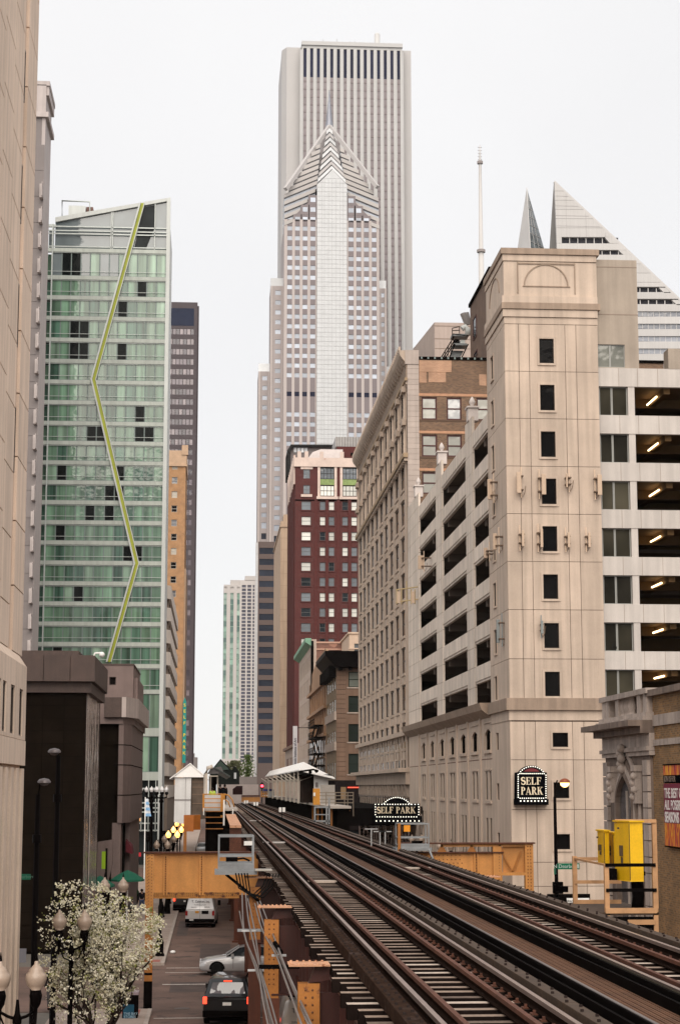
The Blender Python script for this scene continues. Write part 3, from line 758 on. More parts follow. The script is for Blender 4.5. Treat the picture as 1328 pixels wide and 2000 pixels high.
# ================================================================== FAR: postmodern tower with chevron crown
YP = 750.
P_ = thing('chevron_crown_skyscraper', 'pinkish grey skyscraper with stacked chevrons, a pointed crown and thin spire', 'building', (48, 770, 0))
pk1 = M('pink_grey_granite', (.33, .29, .285), .7, var=.06, scale=.05)
pk2 = M('rose_pier_granite', (.42, .37, .355), .7, var=.06, scale=.05)
spn = M('mauve_spandrel', (.185, .155, .16), .6, var=.06, scale=.05)
lbg = GL('light_blue_glass', (.42, .46, .53), .15, .35, var=.05)
wgl = GL('white_glass', (.57, .585, .60), .15, .35, var=.05)
dbg = GL('blue_glass_dark_reflection', (.03, .035, .05), .06, .5)  # dark reflection in the lower panes put into the base colour
beam = M('pale_beam', (.42, .395, .38), .7, var=.04)
fpz = lambda y, px=648: aY(px, y, YP).z
fpx = lambda px, y=700: aY(px, 700, YP).x
Xa, Xb = fpx(554), fpx(741)
zsh = fpz(430)
part('shaft_core', MB().box(Xa, Xb, YP + .7, YP + 38, 0, fpz(438)), pk1, P_)
Lw = [(fpx(a), fpx(b)) for a, b in ((560.3, 570), (575.3, 585), (590.6, 600), (605.7, 615.7))]
Rw = [(fpx(a), fpx(b)) for a, b in ((680.6, 691), (696, 705.7), (711, 721), (726.6, 735.8))]
fp_ = Fa('front', YP)
rws = []; yk = 443.
while yk < 905:
    if not (745 < yk < 800): rws.append((fpz(yk + 8.6), fpz(yk)))
    yk += 19.1
rws_all = sorted(rws)
mech = [(fpz(775), fpz(766))]
allz = sorted(rws_all + mech)
mb = MB(); fp_.wall(mb, Xa, fpx(618), 0, zsh, Lw, allz, .4); fp_.wall(mb, fpx(678), Xb, 0, zsh, Rw, allz, .4)
part('stone_wall', mb, spn, P_)
mb = MB()
ed = [Xa] + [x for u in Lw for x in u] + [fpx(618)]
for a, b in zip(ed[0::2], ed[1::2]): mb.box(a, b, YP - .1, YP + .01, 0, zsh)
ed = [fpx(678)] + [x for u in Rw for x in u] + [Xb]
for a, b in zip(ed[0::2], ed[1::2]): mb.box(a, b, YP - .1, YP + .01, 0, zsh)
scatter('pier', mb, pk2, P_)
windows(P_, fp_, Lw + Rw, sorted(rws_all, key=lambda z: -z[0]), pk1, [lbg], d=-.2, fr=0, budget=296)
mb = MB()
for u in Lw + Rw: mb.box(u[0], u[1], YP + .1, YP + .3, mech[0][0], mech[0][1])
part('louvres', mb, nav, P_)
# glazed centre bay
zc0 = fpz(345); xm = fpx(648)
bay = [(fpx(618.5), 0), (fpx(677.5), 0), (fpx(677.5), fpz(362, 678)), (xm, fpz(333)), (fpx(618.5), fpz(362, 618))]
mb = MB(); fp_.poly(mb, bay, 0, .9); part('centre_glazing', mb, wgl, P_)
mb = MB()
for k in range(78):
    z = fpz(350) - k * 2.02
    if z > 10: mb.box(fpx(618.5), fpx(677.5), YP - .96, YP - .9, z, z + .11)
for px in (628, 633, 641, 648, 656, 664, 670): x = fpx(px); mb.box(x - .06, x + .06, YP - .96, YP - .9, 10, fpz(352))
scatter('glazing_bar', mb, M('glazing_bar', (.36, .36, .37), .5), P_)
# stepped gable layers on both sides of the centre
for k in range(13):
    yo = 433 - 13.5 * k; Yk_ = YP - .3 + 1.1 * k
    pin = (571, 586, 601, 616)[k] if k < 4 else 619 + 1.1 * (k - 3); pout = 554.5 + (0 if k < 5 else 11.2 * (k - 4)) * .83
    yi = yo - (pin - pout) * .40
    if pout > pin - 1: continue
    for sgn in (0, 1):
        a, b = (pin, pout) if sgn == 0 else (1296 - pin, 1296 - pout)
        dy = 0 if sgn == 0 else 7
        z = lambda px, y: aY(px, y + dy, Yk_).z
        lay = MB()
        pts = [(fpx(b), z(b, yo)), (fpx(a), z(a, yi)), (fpx(a), z(a, yi + 7)), (fpx(b), z(b, yo + 7))]
        lay.prism(pts, 'y', Yk_, YP + 22)
        part('gable_band', lay, beam, P_)
        gl_ = MB(); pts = [(fpx(b) , z(b, yo + 7)), (fpx(a), z(a, yi + 7)), (fpx(a), z(a, yi + 14.5)), (fpx(b), z(b, yo + 14.5))]
        gl_.prism(pts, 'y', Yk_ + .9, YP + 21); part('gable_glass', gl_, lbg, P_)
        sh = MB().prism([(fpx(b), z(b, yo + 7)), (fpx(a), z(a, yi + 7)), (fpx(a), z(a, yi + 8.6)), (fpx(b), z(b, yo + 8.6))], 'y', Yk_ + .7, YP + 20); part('shadow_line_strip', sh, M('crown_shadow_grey', (.17, .17, .19)), P_)  # solid grey strip standing in for the shadow line under each band
for i_, (px0, px1, yb_) in enumerate(((554, 619, 445), )):
    pass
part('bay_backing', MB().prism([(Lw[1][0] - .6, zsh - 1), (fpx(618.4), zsh - 1), (fpx(618.4), fpz(388)), (Lw[3][0] - .6, fpz(394)), (Lw[1][0] - .6, fpz(424))], 'y', YP + .12, YP + 3).prism([(Rw[2][1] + .6, zsh - 1), (fpx(677.6), zsh - 1), (fpx(677.6), fpz(388)), (Rw[0][1] + .6, fpz(394)), (Rw[2][1] + .6, fpz(424))], 'y', YP + .12, YP + 3), spn, P_)
cells = []
for j, n_ in ((1, 1), (2, 2), (3, 3)):
    for r_ in range(n_):
        yk = 443 - 19.1 * (r_ + 1) + 1
        for u in (Lw[j], Rw[3 - j]):
            cells.append((u, (fpz(yk + 8.6), fpz(yk)))); part('stepped_bay', MB().box(u[0] - .8, u[1] + .8, YP + .05, YP + 2, fpz(yk + 14.), fpz(yk - 4.9)), spn, P_)
windows(P_, fp_, [], [], pk1, [lbg], d=.0, fr=0, cells=cells)
part('crown_backing', MB().prism([(Xa + .5, zsh), (Xb - .5, zsh), (Xb - .5, fpz(375)), (fpx(655), fpz(290)), (fpx(641), fpz(290)), (Xa + .5, fpz(375))], 'y', YP + 14, YP + 16), spn, P_)
# centre ridge chevrons
for k in range(10):
    hw = 30 - 2.7 * k; ya_ = 333 - 9.2 * k; yd = ya_ + hw * .95
    c = MB(); z = lambda y: aY(648, y, YP - .6 + k * 1.9).z
    c.prism([(fpx(648 - hw), z(yd)), (xm, z(ya_)), (fpx(648 + hw), z(yd)), (fpx(648 + hw), z(yd + 6.5)), (xm, z(ya_ + 6.5)), (fpx(648 - hw), z(yd + 6.5))], 'y', YP - .6 + k * 1.9, YP + 22)
    part('ridge_chevron', c, wgl if k % 2 else M('white_ridge', (.42, .40, .395), .6, var=.04), P_)
# roof pyramid behind and edge members
ap = (aY(643, 400, YP + 24).x, YP + 24, aY(643, 251, YP + 24).z)
py = MB(); b0 = [(Xa + 2, YP + 15, fpz(372)), (Xb - 2, YP + 15, fpz(372)), (Xb - 2, YP + 34, fpz(372)), (Xa + 2, YP + 34, fpz(372))]
for i in range(4): py.face([b0[i], b0[(i + 1) % 4], ap])
part('roof_pyramid', py, M('crown_grey', (.36, .33, .33), .6, var=.1), P_)
mb = MB()
for bx, by in ((Xa + .6, 370), (Xb - .6, 362)):
    mb.tube([(bx, YP + 1, aY(648, by, YP).z), (ap[0], YP + 22, ap[2] + .3)], 1.15, 4)
part('hip_beam', mb, M('white_ridge', (.56, .53, .52)), P_)
sz = lambda y: aY(643, y, YP + 24).z
part('spire', MB().lathe(ap[0], YP + 24, [(2.3, ap[2] - 4), (1.5, sz(238)), (.6, sz(200)), (.14, sz(176))], 8), M('steel_spire', (.25, .26, .30), .4, .3), P_)
# wings stepping down to both sides
def wing(pxa, pxb, ytop, Yw, cells_x, dk=False):
    xa, xb = aY(pxa, 900, Yw).x, aY(pxb, 900, Yw).x; zt_ = aY((pxa + pxb) / 2, ytop, Yw).z
    fw = Fa('front', Yw); u = tuple(aY(p, 900, Yw).x for p in cells_x)
    zs = []; y = ytop + 24
    while y < 1490:
        if y < 1020 or not dk: zs.append((aY(pxa, y + 8.6, Yw).z, aY(pxa, y, Yw).z))
        else: zs.append((aY(pxa, y + 11.5, Yw).z, aY(pxa, y, Yw).z))
        y += 19.1 if (y < 1020 or not dk) else 21.
    zs.sort()
    mb = MB(); fw.wall(mb, xa, xb, 0, zt_ - 3.5, [u], zs, .4); part('wing_wall', mb, pk1, P_)
    part('wing_core', MB().box(xa, xb, Yw + .41, Yw + 20, 0, zt_ - 3.5), pk1, P_)
    part('wing_edge', MB().box(xa, xa + .9, Yw - .4, Yw, 0, zt_ - 3.6).box(xb - .9, xb, Yw - .4, Yw, 0, zt_ - 3.6), pk2, P_)
    part('wing_cap', MB().box(xa, xb - .2, Yw + .1, Yw + 12, zt_ - 3.5, zt_), wgl, P_)
    cells = [(u, z) for z in zs]
    windows(P_, fw, [], [], pk1, [lbg, dbg], d=-.2, fr=0, cells=cells, pick=lambda i: 1 if (dk and i < sum(1 for z in zs if z[1] < aY(pxa, 1040, Yw).z)) else 0)  # low rows take the glass with the painted dark reflection
wing(527, 553.5, 543, YP + 6, (536, 547), True)
wing(504, 527, 710, YP + 12, (511.5, 521), True)
wing(741.2, 756, 548, YP + 6, (744, 752))
wing(756, 772, 716, YP + 12, (760, 768))
# low bronze-glass base facing the street
YQ = 700.
fb = Fa('front', YQ); xa, xb = aY(503, 1300, YQ).x, aY(560, 1300, YQ).x
zs = sorted([(aY(520, 1070 + 21.5 * k + 12, YQ).z, aY(520, 1070 + 21.5 * k, YQ).z) for k in range(20)])
Q_ = thing('bronze_banded_annex', 'dark bronze banded tower base with black ribbon windows left of the beige slab', 'building', (xa + 8, YQ + 8, 0))
mb = MB(); fb.wall(mb, xa, xb, 0, aY(520, 1058, YQ).z, [(xa + .5, xb)], zs, .4); part('banded_wall', mb, M('bronze_granite', (.10, .068, .06), .6, var=.08, scale=.05), Q_)
part('core', MB().box(xa, xb, YQ + .41, YQ + 20, 0, aY(520, 1060, YQ).z), dark, Q_)
windows(Q_, fb, [(xa + .5, xa + 8), (xa + 8.2, xb)], zs, pk1, [dbg], d=-.2, fr=0)
part('corner_strip', MB().box(xa - .9, xa, YQ - .3, YQ + 4, 0, aY(505, 1060, YQ).z), M('pale_metal', (.45, .44, .44), .4, .4), Q_)

# ================================================================== FAR RIGHT: slanted diamond-roof tower, mast
YC = 505.
fc = Fa('front', YC)
cx = lambda px, y=500: aY(px, y, YC).x
cz = lambda y, px=1100: aY(px, y, YC).z
Cc = thing('slant_roof_tower', 'white office tower with a sloping triangular roof cut by dark slots, upper right', 'building', (cx(1180), 520, 0))
wp = M('white_roof_panel', (.48, .465, .455), .5, var=.06, scale=.08, streak=.04)
wlo = M('white_tower_band', (.50, .485, .475), .6, var=.04, scale=.05)
bgl = GL('grey_band_glass', (.24, .25, .28), .08, .8, var=.08)
edge = lambda y: 1085 + (y - 355) * 1.035      # sloping right edge
zs = []
slots = [(463, 475, 1097, 1193, 1), (488, 497, 1160, 1222, 1), (560, 570, 1200, 1296, 2), (583.5, 593.5, 1200, 1321, 2)] + [(608 + 24.2 * k, 618 + 24.2 * k, 1085, 1400, 0) for k in range(6)]
part('tower_body', MB().box(cx(1090), cx(1400), YC + 8, YC + 40, 0, cz(735)), wlo, Cc)
# roof plane: leans back; built as strips between the slots
def sl_(y): return YC + (cz(1000) - cz(y)) * -.0
y = 355.; segs = []
for a, b, p0, p1, kd in slots + [(735, 735, 0, 0, 0)]:
    yy = y
    while yy < a - .5:
        e = min(yy + 18, a)
        l0 = 1085 + (yy - 355) * .018; l1 = 1085 + (e - 355) * .018
        part('roof_panel', MB().prism([(cx(l0), cz(yy)), (cx(edge(yy)), cz(yy, edge(yy))), (cx(edge(e)), cz(e, edge(e))), (cx(l1), cz(e))], 'y', YC, YC + 1.2) if False else MB().prism([(cx(l0), cz(yy + .5)), (cx(edge(yy + .5)), cz(yy + .5, edge(yy))), (cx(edge(e)), cz(e, edge(e))), (cx(l1), cz(e))], 'y', YC, YC + 1.2), wp, Cc)
        yy = e
    if b > a:
        if kd in (1, 2):
            part('roof_panel', MB().prism([(cx(1085 + (a - 355) * .018), cz(a)), (cx(p0), cz(a)), (cx(p0), cz(b)), (cx(1085 + (b - 355) * .018), cz(b))], 'y', YC, YC + 1.2), wp, Cc)
            e1 = edge(a) - 13 if kd == 2 else edge(a) - 16
            part('roof_panel', MB().prism([(cx(e1), cz(a, 1200)), (cx(edge(a)), cz(a, 1200)), (cx(edge(b)), cz(b, 1200)), (cx(e1 + 10), cz(b, 1200))], 'y', YC, YC + 1.2), wp, Cc)
            part('roof_slot', MB().box(cx(p0 - 3), cx(edge(b)), YC + 1.3, YC + 3, cz(b, 1180) - .3, cz(a, 1180) + .3), GL('slot_dark', (.03, .03, .04), .2, .5), Cc)
            mb = MB()
            n = int((edge(a) - p0) / 16)
            for i in range(n + 1): x = cx(p0 + i * 16); mb.box(x - .12, x + .12, YC + .5, YC + .8, cz(b, 1180), cz(a, 1180))
            scatter('slot_mullion', mb, wp, Cc)
        else:
            part('window_band', MB().box(cx(1200), cx(min(1400, edge(a))), YC + .4, YC + .8, cz(b, 1290), cz(a, 1290)), bgl, Cc)
            mb = MB()
            for i in range(13): x = cx(1240 + 11 * i); mb.box(x - .07, x + .07, YC + .3, YC + .4, cz(b, 1290), cz(a, 1290))
            part('band_mullion', mb, wlo, Cc)
    y = b
mb = MB()
for px in (1107, 1145, 1183): mb.box(cx(px) - .05, cx(px) + .05, YC - .06, YC, cz(462), cz(355 + (px - 1085) / 1.035 + 3))
for y in (383, 402, 421, 441): mb.box(cx(1086), cx(edge(y)) - .3, YC - .06, YC, cz(y) - .06, cz(y) + .06)
scatter('panel_joint', mb, M('panel_joint', (.40, .38, .38), .6), Cc)
mb = MB(); a = Vector((cx(1085), YC, cz(354, 1085))); b = Vector((cx(edge(735)), YC, cz(735, edge(735))))
mb.tube([a + Vector((0, .5, 0)), b + Vector((0, .5, 0))], .45, 4); part('edge_beam', mb, wlo, Cc)
part('back_slope', MB().face([(cx(1085), YC + 1.2, cz(355)), (cx(edge(735)), YC + 1.2, cz(735, 1400)), (cx(edge(735)), YC + 40, cz(735, 1400)), (cx(1085), YC + 30, cz(735))]), wlo, Cc)
C2 = thing('split_spire', 'slim pyramidal glass spire with one pale and one dark face beside the slant-roof tower', 'building', (cx(1048), 515, 0))
ap = Vector((cx(1035, 355), YC + 6, cz(354, 1035)))
bl = Vector((cx(1016), YC + 10, cz(500, 1016))); bm = Vector((cx(1036), YC, cz(500, 1036))); br_ = Vector((cx(1082), YC + 9, cz(500, 1082))); bk = Vector((cx(1050), YC + 22, cz(500, 1050)))
part('pale_face', MB().face([bl, bm, ap]).face([bk, bl, ap]), wp, C2)
part('dark_face', MB().face([bm, br_, ap]).face([br_, bk, ap]), GL('spire_glass', (.12, .14, .15), .06, .7, var=.5, wob=.1), C2)
mb = MB()
for t in (.18, .3, .42, .54, .66, .78, .88): mb.tube([bm.lerp(ap, 1 - t) + Vector((0, -.1, 0)), br_.lerp(ap, 1 - t) + Vector((0, -.1, 0))], .06, 4)
for t in (.3, .6): mb.tube([bm.lerp(br_, t) + Vector((0, -.1, 0)), bm.lerp(ap, .98)], .05, 4)
mb.tube([bm, ap], .14, 4); scatter('glazing_bar', mb, wlo, C2)
part('spire_base', MB().box(bl.x, br_.x, YC + 1, YC + 20, 0, bl.z - .01), wlo, C2)

ox = aY(815, 690, 760).x; oz = aY(820, 683, 760).z
O1 = thing('pale_slab_office', 'pale glazed office slab peeping over the brown brick roof, carrying a tall mast', 'building', (ox + 14, 770, 0))
part('body', MB().box(ox, ox + 34, 760, 790, 0, oz), GL('pale_slab_glass', (.38, .42, .45), .1, .8), O1)
part('roof_band', MB().box(ox - .2, ox + 34.2, 759.8, 790, oz, oz + 1).box(ox - .2, ox + 34.2, 759.7, 760, oz - 3.4, oz - 2.6), wlo, O1)
An = thing('broadcast_mast', 'thin tapering white broadcast mast on the office slab roof', 'mast', (aY(938, 500, 770).x, 770, oz))
mx = aY(938, 400, 770).x
def mz(y): return aY(938, y, 770).z
part('lower_tube', MB().lathe(mx, 770, [(1.35, oz), (1.2, mz(492))], 12), wlo, An)
part('collar', MB().lathe(mx, 770, [(1.9, mz(493)), (1.9, mz(488))], 12).lathe(mx, 770, [(1.3, mz(320)), (1.3, mz(315))], 12), gtd, An)
part('upper_tube', MB().lathe(mx, 770, [(1.0, mz(488)), (.62, mz(320)), (.3, mz(300)), (.16, mz(283))], 12), wlo, An)
mb = MB()
for k in range(5): mb.box(mx - .9, mx + .9, 769.9, 770.1, mz(312 - 6 * k) - .1, mz(312 - 6 * k) + .1)
scatter('aerial_rung', mb, gtd, An)

# ================================================================== RIGHT SIDE far: beige slab, red tower
XRt = 17.5
fR = Fa('right', XRt)
ya, yb2 = aX(547, 1300, XRt).y, aX(534, 1300, XRt).y
S2 = thing('beige_slab', 'plain tan stone slab wall squeezed between the dark tower base and the red brick tower', 'building', (24, ya + 20, 0))
tanm = M('tan_stone', (.46, .33, .235), .8, var=.08, scale=.2, streak=.15)
zt = aY(553, 1018, ya).z; 
part('front_wall', MB().box(XRt, XRt + 14, ya, yb2, 0, zt), tanm, S2)
part('stepped_cap', MB().box(XRt + .8, XRt + 14, ya + 1, yb2 - 4, zt, zt + 2).box(XRt - .25, XRt + 14, ya - .25, yb2, zt - 1.6, zt - 1.2), tanm, S2)
mb = MB()
for k in range(22): mb.box(XRt - .03, XRt + 14, ya - .04, ya, 8 + k * 3.2, 8 + k * 3.2 + .08)
part('course_line', mb, M('tan_joint', (.36, .25, .18), .8), S2)

YT = aX(575, 1400, XRt).y
zTt = aY(640, 893, YT).z
ybT = aX(561, 1400, XRt).y
Rd = thing('red_brick_tower', 'dark red brick tower with cream terracotta crown and green-panelled top windows', 'building', (26, YT + 15, 0))
redb = BR('red_brick', (.085, .016, .014), (.07, .014, .012), (.07, .018, .015), 'front', dirt=.12)
reds = M('red_brick_plain', (.072, .014, .012), .85, var=.1, scale=.4)
cream = M('cream_terracotta', (.58, .46, .40), .6, var=.15, scale=.5, grime=((.36, .16, .12), 1.2, .62))
fT = Fa('front', YT)
tx = lambda px: aY(px, 1100, YT).x
tz = lambda y: aY(640, y, YT).z
Tu = [(tx(588.5), tx(607)), (tx(624.5), tx(635.5)), (tx(642), tx(653)), (tx(668.5), tx(679.5)), (tx(686), tx(697.5)), (tx(713), tx(724)), (tx(731), tx(742))]
rws = sorted([(tz(996.5 + 29.75 * k), tz(979.5 + 29.75 * k)) for k in range(12)])
mb = MB(); fT.wall(mb, XRt, XRt + 36, 0, tz(976), Tu, rws, .4)
part('brick_wall', mb, redb, Rd)
part('core', MB().box(XRt + .4, XRt + 36, YT + .41, ybT, 0, zTt - 1), reds, Rd)
part('side_wall', MB().box(XRt, XRt + .4, YT + .41, ybT, 0, zTt - 1), reds, Rd)
mb = MB()
for k in range(7):
    y = YT + 2 + k * 6; 
    if y < ybT: mb.box(XRt - .3, XRt, y, y + 1.6, 12, zTt - 3)
scatter('side_pilaster', mb, reds, Rd)
mb = MB()
for px in (617, 638.7, 660.5, 683, 704): x = tx(px); mb.box(x - .35, x + .35, YT - .18, YT, 10, tz(976))
scatter('pilaster', mb, reds, Rd)
wfr = M('grey_sash', (.10, .10, .10), .5); bl1 = GL('pale_blind', (.62, .62, .57), .15, .5, var=.06); sl1 = GL('slate_glass2', (.13, .145, .16), .05, .9); dk1 = GL('near_black_glass', (.02, .025, .03), .05, .6)
pt = [1, 1, 1, 1, 1, 0, 0, 0, 0, 1, 1, 0, 0, 0, 1, 1, 1, 1, 0, 1, 1, 2, 1, 0, 0, 1, 0, 0, 2, 2, 1, 1, 0, 0, 2]
windows(Rd, fT, Tu, sorted(rws, key=lambda z: -z[0]), wfr, [bl1, sl1, dk1], d=-.25, hm=1, vm=0, fr=.09, pick=lambda i: rnd.choices((0, 1, 2), (.5, .35, .15))[0])
scatter('window_sill', (lambda m: [m.box(u[0] - .15, u[1] + .15, YT - .14, YT, z[0] - .22, z[0]) for z in rws for u in Tu] and m)(MB()), reds, Rd)
# crown
zc1 = tz(972)
mb = MB(); small = (tx(592), tx(605)); big = [(tx(625), tx(653)), (tx(669), tx(697)), (tx(713), tx(741))]
zsm = [(tz(965), tz(948)), (tz(935), tz(917))]
fT.wall(mb, XRt, tx(619), zc1 - .8, zTt - 2.2, [small], zsm, .4); part('crown_brick', mb, redb, Rd)
windows(Rd, fT, [small], zsm, wfr, [sl1], d=-.2, hm=1, vm=1, fr=.09)
mb = MB(); fT.wall(mb, tx(619), XRt + 36, zc1 - .8, zTt - 2.2, big, [(tz(969), tz(908))], .4); part('crown_brick', mb, redb, Rd)
gpan = M('green_terracotta', (.22, .30, .10), .6, var=.3, scale=2)
for u in big:
    part('arched_surround', MB().box(u[0] - .55, u[0], YT - .2, YT + .2, tz(971), tz(903)).box(u[1], u[1] + .55, YT - .2, YT + .2, tz(971), tz(903)).box(u[0] - .8, u[1] + .8, YT - .35, YT, tz(975), tz(970)).box(u[0] - .55, u[1] + .55, YT - .25, YT - .02, tz(908), tz(898)), cream, Rd)
    part('spandrel_panel', MB().box(u[0], u[1], YT + .05, YT + .15, tz(947), tz(936)), gpan, Rd)
    for (za_, zb2) in ((tz(969), tz(948)), (tz(936), tz(914))):
        windows(Rd, fT, [u], [(za_, zb2)], M('dark_sash', (.03, .028, .028), .5), [sl1 if za_ > tz(940) else bl1], d=-.1, hm=1, vm=3, fr=.12)
    a = MB(); w = u[1] - u[0]; pts = [(u[0], tz(914))] + [(u[0] + w * (1 - math.cos(t)) / 2, tz(914) + .62 * math.sin(t)) for t in [math.pi * i / 8 for i in range(9)]] + [(u[1], tz(914))]
    fT.poly(a, pts, -.15, -.1); part('arched_light', a, dk1, Rd)
part('small_surround', MB().box(small[0] - .6, small[1] + .6, YT - .15, YT, tz(917), tz(911)).box(small[0] - .5, small[1] + .5, YT - .2, YT, tz(971), tz(966)).box(tx(584), tx(614), YT - .25, YT, tz(912), tz(897)), cream, Rd)
part('parapet', MB().box(XRt - .3, XRt + 36, YT - .35, YT + 2, zTt - 2.2, zTt - .2), cream, Rd)
mb = MB()
for k in range(10): mb.box(XRt - .35, XRt + .05, YT + .6 + k * 3.6, YT + 2.2 + k * 3.6, zTt - 6, zTt + .5)
mb.box(XRt - .2, XRt + .1, YT + 2, ybT, zTt - 2.2, zTt - .8)
scatter('cresting', mb, cream, Rd)
for px in (584, 598, 628, 668): x = tx(px); part('finial', MB().box(x - .4, x + .4, YT - .3, YT + .5, zTt - .2, zTt + 1.2), cream, Rd)
part('stair_house', MB().prism([(tx(598), zTt - 1), (tx(672), zTt - 1), (tx(672), tz(871)), (tx(628), tz(871)), (tx(612), tz(877)), (tx(600), tz(893))], 'y', YT + 4, YT + 12), M('white_render', (.62, .56, .54), .8, var=.1), Rd)
part('red_penthouse', MB().box(tx(662), tx(745), YT + 6, YT + 20, zTt - 1, tz(862)), reds, Rd)
part('vent', MB().box(tx(689), tx(695), YT + 5.9, YT + 6, tz(880), tz(874)), dark, Rd)
part('plant_screen', MB().box(tx(659), tx(745), YT + 6.5, YT + 18, tz(861), tz(842)), M('zinc_screen', (.34, .33, .32), .6, .2, var=.15), Rd)
mb = MB()
for k in range(15): mb.box(tx(661) + k * .62, tx(661) + k * .62 + .08, YT + 6.3, YT + 6.5, tz(861), tz(842))
scatter('screen_rib', mb, gtd, Rd)
D2 = thing('dark_frame_penthouse', 'dark metal framed glasshouse on the roof behind the red brick tower crown', 'rooftop plant', (tx(580), YT + 45, 40))
part('frame', MB().prism([(aY(561, 900, YT + 45).x, aY(561, 930, YT + 45).z), (aY(561, 900, YT + 45).x, aY(561, 880, YT + 45).z), (aY(568, 900, YT + 45).x, aY(568, 868, YT + 45).z), (aY(660, 900, YT + 45).x, aY(650, 868, YT + 45).z), (aY(660, 900, YT + 45).x, aY(650, 872, YT + 45).z), (aY(572, 900, YT + 45).x, aY(572, 872, YT + 45).z), (aY(566, 900, YT + 45).x, aY(566, 884, YT + 45).z), (aY(566, 900, YT + 45).x, aY(566, 930, YT + 45).z)], 'y', YT + 45, YT + 55), M('dark_frame', (.025, .025, .025), .5), D2)
part('glass', MB().box(aY(567, 900, YT + 46).x, aY(655, 900, YT + 46).x, YT + 46, YT + 54, 20, aY(600, 873, YT + 46).z), M('grey_taupe', (.15, .125, .12), .6), D2)
for k in range(4): x = aY(574 + 7 * k, 880, YT + 45.9).x; part('pane', MB().box(x, x + .7, YT + 45.8, YT + 45.9, aY(600, 884, YT + 46).z, aY(600, 875, YT + 46).z), wgl, D2)
# ================================================================== RIGHT SIDE beyond State Street: small blocks
def small_windows(par, fa, us, zs, frame, gls, **k): windows(par, fa, us, zs, frame, gls, **k)
yA, yBn = aX(608, 1400, XRt).y, aX(584, 1400, XRt).y
g1 = thing('tan_block_green_cornice', 'narrow cream block with a green copper cornice edge below the red tower', 'building', (24, yA + 10, 0))
tz1 = aX(608, 1252, XRt).z
mb = MB(); us = [u for k in range(6) for u in evenly(yA + 2 + k * 7, yA + 8.4 + k * 7, 4, .6)]
us = [u for u in us if u[1] < yBn - 1]
zs = [(aX(600, 1480 - 41 * k, XRt).z, aX(600, 1480 - 41 * k - 28, XRt).z) for k in range(5)]
fR.wall(mb, yA, yBn, 0, tz1, us, zs, .4); crs = M('cream_stone', (.45, .36, .30), .8, var=.12, streak=.15); part('street_wall', mb, crs, g1)
windows(g1, fR, us, zs, crs, [dk1, GL('brown_glass', (.05, .04, .03), .1, .5)], d=-.06, fr=0)
rb2 = BR('rust_brick', (.20, .085, .06), (.16, .065, .05), (.25, .15, .11), 'front', patch=((.38, .2, .14), .25, .55))
zf = aY(630, 1252, yA).z
part('party_wall', MB().box(XRt + .9, XRt + 22, yA + .1, yBn, 0, zf - .4), rb2, g1)
part('corner_pier', MB().box(XRt, XRt + .9, yA, yA + 2, 0, zf + .3), crs, g1)
part('coping', MB().box(XRt + .9, XRt + 22, yA - .05, yA + .4, zf - 1.6, zf - 1.35).box(XRt + .9, XRt + 22, yA - .05, yA + .5, zf - .4, zf - .1), M('pink_coping', (.45, .27, .2), .8), g1)
part('copper_cornice', MB().prism([(XRt - 1.1, tz1 - .2), (XRt, tz1 - .9), (XRt, tz1 + .5), (XRt - 1.1, tz1 + .5)], 'y', yA + .3, yBn), M('verdigris', (.17, .33, .23), .7, var=.2), g1)
g2 = thing('cream_setback_block', 'cream cut-corner block rising behind the brown corner building', 'building', (30, 310, 0))
YE = 305.; xe0, xe1 = aY(682, 1300, YE).x, aY(720, 1300, YE).x
pe = M('peach_stone', (.55, .42, .32), .8, var=.08, streak=.1)
ze = aY(690, 1238, YE).z
fe = Fa('front', YE); mb = MB(); uw = [(aY(692, 1300, YE).x, aY(712, 1300, YE).x)]; zw = [(aY(690, 1276, YE).z, aY(690, 1257, YE).z)]
fe.wall(mb, xe0, xe1 + 4, 0, ze, uw, zw, .4); part('front_wall', mb, pe, g2); windows(g2, fe, uw, zw, gmul, [sl1], d=-.25, fr=.1)
fe2 = Fa('right', xe0); ye2 = aX(658, 1300, xe0).y; mb = MB(); us = evenly(YE + 4, ye2 - 2, 6, .5)
fe2.wall(mb, YE + .4, ye2, 0, ze, us, [(ze - 6.6, ze - 3.2)], .4); part('side_wall', mb, pe, g2); windows(g2, fe2, us, [(ze - 6.6, ze - 3.2)], gmul, [dk1], d=-.06, fr=0)
part('core', MB().box(xe0 + .42, xe1 + 4, YE + .42, ye2, 0, ze - .2), pe, g2)
part('coping', MB().box(xe0 - .15, xe1 + 4, YE - .15, YE + .1, ze - 2.6, ze - 2.4).box(xe0 - .2, xe1 + 4, YE - .2, ye2, ze, ze + .3), pe, g2)
yC_, yD_ = aX(638, 1400, XRt).y, aX(604, 1400, XRt).y
g3 = thing('orange_tan_block', 'orange-tan stone facade with a black fire escape between cream and brown blocks', 'building', (24, yC_ + 20, 0))
otm = M('orange_tan_stone', (.36, .21, .12), .8, var=.18, scale=.5, streak=.2, grime=((.5, .36, .26), .35, .62))
ztn = aX(625, 1318, XRt).z
part('street_wall', MB().box(XRt, XRt + 14, yC_, yD_, 0, ztn), otm, g3)
part('gable', MB().prism([(yC_, ztn), (yD_, ztn), (yD_, ztn + 1), ((yC_ + yD_) / 2, ztn + 3.2), (yC_ + 5, ztn + 3.4), (yC_, ztn + 2)], 'x', XRt + .1, XRt + .5), otm, g3)
for y0_ in (1350, 1395, 1445):
    z = aX(620, y0_, XRt).z; part('cornice', MB().box(XRt - .5, XRt, yC_, yD_, z, z + .5), otm, g3)
mb = MB()
for k in range(8): y = yC_ + 3 + k * 5.6; mb.box(XRt - .22, XRt, y, y + 1.2, aX(620, 1440, XRt).z, aX(620, 1355, XRt).z)
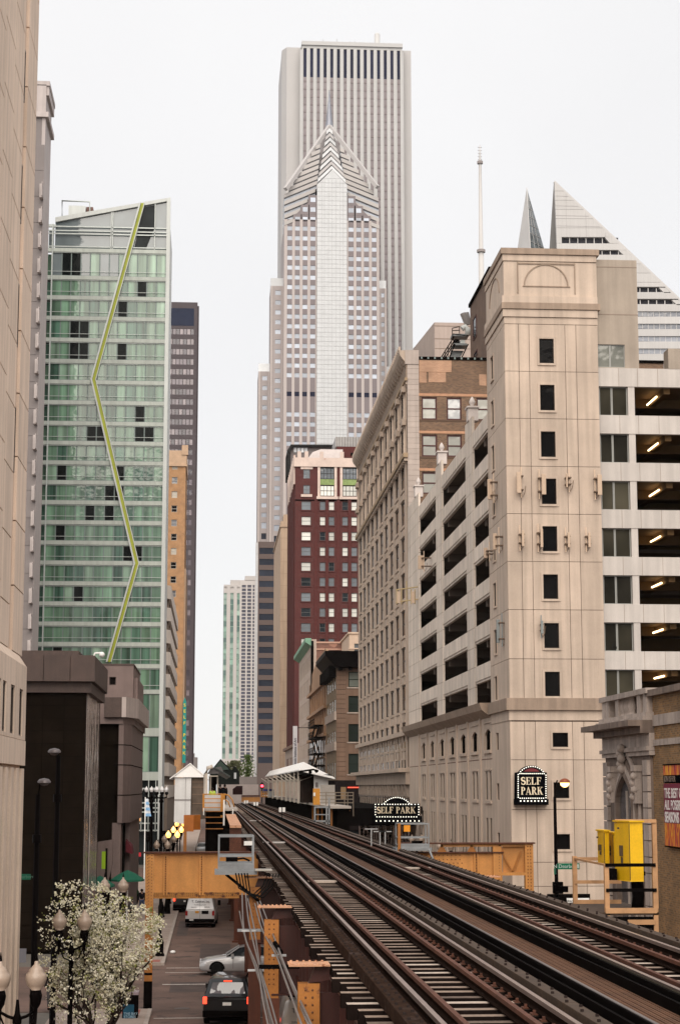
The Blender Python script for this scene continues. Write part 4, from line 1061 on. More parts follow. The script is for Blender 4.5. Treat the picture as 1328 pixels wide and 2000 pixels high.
scatter('pilaster', mb, otm, g3)
us = evenly(yC_ + 2, yD_ - 2, 8, .45); me_ = MB()
for z0_, z1_ in ((1480, 1455), (1520, 1490)):
    for u in us: place('window', win_mesh(u[1] - u[0], 3., (otm, dk1), 0)[0], g3, fR.P((u[0] + u[1]) / 2, .02, aX(620, z0_, XRt).z), fR.rz())
FE = thing('fire_escape', 'black iron fire escape zigzagging down the orange-tan facade', 'fire escape', (XRt - .8, yC_ + 14, 5))
mb = MB(); zl_ = [aX(620, y, XRt).z for y in (1520, 1498, 1476, 1446, 1424)]
ya_, yb_ = yC_ + 6, yC_ + 24
for i, z in enumerate(zl_):
    part('landing', MB().box(XRt - 1.6, XRt, ya_, yb_, z, z + .12), iron, FE)
    r_ = MB()
    for h in (.5, 1.0): r_.box(XRt - 1.6, XRt - 1.54, ya_, yb_, z + h, z + h + .07)
    for k in range(12): y = ya_ + k * (yb_ - ya_) / 11; r_.box(XRt - 1.6, XRt - 1.55, y, y + .06, z, z + 1.05)
    part('railing', r_, iron, FE)
    if i: part('stair_flight', MB().tube([(XRt - 1.2, ya_ + 2 if i % 2 else yb_ - 2, zl_[i - 1]), (XRt - 1.2, yb_ - 4 if i % 2 else ya_ + 4, z)], .14, 4).tube([(XRt - .6, ya_ + 2 if i % 2 else yb_ - 2, zl_[i - 1]), (XRt - .6, yb_ - 4 if i % 2 else ya_ + 4, z)], .14, 4), iron, FE)

YN = aX(657, 1500, XRt).y
g4 = thing('brown_corner_block', 'brown rusticated corner block with a deep black cornice, across the side street', 'building', (24, YN + 10, 0))
brn = M('brown_terracotta', (.205, .125, .085), .8, var=.12, scale=.5, streak=.12)
fN = Fa('front', YN); nx = lambda px: aY(px, 1400, YN).x; nz = lambda y: aY(680, y, YN).z
us = [(nx(680.5), nx(702)), (nx(722), nx(743))]; zs = sorted([(nz(1342), nz(1312)), (nz(1391), nz(1359)), (nz(1449), nz(1414)), (nz(1512), nz(1472))])
ztN = nz(1300)
mb = MB(); fN.wall(mb, nx(675), XRt + 30, 0, ztN, us, zs, .4); part('front_wall', mb, brn, g4)
me = MB().box(-(nx(675) - XRt) / 2, (nx(675) - XRt) / 2, 0, .42, 0, .62).mesh('rusticated_block', brn)
nb = int((ztN - nz(1525)) / .68)
for k in range(nb): place('rusticated_block', me, g4, ((XRt + nx(675)) / 2, YN - .03, nz(1525) + k * .68))
part('corner_core', MB().box(XRt + .05, nx(675), YN + .05, YN + 1, 0, ztN), M('brown_joint', (.10, .06, .04), .9), g4)
windows(g4, fN, us, zs, M('dark_green_sash', (.02, .028, .02), .5), [GL('green_black_glass', (.025, .032, .028), .06, .5), bl1, GL('half_blind', (.20, .22, .19), .1, .6)], d=-.2, hm=1, fr=.12, pick=lambda i: (0, 0, 0, 0, 0, 2, 2, 1)[min(i, 7)])
scatter('window_sill', (lambda m: [m.box(u[0] - .2, u[1] + .2, YN - .12, YN, z[0] - .18, z[0]) for z in zs for u in us] and m)(MB()), crs, g4)
ysN = yC_; ub = evenly(YN + 1, ysN - .5, 4, .7); 
gold = M('olive_tan_stone', (.24, .17, .10), .8, var=.12, streak=.15)
zb4 = sorted([(aX(648, y + 34, XRt).z, aX(648, y, XRt).z) for y in (1318, 1370, 1430, 1490)])
mb = MB(); fR.wall(mb, YN + .45, ysN, 0, ztN, ub, zb4, .35); part('street_wall', mb, gold, g4)
windows(g4, fR, ub, zb4, gold, [GL('olive_glass', (.09, .065, .03), .15, .4)], d=-.06, fr=.08)
scatter('band', (lambda m: [m.box(XRt - .3, XRt, YN, ysN, z, z + 1.2) for z in [aX(648, y, XRt).z for y in (1411, 1468)]] and m)(MB()), crs, g4)
part('core', MB().box(XRt + .45, XRt + 30, YN + .45, ysN, 0, ztN - .1), brn, g4)
part('cornice', MB().prism([(XRt - 1.7, ztN + 1.4), (XRt - .2, ztN - .3), (XRt + 30, ztN - .3), (XRt + 30, ztN + 2.0), (XRt - 1.7, ztN + 2.0)], 'y', YN - 1.6, ysN), iron, g4)
mb = MB()
for k in range(8): y = YN + .5 + k * (ysN - YN - 1) / 7; mb.box(XRt - 1.1, XRt, y, y + .5, ztN - 1.6, ztN)
for k in range(10): x = XRt + .3 + k * 1.4; mb.box(x, x + .5, YN - .9, YN, ztN - .7, ztN)
scatter('bracket', mb, iron, g4)
part('shop_fascia', MB().box(XRt - .3, XRt + 30, YN - .5, ysN, 3.4, nz(1524)), M('black_fascia', (.018, .014, .014), .5), g4)
part('shop_window', MB().box(XRt + .1, XRt + 30, YN - .05, YN, .2, 3.4), dk1, g4)
part('neon_strip', MB().tube([(nx(678), YN - .62, nz(1538)), (nx(702), YN - .62, nz(1538))], .06, 6), EM('red_neon', (1, .08, .04), 1.2, (.3, .02, .02)), g4)
part('shop_sign', MB().box(nx(665), nx(675), YN - .6, YN - .5, nz(1560), nz(1537)), M('tan_sign', (.25, .16, .08), .6), g4)
lo = thing('low_tan_shopfront', 'low two-storey tan shopfront at the foot of the red brick tower', 'building', (21, YT - 5, 0))
zlo = aX(582, 1452, XRt).z
us = evenly(yBn + 1, YT + 36, 7, .6); mb = MB(); zz2 = [(3.5, 7), (8.6, zlo - 2.5)]
fR.wall(mb, yBn + .05, YT + 40, 0, zlo, us, zz2, .4)
for i in range(len(mb.v)): mb.v[i] = (mb.v[i][0] - .35, mb.v[i][1], mb.v[i][2])
part('street_wall', mb, crs, lo); part('cornice', MB().box(XRt - .9, XRt - .35, yBn, YT + 40, zlo - .6, zlo), brn, lo)
windows(lo, Fa('right', XRt - .35), us, zz2, gmul, [dk1, sl1], d=-.3, fr=.1)
# blade banner
bn = thing('white_blade_banner', 'tall white vertical banner reading The Illinois Institute of Art', 'banner', (XRt - 1, 330, 8))
YL = 330.; a = aY(572, 1510, YL); b = aY(581, 1418, YL)
part('banner_cloth', MB().box(a.x, b.x, YL, YL + .12, a.z, b.z), M('white_cloth', (.68, .66, .68), .8, var=.04), bn)
me = text_mesh('The Illinois Institute of Art', .62, M('navy_print', (.03, .03, .06), .8), .01, 'LEFT', .01, .92)
me.transform(Matrix.Rotation(R(-90), 4, 'Y')); place('lettering', me, bn, ((a.x + b.x) / 2 + .2, YL - .03, a.z + .15))
part('bracket', MB().tube([(b.x, YL + .06, b.z - .3), (XRt, YL + .06, b.z - .3)], .06).tube([(b.x, YL + .06, a.z + 1.5), (XRt, YL + .06, a.z + 1.5)], .06), iron, bn)

# ================================================================== RIGHT: ornate tan office block
Y0 = aX(799.5, 1500, XRt).y; Y1 = aX(701, 1500, XRt).y
OB = thing('ornate_terracotta_block', 'ornate grey-tan terracotta office block with a deep bracketed cornice and brown brick end wall', 'building', (28, Y0 + 25, 0))
ter = M('grey_terracotta', (.44, .345, .275), .8, var=.14, scale=.8, streak=.16, bump=.3, fine=.1)
terd = M('dark_terracotta', (.25, .185, .14), .85, var=.3, scale=1.6, fine=.2)
tero = M('ochre_terracotta', (.34, .24, .15), .8, var=.25, scale=1.2)
zr = aX(792, 697, XRt).z + .3
nb = 10; bay = (Y1 - Y0 - 2.2) / nb
ys = Y0 + 1.6
ucols = [(ys + k * bay + bay * .28, ys + k * bay + bay * .78) for k in range(nb)]
fl = 3.42
ztopw = zr - 2.9
rows = []
z = ztopw
for k in range(11):
    rows.append((z - fl + .75, z - .35)); z -= fl
zbase = z
mb = MB(); fR.wall(mb, Y0 + .0, Y1, 0, zr - 1.2, ucols, sorted(rows) , .5); part('street_wall', mb, ter, OB)
windows(OB, fR, ucols, rows, M('brown_sash', (.045, .03, .026), .6), [GL('brown_black_glass', (.016, .012, .010), .08, .45)], d=-.10, hm=1, vm=0, fr=.1)
mb = MB(); mc = MB()
for k in range(nb + 1):
    y = ys + k * bay - bay * .11 + .05
    if y + .5 > Y1: continue
    mb.box(XRt - .06, XRt, y, y + bay * .2, zbase - .2, zr - 1.6)
    # slim colonnette in the middle of each pier with capitals on the top storeys
    mc.tube([(XRt - .1, y + bay * .1, ztopw - 2 * fl), (XRt - .1, y + bay * .1, ztopw - .4)], .12, 6)
    for zz_ in (ztopw - .5, ztopw - fl - .2, ztopw - 2 * fl): mc.box(XRt - .4, XRt - .05, y - .12, y + bay * .2 + .12, zz_ - .3, zz_ + .22)
scatter('pilaster', mb, ter, OB); scatter('colonnette', mc, ter, OB)
for k, (za_, zb2) in enumerate(rows):
    mb = MB()
    for u in ucols: mb.box(XRt - .1, XRt, u[0] - .14, u[1] + .14, za_ - .26, za_ - .02); mb.box(XRt - .06, XRt, u[0] + .1, u[1] - .1, za_ - .95, za_ - .4); mb.box(XRt - .12, XRt, u[0] - .1, u[1] + .1, zb2 + .02, zb2 + .16)
    scatter('sill_course', mb, ter, OB)
for z_, dd, hh_ in ((ztopw - fl * 2 - .3, .42, .4), (ztopw + .02, .25, .3)):
    part('string_cornice', MB().box(XRt - dd, XRt, Y0 - .2, Y1, z_, z_ + hh_), tero, OB)
    mb = MB(); n = 46
    for k in range(n): y = Y0 + k * (Y1 - Y0) / n; mb.box(XRt - dd + .1, XRt, y, y + .4, z_ - .3, z_ - .01)
    scatter('dentil', mb, ter, OB)
part('frieze', MB().box(XRt - .12, XRt, Y0, Y1, ztopw + .35, zr - 1.25), terd, OB)
part('main_cornice', MB().prism([(XRt - .75, zr - .2), (XRt - .65, zr - .5), (XRt - .2, zr - 1.1), (XRt + .6, zr - 1.1), (XRt + .6, zr), (XRt - .75, zr)], 'y', Y0 - .05, Y1), ter, OB)
mb = MB(); n = 40
for k in range(n): y = Y0 + .2 + k * (Y1 - Y0) / n; mb.prism([(XRt - .5, zr - .7), (XRt, zr - 1.9), (XRt, zr - .7)], 'y', y, y + .38)
scatter('cornice_bracket', mb, terd, OB)
mb = MB(); n = 62
for k in range(n): y = Y0 + k * (Y1 - Y0) / n; mb.prism([(y, zr), (y + .55, zr), (y + .42, zr + .38), (y + .13, zr + .38)], 'x', XRt - .8, XRt - .6)
scatter('lion_cresting', mb, ter, OB)
# lower zone: cornice, colonnade, frieze, brackets
Zs = [aX(799, y, XRt).z for y in (1427, 1436, 1478, 1500, 1508, 1532, 1546, 1610)]
part('string_cornice', MB().box(XRt - .45, XRt, Y0 - .1, Y1, Zs[1], Zs[0]), ter, OB)
part('colonnade_recess', MB().box(XRt - .02, XRt, Y0 + .5, Y1, Zs[2] - .9, Zs[1] - .1), MATS['brown_black_glass'], OB)
mb = MB(); za_ = Zs[2] - 1.1
for k in range(2 * nb):
    y = ys + k * bay / 2; mb.prism([(XRt - .02, y), (XRt - .055, y + .12), (XRt - .07, y + .4), (XRt - .055, y + .68), (XRt - .02, y + .8)], 'z', za_, Zs[1] - .5); mb.box(XRt - .13, XRt - .02, y - .15, y + .95, Zs[1] - .5, Zs[1] - .01); mb.box(XRt - .1, XRt - .02, y - .1, y + .9, za_ - .25, za_)
scatter('column', mb, ter, OB)
part('string_cornice', MB().box(XRt - 1.0, XRt, Y0 - .1, Y1 + .4, Zs[4], Zs[3]), ter, OB)
part('frieze', MB().box(XRt - .35, XRt, Y0, Y1 + .2, Zs[5], Zs[4]), ter, OB)
mb = MB()
for k in range(2 * nb):
    y = ys + k * bay / 2; mb.prism([(XRt - .28, Zs[5]), (XRt - .04, Zs[6] - .6), (XRt - .04, Zs[5])], 'y', y, y + .8); mb.box(XRt - .07, XRt - .03, y, y + .9, 1, Zs[6] - .7)
scatter('lower_bracket', mb, ter, OB)
part('lower_glazing', MB().box(XRt - .03, XRt, Y0 + .2, Y1, 1.2, Zs[6] - .5), wm_dark, OB)
# end wall facing the camera
fE = Fa('front', Y0); ex = lambda px: aY(px, 800, Y0).x; ez = lambda y: aY(870, y, Y0).z
mb0 = MB().box(-(ex(818) - XRt) / 2, (ex(818) - XRt) / 2, 0, .5, 0, .48).mesh('pier_block', M('pale_grey_stone', (.42, .35, .31), .8, var=.08, scale=1, streak=.1))
z = ez(1120)
while z < zr - 1.3: place('pier_block', mb0, OB, ((XRt + ex(818)) / 2, Y0 - .04, z)); z += .5
part('pier_core', MB().box(XRt + .01, ex(818) - .01, Y0 + .02, Y0 + .6, 0, zr), ter, OB)
part('pier_cap', MB().box(XRt - .2, ex(818), Y0 - .12, Y0 + .5, zr - 1.3, zr + .02), MATS['pale_grey_stone'], OB)
bbr = BR('brown_brick', (.19, .105, .062), (.085, .05, .032), (.22, .15, .10), 'front', dirt=.2)
us = [(ex(823), ex(853)), (ex(872), ex(901)), (ex(930), ex(958))]; zs = sorted([(ez(820), ez(776)), (ez(892), ez(849)), (ez(965), ez(922)), (ez(1038), ez(995))])
mb = MB(); fE.wall(mb, ex(818), XRt + 24, 0, ez(703), us, zs, .4); part('brick_end_wall', mb, bbr, OB)
dr = M('oxblood_sash', (.06, .014, .012), .6); gb = GL('grey_blind_glass', (.33, .32, .28), .08, .8, var=.1)
windows(OB, fE, us, zs, dr, [gb, GL('reflecting_sash', (.5, .5, .5), .05, .9)], d=-.15, hm=1, fr=.14, pick=lambda i: 1 if i == 7 + 3 else 0)
salm = M('salmon_brick_band', (.46, .25, .15), .85, var=.15, scale=3)
part('lintel_band', MB().box(ex(818), XRt + 24, Y0 - .05, Y0, ez(774), ez(769)).box(ex(818), XRt + 24, Y0 - .05, Y0, ez(847), ez(842)).box(ex(818), XRt + 24, Y0 - .05, Y0, ez(920), ez(915)), salm, OB)
part('dark_band', MB().box(ex(818), XRt + 24, Y0 - .03, Y0, ez(823.5), ez(820)).box(ex(818), XRt + 24, Y0 - .03, Y0, ez(896), ez(892)), MATS['brown_joint'], OB)
# stepped patches of newer salmon brick near the roof
scatter('brick_patch', MB().box(ex(819), ex(882), Y0 - .03, Y0 - .002, ez(727), ez(704)).box(ex(819), ex(833), Y0 - .031, Y0 - .002, ez(748), ez(727.5)).box(ex(837), ex(871), Y0 - .029, Y0 - .002, ez(747), ez(727.5)).box(ex(936), ex(950), Y0 - .03, Y0 - .002, ez(752), ez(730)), BR('salmon_brick', (.50, .29, .18), (.42, .23, .14), (.36, .24, .17), 'front', dirt=.25), OB)
part('core', MB().box(XRt + .5, XRt + 24, Y0 + .42, Y1, 0, zr - .8), bbr, OB)
part('roof_tar_edge', MB().box(ex(818), XRt + 24, Y0 - .1, Y0 + .5, ez(703), ez(697.5)), dark, OB)
mb = MB()
for k in range(10): x = ex(822 + 13 * k); mb.box(x, x + .15, Y0 - .13, Y0 - .1, ez(702), ez(698))
scatter('clip', mb, gmul, OB)
# roof-top things
rf = thing('brown_brick_upper_block', 'taller brown brick block rising at the back of the roof behind the parking tower', 'building', (aY(940, 640, 172).x, 172, zr - .8))
bx = aY(918, 640, 172).x; Yr = 172.
yf2 = aX(918, 600, bx).y; Yn = aX(948, 600, bx).y
part('brick_wall', MB().box(bx, bx + 12, Yn - 3, Yr, zr - .8, aX(918, 600, bx).z), BR('brown_brick_side', (.15, .09, .06), (.125, .075, .05), (.14, .09, .065), 'right'), rf)
part('parapet', MB().box(bx - .15, bx + 12, Yn - 3, Yr + .1, aX(918, 600, bx).z, aX(918, 600, bx).z + .35), dark, rf)
windows(rf, Fa('right', bx), [], [], dr, [wm_dark], d=.02, fr=.08, cells=[((aX(929, 640, bx).y - .5, aX(925, 640, bx).y + .3), (aX(927, 662, bx).z, aX(927, 620, bx).z)), ((aX(931, 700, bx).y - .5, aX(926, 700, bx).y), (aX(927, 700, bx).z, aX(927, 690, bx).z))])
ph = thing('beige_lift_house', 'plain beige roof-top lift house behind the brick end wall', 'rooftop block', (aY(860, 660, 190).x, 190, zr - .8))
a = aY(848, 640, 190); b = aY(930, 628, 190); c = aY(830, 650, 190)
bei = M('beige_render', (.42, .34, .30), .85, var=.12, scale=.4, streak=.1)
part('walls', MB().prism([(a.x, 190), (b.x, 190), (b.x, 202), (c.x, 202), (aX(829, 650, a.x - .0).x - .9, 201)], 'z', zr - .8, a.z + .6), bei, ph)
for y in (637, 662, 681): z = aY(860, y, 190).z; part('joint', MB().box(a.x, b.x, 189.97, 190, z, z + .06), crd, ph)
sf = thing('roof_stair', 'grey steel roof stair with handrails and a landing below white exhaust pipes', 'stair', (aY(890, 690, 174).x, 174, zr - .8))
Ys = 174.; q = lambda px, y: aY(px, y, Ys)
steel = M('grey_steel', (.16, .17, .175), .5, .5, var=.15)
for k in range(8):
    t = k / 8; x0_ = q(884 + 6 * t - 8 * (1 - t) + 4, 680).x; a = q(880 + 5 * t, 697 - 22 * t); b = q(899 + 12 * t, 697 - 22 * t)
    part('tread', MB().box(a.x, b.x, Ys + t * 2, Ys + t * 2 + .35, a.z, a.z + .07), steel, sf)
mb = MB()
for (p0, p1) in (((877, 699), (888, 672)), ((901, 699), (914, 672)), ((862, 697), (886, 658)), ((866, 697), (888, 664)), ((870, 698), (886, 672))): mb.tube([q(*p0), q(*p1)], .06, 5)
for px, ya_, yb_ in ((869, 684, 697), (875, 675, 697), (881, 666, 690)): mb.tube([q(px, ya_), q(px, yb_)], .04, 4)
for (p0, p1) in (((883, 652), (883, 641)), ((897, 652), (897, 638)), ((883, 641), (897, 638)), ((883, 646), (897, 645)), ((883, 652), (914, 656)), ((883, 652), (886, 672))): mb.tube([q(*p0), q(*p1)], .05, 4)
part('rail', mb, iron, sf)
a = q(883, 656); b = q(915, 652); part('landing', MB().box(a.x, b.x, Ys, Ys + 1.6, a.z, b.z), steel, sf)
a = q(886, 672); b = q(912, 674); part('landing', MB().box(a.x, b.x, Ys, Ys + 1.6, a.z - .1, a.z + .1), steel, sf)
a = q(900, 671); b = q(909, 662); part('unit', MB().box(a.x, b.x, Ys + .4, Ys + 1.2, a.z, b.z), wpan, sf)
part('fan', MB().lathe(q(893, 666).x, Ys + .6, [(.28, q(893, 670).z), (.3, q(893, 661).z)], 10), dark, sf)
ex_ = thing('white_exhaust_stacks', 'two white exhaust pipes beside the roof stair', 'exhaust pipe', tuple(q(910, 650)))
part('pipe', MB().tube([q(903, 612), q(912, 634)], .28, 10).tube([q(910, 611), q(915, 634)], .28, 10), wlo, ex_)
part('elbow', MB().tube([q(902, 642), q(908, 638), q(913, 645), q(914, 655)], .3, 10), wpan, ex_)
# ================================================================== RIGHT: parking garage with corner stair tower
YG0 = 106.2
GP = thing('parking_garage', 'pale concrete multi-storey parking garage with open decks, an arcaded base and a corner stair tower', 'building', (28, 125, 0))
pc = M('garage_precast', (.51, .405, .325), .8, var=.12, scale=.4, streak=.15, bump=.15, fine=.05)
pcb = M('garage_band_brown', (.33, .245, .185), .8, var=.14, scale=.8, streak=.2)
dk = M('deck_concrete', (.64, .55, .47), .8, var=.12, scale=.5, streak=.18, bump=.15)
dki = M('shaded_deck_concrete', (.13, .10, .08), .85, var=.25, scale=.5)  # darker than the spandrels: shade inside the decks put into the colour
grv = M('groove', (.12, .055, .035), .9)
gx = lambda px, y=1300: aY(px, y, YG0).x
gz = lambda y: aY(1080, y, YG0).z
XT1 = gx(1181)
Yt = aX(955, 1100, XRt).y
zrim0, zrim1 = gz(1387), gz(1367)
zcap = gz(490)
fF = Fa('front', YG0)
ztw = [(662, 710), (752, 802), (843, 893), (935, 985), (1028, 1077), (1122, 1170), (1217, 1266), (1312, 1360)]
jl = [634, 726, 818, 911, 1004, 1097, 1191, 1287, 1364]
wx = (gx(1063), gx(1092))
cols = [(XRt, gx(1022)), (gx(1022), gx(1043)), (gx(1043), gx(1115)), (gx(1115), gx(1137)), (gx(1137), XT1)]
def ringpanel(par, f, u0, u1, z0, z1, hole, mat, g=.03, d0=-.12, d1=0.):
    mb = MB(); a, b, c, d = hole
    f.box(mb, u0 + g / 2, a, z0 + g / 2, z1 - g / 2, d0, d1); f.box(mb, b, u1 - g / 2, z0 + g / 2, z1 - g / 2, d0, d1)
    f.box(mb, a, b, z0 + g / 2, c, d0, d1); f.box(mb, a, b, d, z1 - g / 2, d0, d1)
    part('panel', mb, mat, par)
def frame_trim(par, f, a, b, c, d, mat, w=.13, dd=.05):
    mb = MB(); f.box(mb, a - w, a, c - w, d + w, .001, dd); f.box(mb, b, b + w, c - w, d + w, .001, dd); f.box(mb, a, b, c - w, c, .001, dd + .03); f.box(mb, a, b, d, d + w, .001, dd)
    part('window_surround', mb, mat, par)
part('tower_core', MB().box(XRt + .13, XT1 - .05, YG0 + .13, Yt, 0, zcap - .3), grv, GP)
ztp = [gz(y) for y in jl]
holes = []
gwin = GL('tower_dark_glass', (.006, .0055, .0055), .06, .5, var=.3)
sfr = M('tower_sash', (.035, .028, .024), .5)
sw = (aX(968.5, 1100, XRt).y, aX(963.5, 1100, XRt).y)
fS = Fa('right', XRt)
for k in range(8):
    z1, z0 = ztp[k], ztp[k + 1]; wy = (gz(ztw[k][1]), gz(ztw[k][0]))
    for i, (a, b) in enumerate(cols):
        if i == 2: ringpanel(GP, fF, a, b, z0, z1, (wx[0], wx[1], wy[0], wy[1]), pc)
        else: panel(GP, fF, a, b, z0, z1, pc, -.12, 0, .03)
    frame_trim(GP, fF, wx[0], wx[1], wy[0], wy[1], pc)
    windows(GP, fF, [wx], [wy], sfr, [gwin], d=-.1, fr=.05)
    s0, s1 = YG0 + .0, Yt
    m1, m2 = s0 + .9, s1 - 1.6
    panel(GP, fS, s0 + .13, m1, z0, z1, pc, -.12, 0, .03); panel(GP, fS, m2, s1, z0, z1, pc, -.12, 0, .03)
    ringpanel(GP, fS, m1, m2, z0, z1, (sw[0], sw[1], wy[0], wy[1]), pc)
    frame_trim(GP, fS, sw[0], sw[1], wy[0], wy[1], pc, .1)
    windows(GP, fS, [sw], [wy], sfr, [gwin], d=-.1, fr=.04)
# crown of the tower
zq = [gz(y) for y in (620, 606, 593, 583, 512, 499, 487)]
def wrap(z0, z1, o, mat, nm):
    part(nm, MB().box(XRt - o, XT1 + (o if nm == 'cornice' else 0), YG0 - o, Yt + .05, z0, z1), mat, GP)
wrap(ztp[0] + .02, zq[0] - .02, .0, pc, 'panel_band')
wrap(zq[0], zq[1], .08, pc, 'panel_band')
wrap(zq[1] + .03, zq[2], .16, pcb, 'cornice')
wrap(zq[2], zq[3] + .1, .12, pc, 'panel_band')
part('attic_wall', MB().box(XRt, XT1, YG0, Yt, zq[3] + .1, zq[4]), pc, GP)
wrap(zq[4] + .03, zq[5], .06, pc, 'panel_band')
wrap(zq[5] + .02, zq[6], .16, pcb, 'cornice')
mb = MB()
a, b = gx(1022), gx(1137)
for u in (a, b): fF.box(mb, u - .03, u + .03, zq[3] + .3, zq[4] - .05, .0, .05)
fF.box(mb, a, b, zq[4] - .16, zq[4] - .08, 0, .06); fF.box(mb, a + .3, b - .3, zq[3] + .72, zq[3] + .78, 0, .05)
cxm = gx(1079); rr = 1.32; cz0 = zq[3] + .78
for f_, c_, rx in ((fF, cxm, rr), (fS, YG0 + (Yt - YG0) * .5, 1.9)):
    for k in range(16):
        t0, t1 = math.pi * k / 16, math.pi * (k + 1) / 16
        f_.poly(mb, [(c_ + rx * math.cos(t0), cz0 + rr * math.sin(t0)), (c_ + (rx + .07) * math.cos(t0), cz0 + (rr + .07) * math.sin(t0)), (c_ + (rx + .07) * math.cos(t1), cz0 + (rr + .07) * math.sin(t1)), (c_ + rx * math.cos(t1), cz0 + rr * math.sin(t1))], 0, .05)
part('arch_relief', mb, pcb, GP)
# base of the tower
wrap(zrim0, zrim1 + .1, .22, pcb, 'cornice')
wrap(gz(1407), zrim0, .04, pc, 'panel_band')
jb = [1409, 1484, 1581, 1684, 1731, 1770]
bw = [(1431, 1459), (1528, 1559), (1629, 1659)]
for k in range(5):
    z1, z0 = gz(jb[k]), gz(jb[k + 1])
    for i, (a, b) in enumerate(cols):
        if i == 2 and k < 3:
            w2 = (gx(1076), gx(1106)); wy = (gz(bw[k][1]), gz(bw[k][0]))
            ringpanel(GP, fF, a, b, z0, z1, (w2[0], w2[1], wy[0], wy[1]), pc); frame_trim(GP, fF, w2[0], w2[1], wy[0], wy[1], pc)
            windows(GP, fF, [w2], [wy], sfr, [gwin], d=-.1, fr=.03)
        else: panel(GP, fF, a, b, z0, z1, pc, -.12, 0, .03)
part('base_plinth', MB().box(XRt, XT1 + 14, YG0 - .02, YG0 + .12, 0, gz(1770)), pc, GP)
part('dark_shopfront', MB().box(gx(1060), gx(1142), YG0 - .06, YG0 - .03, gz(1800), gz(1746)), dark, GP)
for (px, tt) in ((1097, 'SPACE'), (1113, 'AVAILABLE')):
    pass
sg = thing('small_white_shop_sign', 'small white SPACE AVAILABLE sign low on the garage front behind the lamp post', 'sign', (gx(1108), YG0 - .1, 2))
part('sign_board', MB().box(gx(1097), gx(1111), YG0 - .12, YG0 - .08, gz(1770), gz(1754)).box(gx(1113), gx(1140), YG0 - .12, YG0 - .08, gz(1770), gz(1754)), wht, sg)
lt = M('black_print', (.02, .02, .02), .6)
place('lettering', text_mesh('SPACE', .17, lt, .006), sg, (gx(1104), YG0 - .13, gz(1762))); place('lettering', text_mesh('AVAILABLE', .17, lt, .006), sg, (gx(1126), YG0 - .13, gz(1762)))
# side: arcaded base storeys
Ye = Y0 - .05
zA = zrim0; arches = [(aX(p0, 1460, XRt).y, aX(p1, 1460, XRt).y) for p0, p1 in ((947, 958.5), (921.5, 932.5), (899.5, 909.5), (878.5, 887.5), (859, 867), (840.5, 847.5), (824, 830.5))]
arches = [tuple(sorted(a)) for a in arches]
zs0, zs1, zs2 = aX(950, 1465, XRt).z, aX(950, 1438, XRt).z, aX(950, 1424, XRt).z
slots = []
for a, b in arches:
    c = (a + b) / 2; w = (b - a) * .5
    slots += [(c - w, c - w * .28), (c + w * .28, c + w)]
zl = [aX(950, y, XRt).z for y in (1562, 1507, 1645, 1597)]
zr1 = (zl[0], zl[1]); zr2 = (1.5, zl[3])
mb = MB()
fS.wall(mb, Yt - .2, Ye, 0, aX(950, 1484, XRt).z, slots, [zr2, zr1], .4)
part('base_wall', mb, pc, GP)
part('joint_line', MB().box(XRt - .0, XRt + .3, Yt, Ye, aX(950, 1484, XRt).z, aX(950, 1484, XRt).z + .06), grv, GP)
mb = MB(); zj = aX(950, 1484, XRt).z + .06
fS.wall(mb, Yt - .2, Ye, zj, zA, arches, [(zs0, zs2)], .4)
for a, b in arches:   # pointed heads: fill the corners above the springing
    c = (a + b) / 2; h = b - a
    for s in (-1, 1):
        e = a if s < 0 else b; pts = [(e, zs1), (e, zs2)] + [(c, zs2)]
        arc = [(c + s * (h / 2) * (1 - (t / 5.) ** 1.8) if t < 5 else c, zs1 + (zs2 - zs1) * (t / 5.) ** .75) for t in range(5, -1, -1)]
        fS.poly(mb, [(e, zs2)] + arc, -.4, -.001)
part('arcade_wall', mb, pc, GP)
mb = MB()
for a, b in arches:
    c = (a + b) / 2
    for s in (a - .28, b + .12): fS.box(mb, s, s + .16, zs0 - .1, zs2 - .3, 0, .07)
    fS.box(mb, a - .3, b + .3, zs0 - .22, zs0 - .02, 0, .12)
    fS.box(mb, a - .4, b + .4, zs2 + .35, zs2 + .45, 0, .07)
    pil = b + (arches[0][1] - arches[0][0]) * .62
    if pil < Ye - .5: fS.box(mb, pil, pil + .5, 1, zs2 + .8, 0, .1)
scatter('arch_trim', mb, pc, GP)
part('arch_opening', MB().box(XRt + .12, XRt + .42, Yt, Ye, zs0 - .3, zs2 + .1), dark, GP)
mb = MB()
for z0_, z1_ in (zr1, zr2):
    for a, b in slots: fS.box(mb, a, b, z0_, z1_, -.12, -.06)
part('slot_glass', mb, wm_dark, GP, kind='stuff')
mb = MB()
for a, b in arches:
    fS.box(mb, a - .12, b + .12, zl[0] - .22, zl[0] - .05, 0, .1); fS.box(mb, a - .12, b + .12, zl[1] + .06, zl[1] + .16, 0, .06)
scatter('sill', mb, pc, GP)
# side of the tower at base with slits
mb = MB(); swz = [(aX(966, y1_, XRt).z, aX(966, y0_, XRt).z) for y0_, y1_ in ((1432, 1465), (1530, 1562), (1625, 1655))]
fS.wall(mb, YG0 + .13, Yt - .2, 0, zrim0, [sw], sorted(swz), .3); part('tower_side_base', mb, pc, GP)
windows(GP, fS, [sw], sorted(swz), sfr, [gwin], d=-.15, fr=.04)
part('side_cornice', MB().prism([(XRt - .75, zrim1 + .15), (XRt - .6, zrim1 - .3), (XRt, zrim0 - .15), (XRt + .3, zrim0 - .15), (XRt + .3, zrim1 + .15)], 'y', Yt, Ye), pcb, GP)
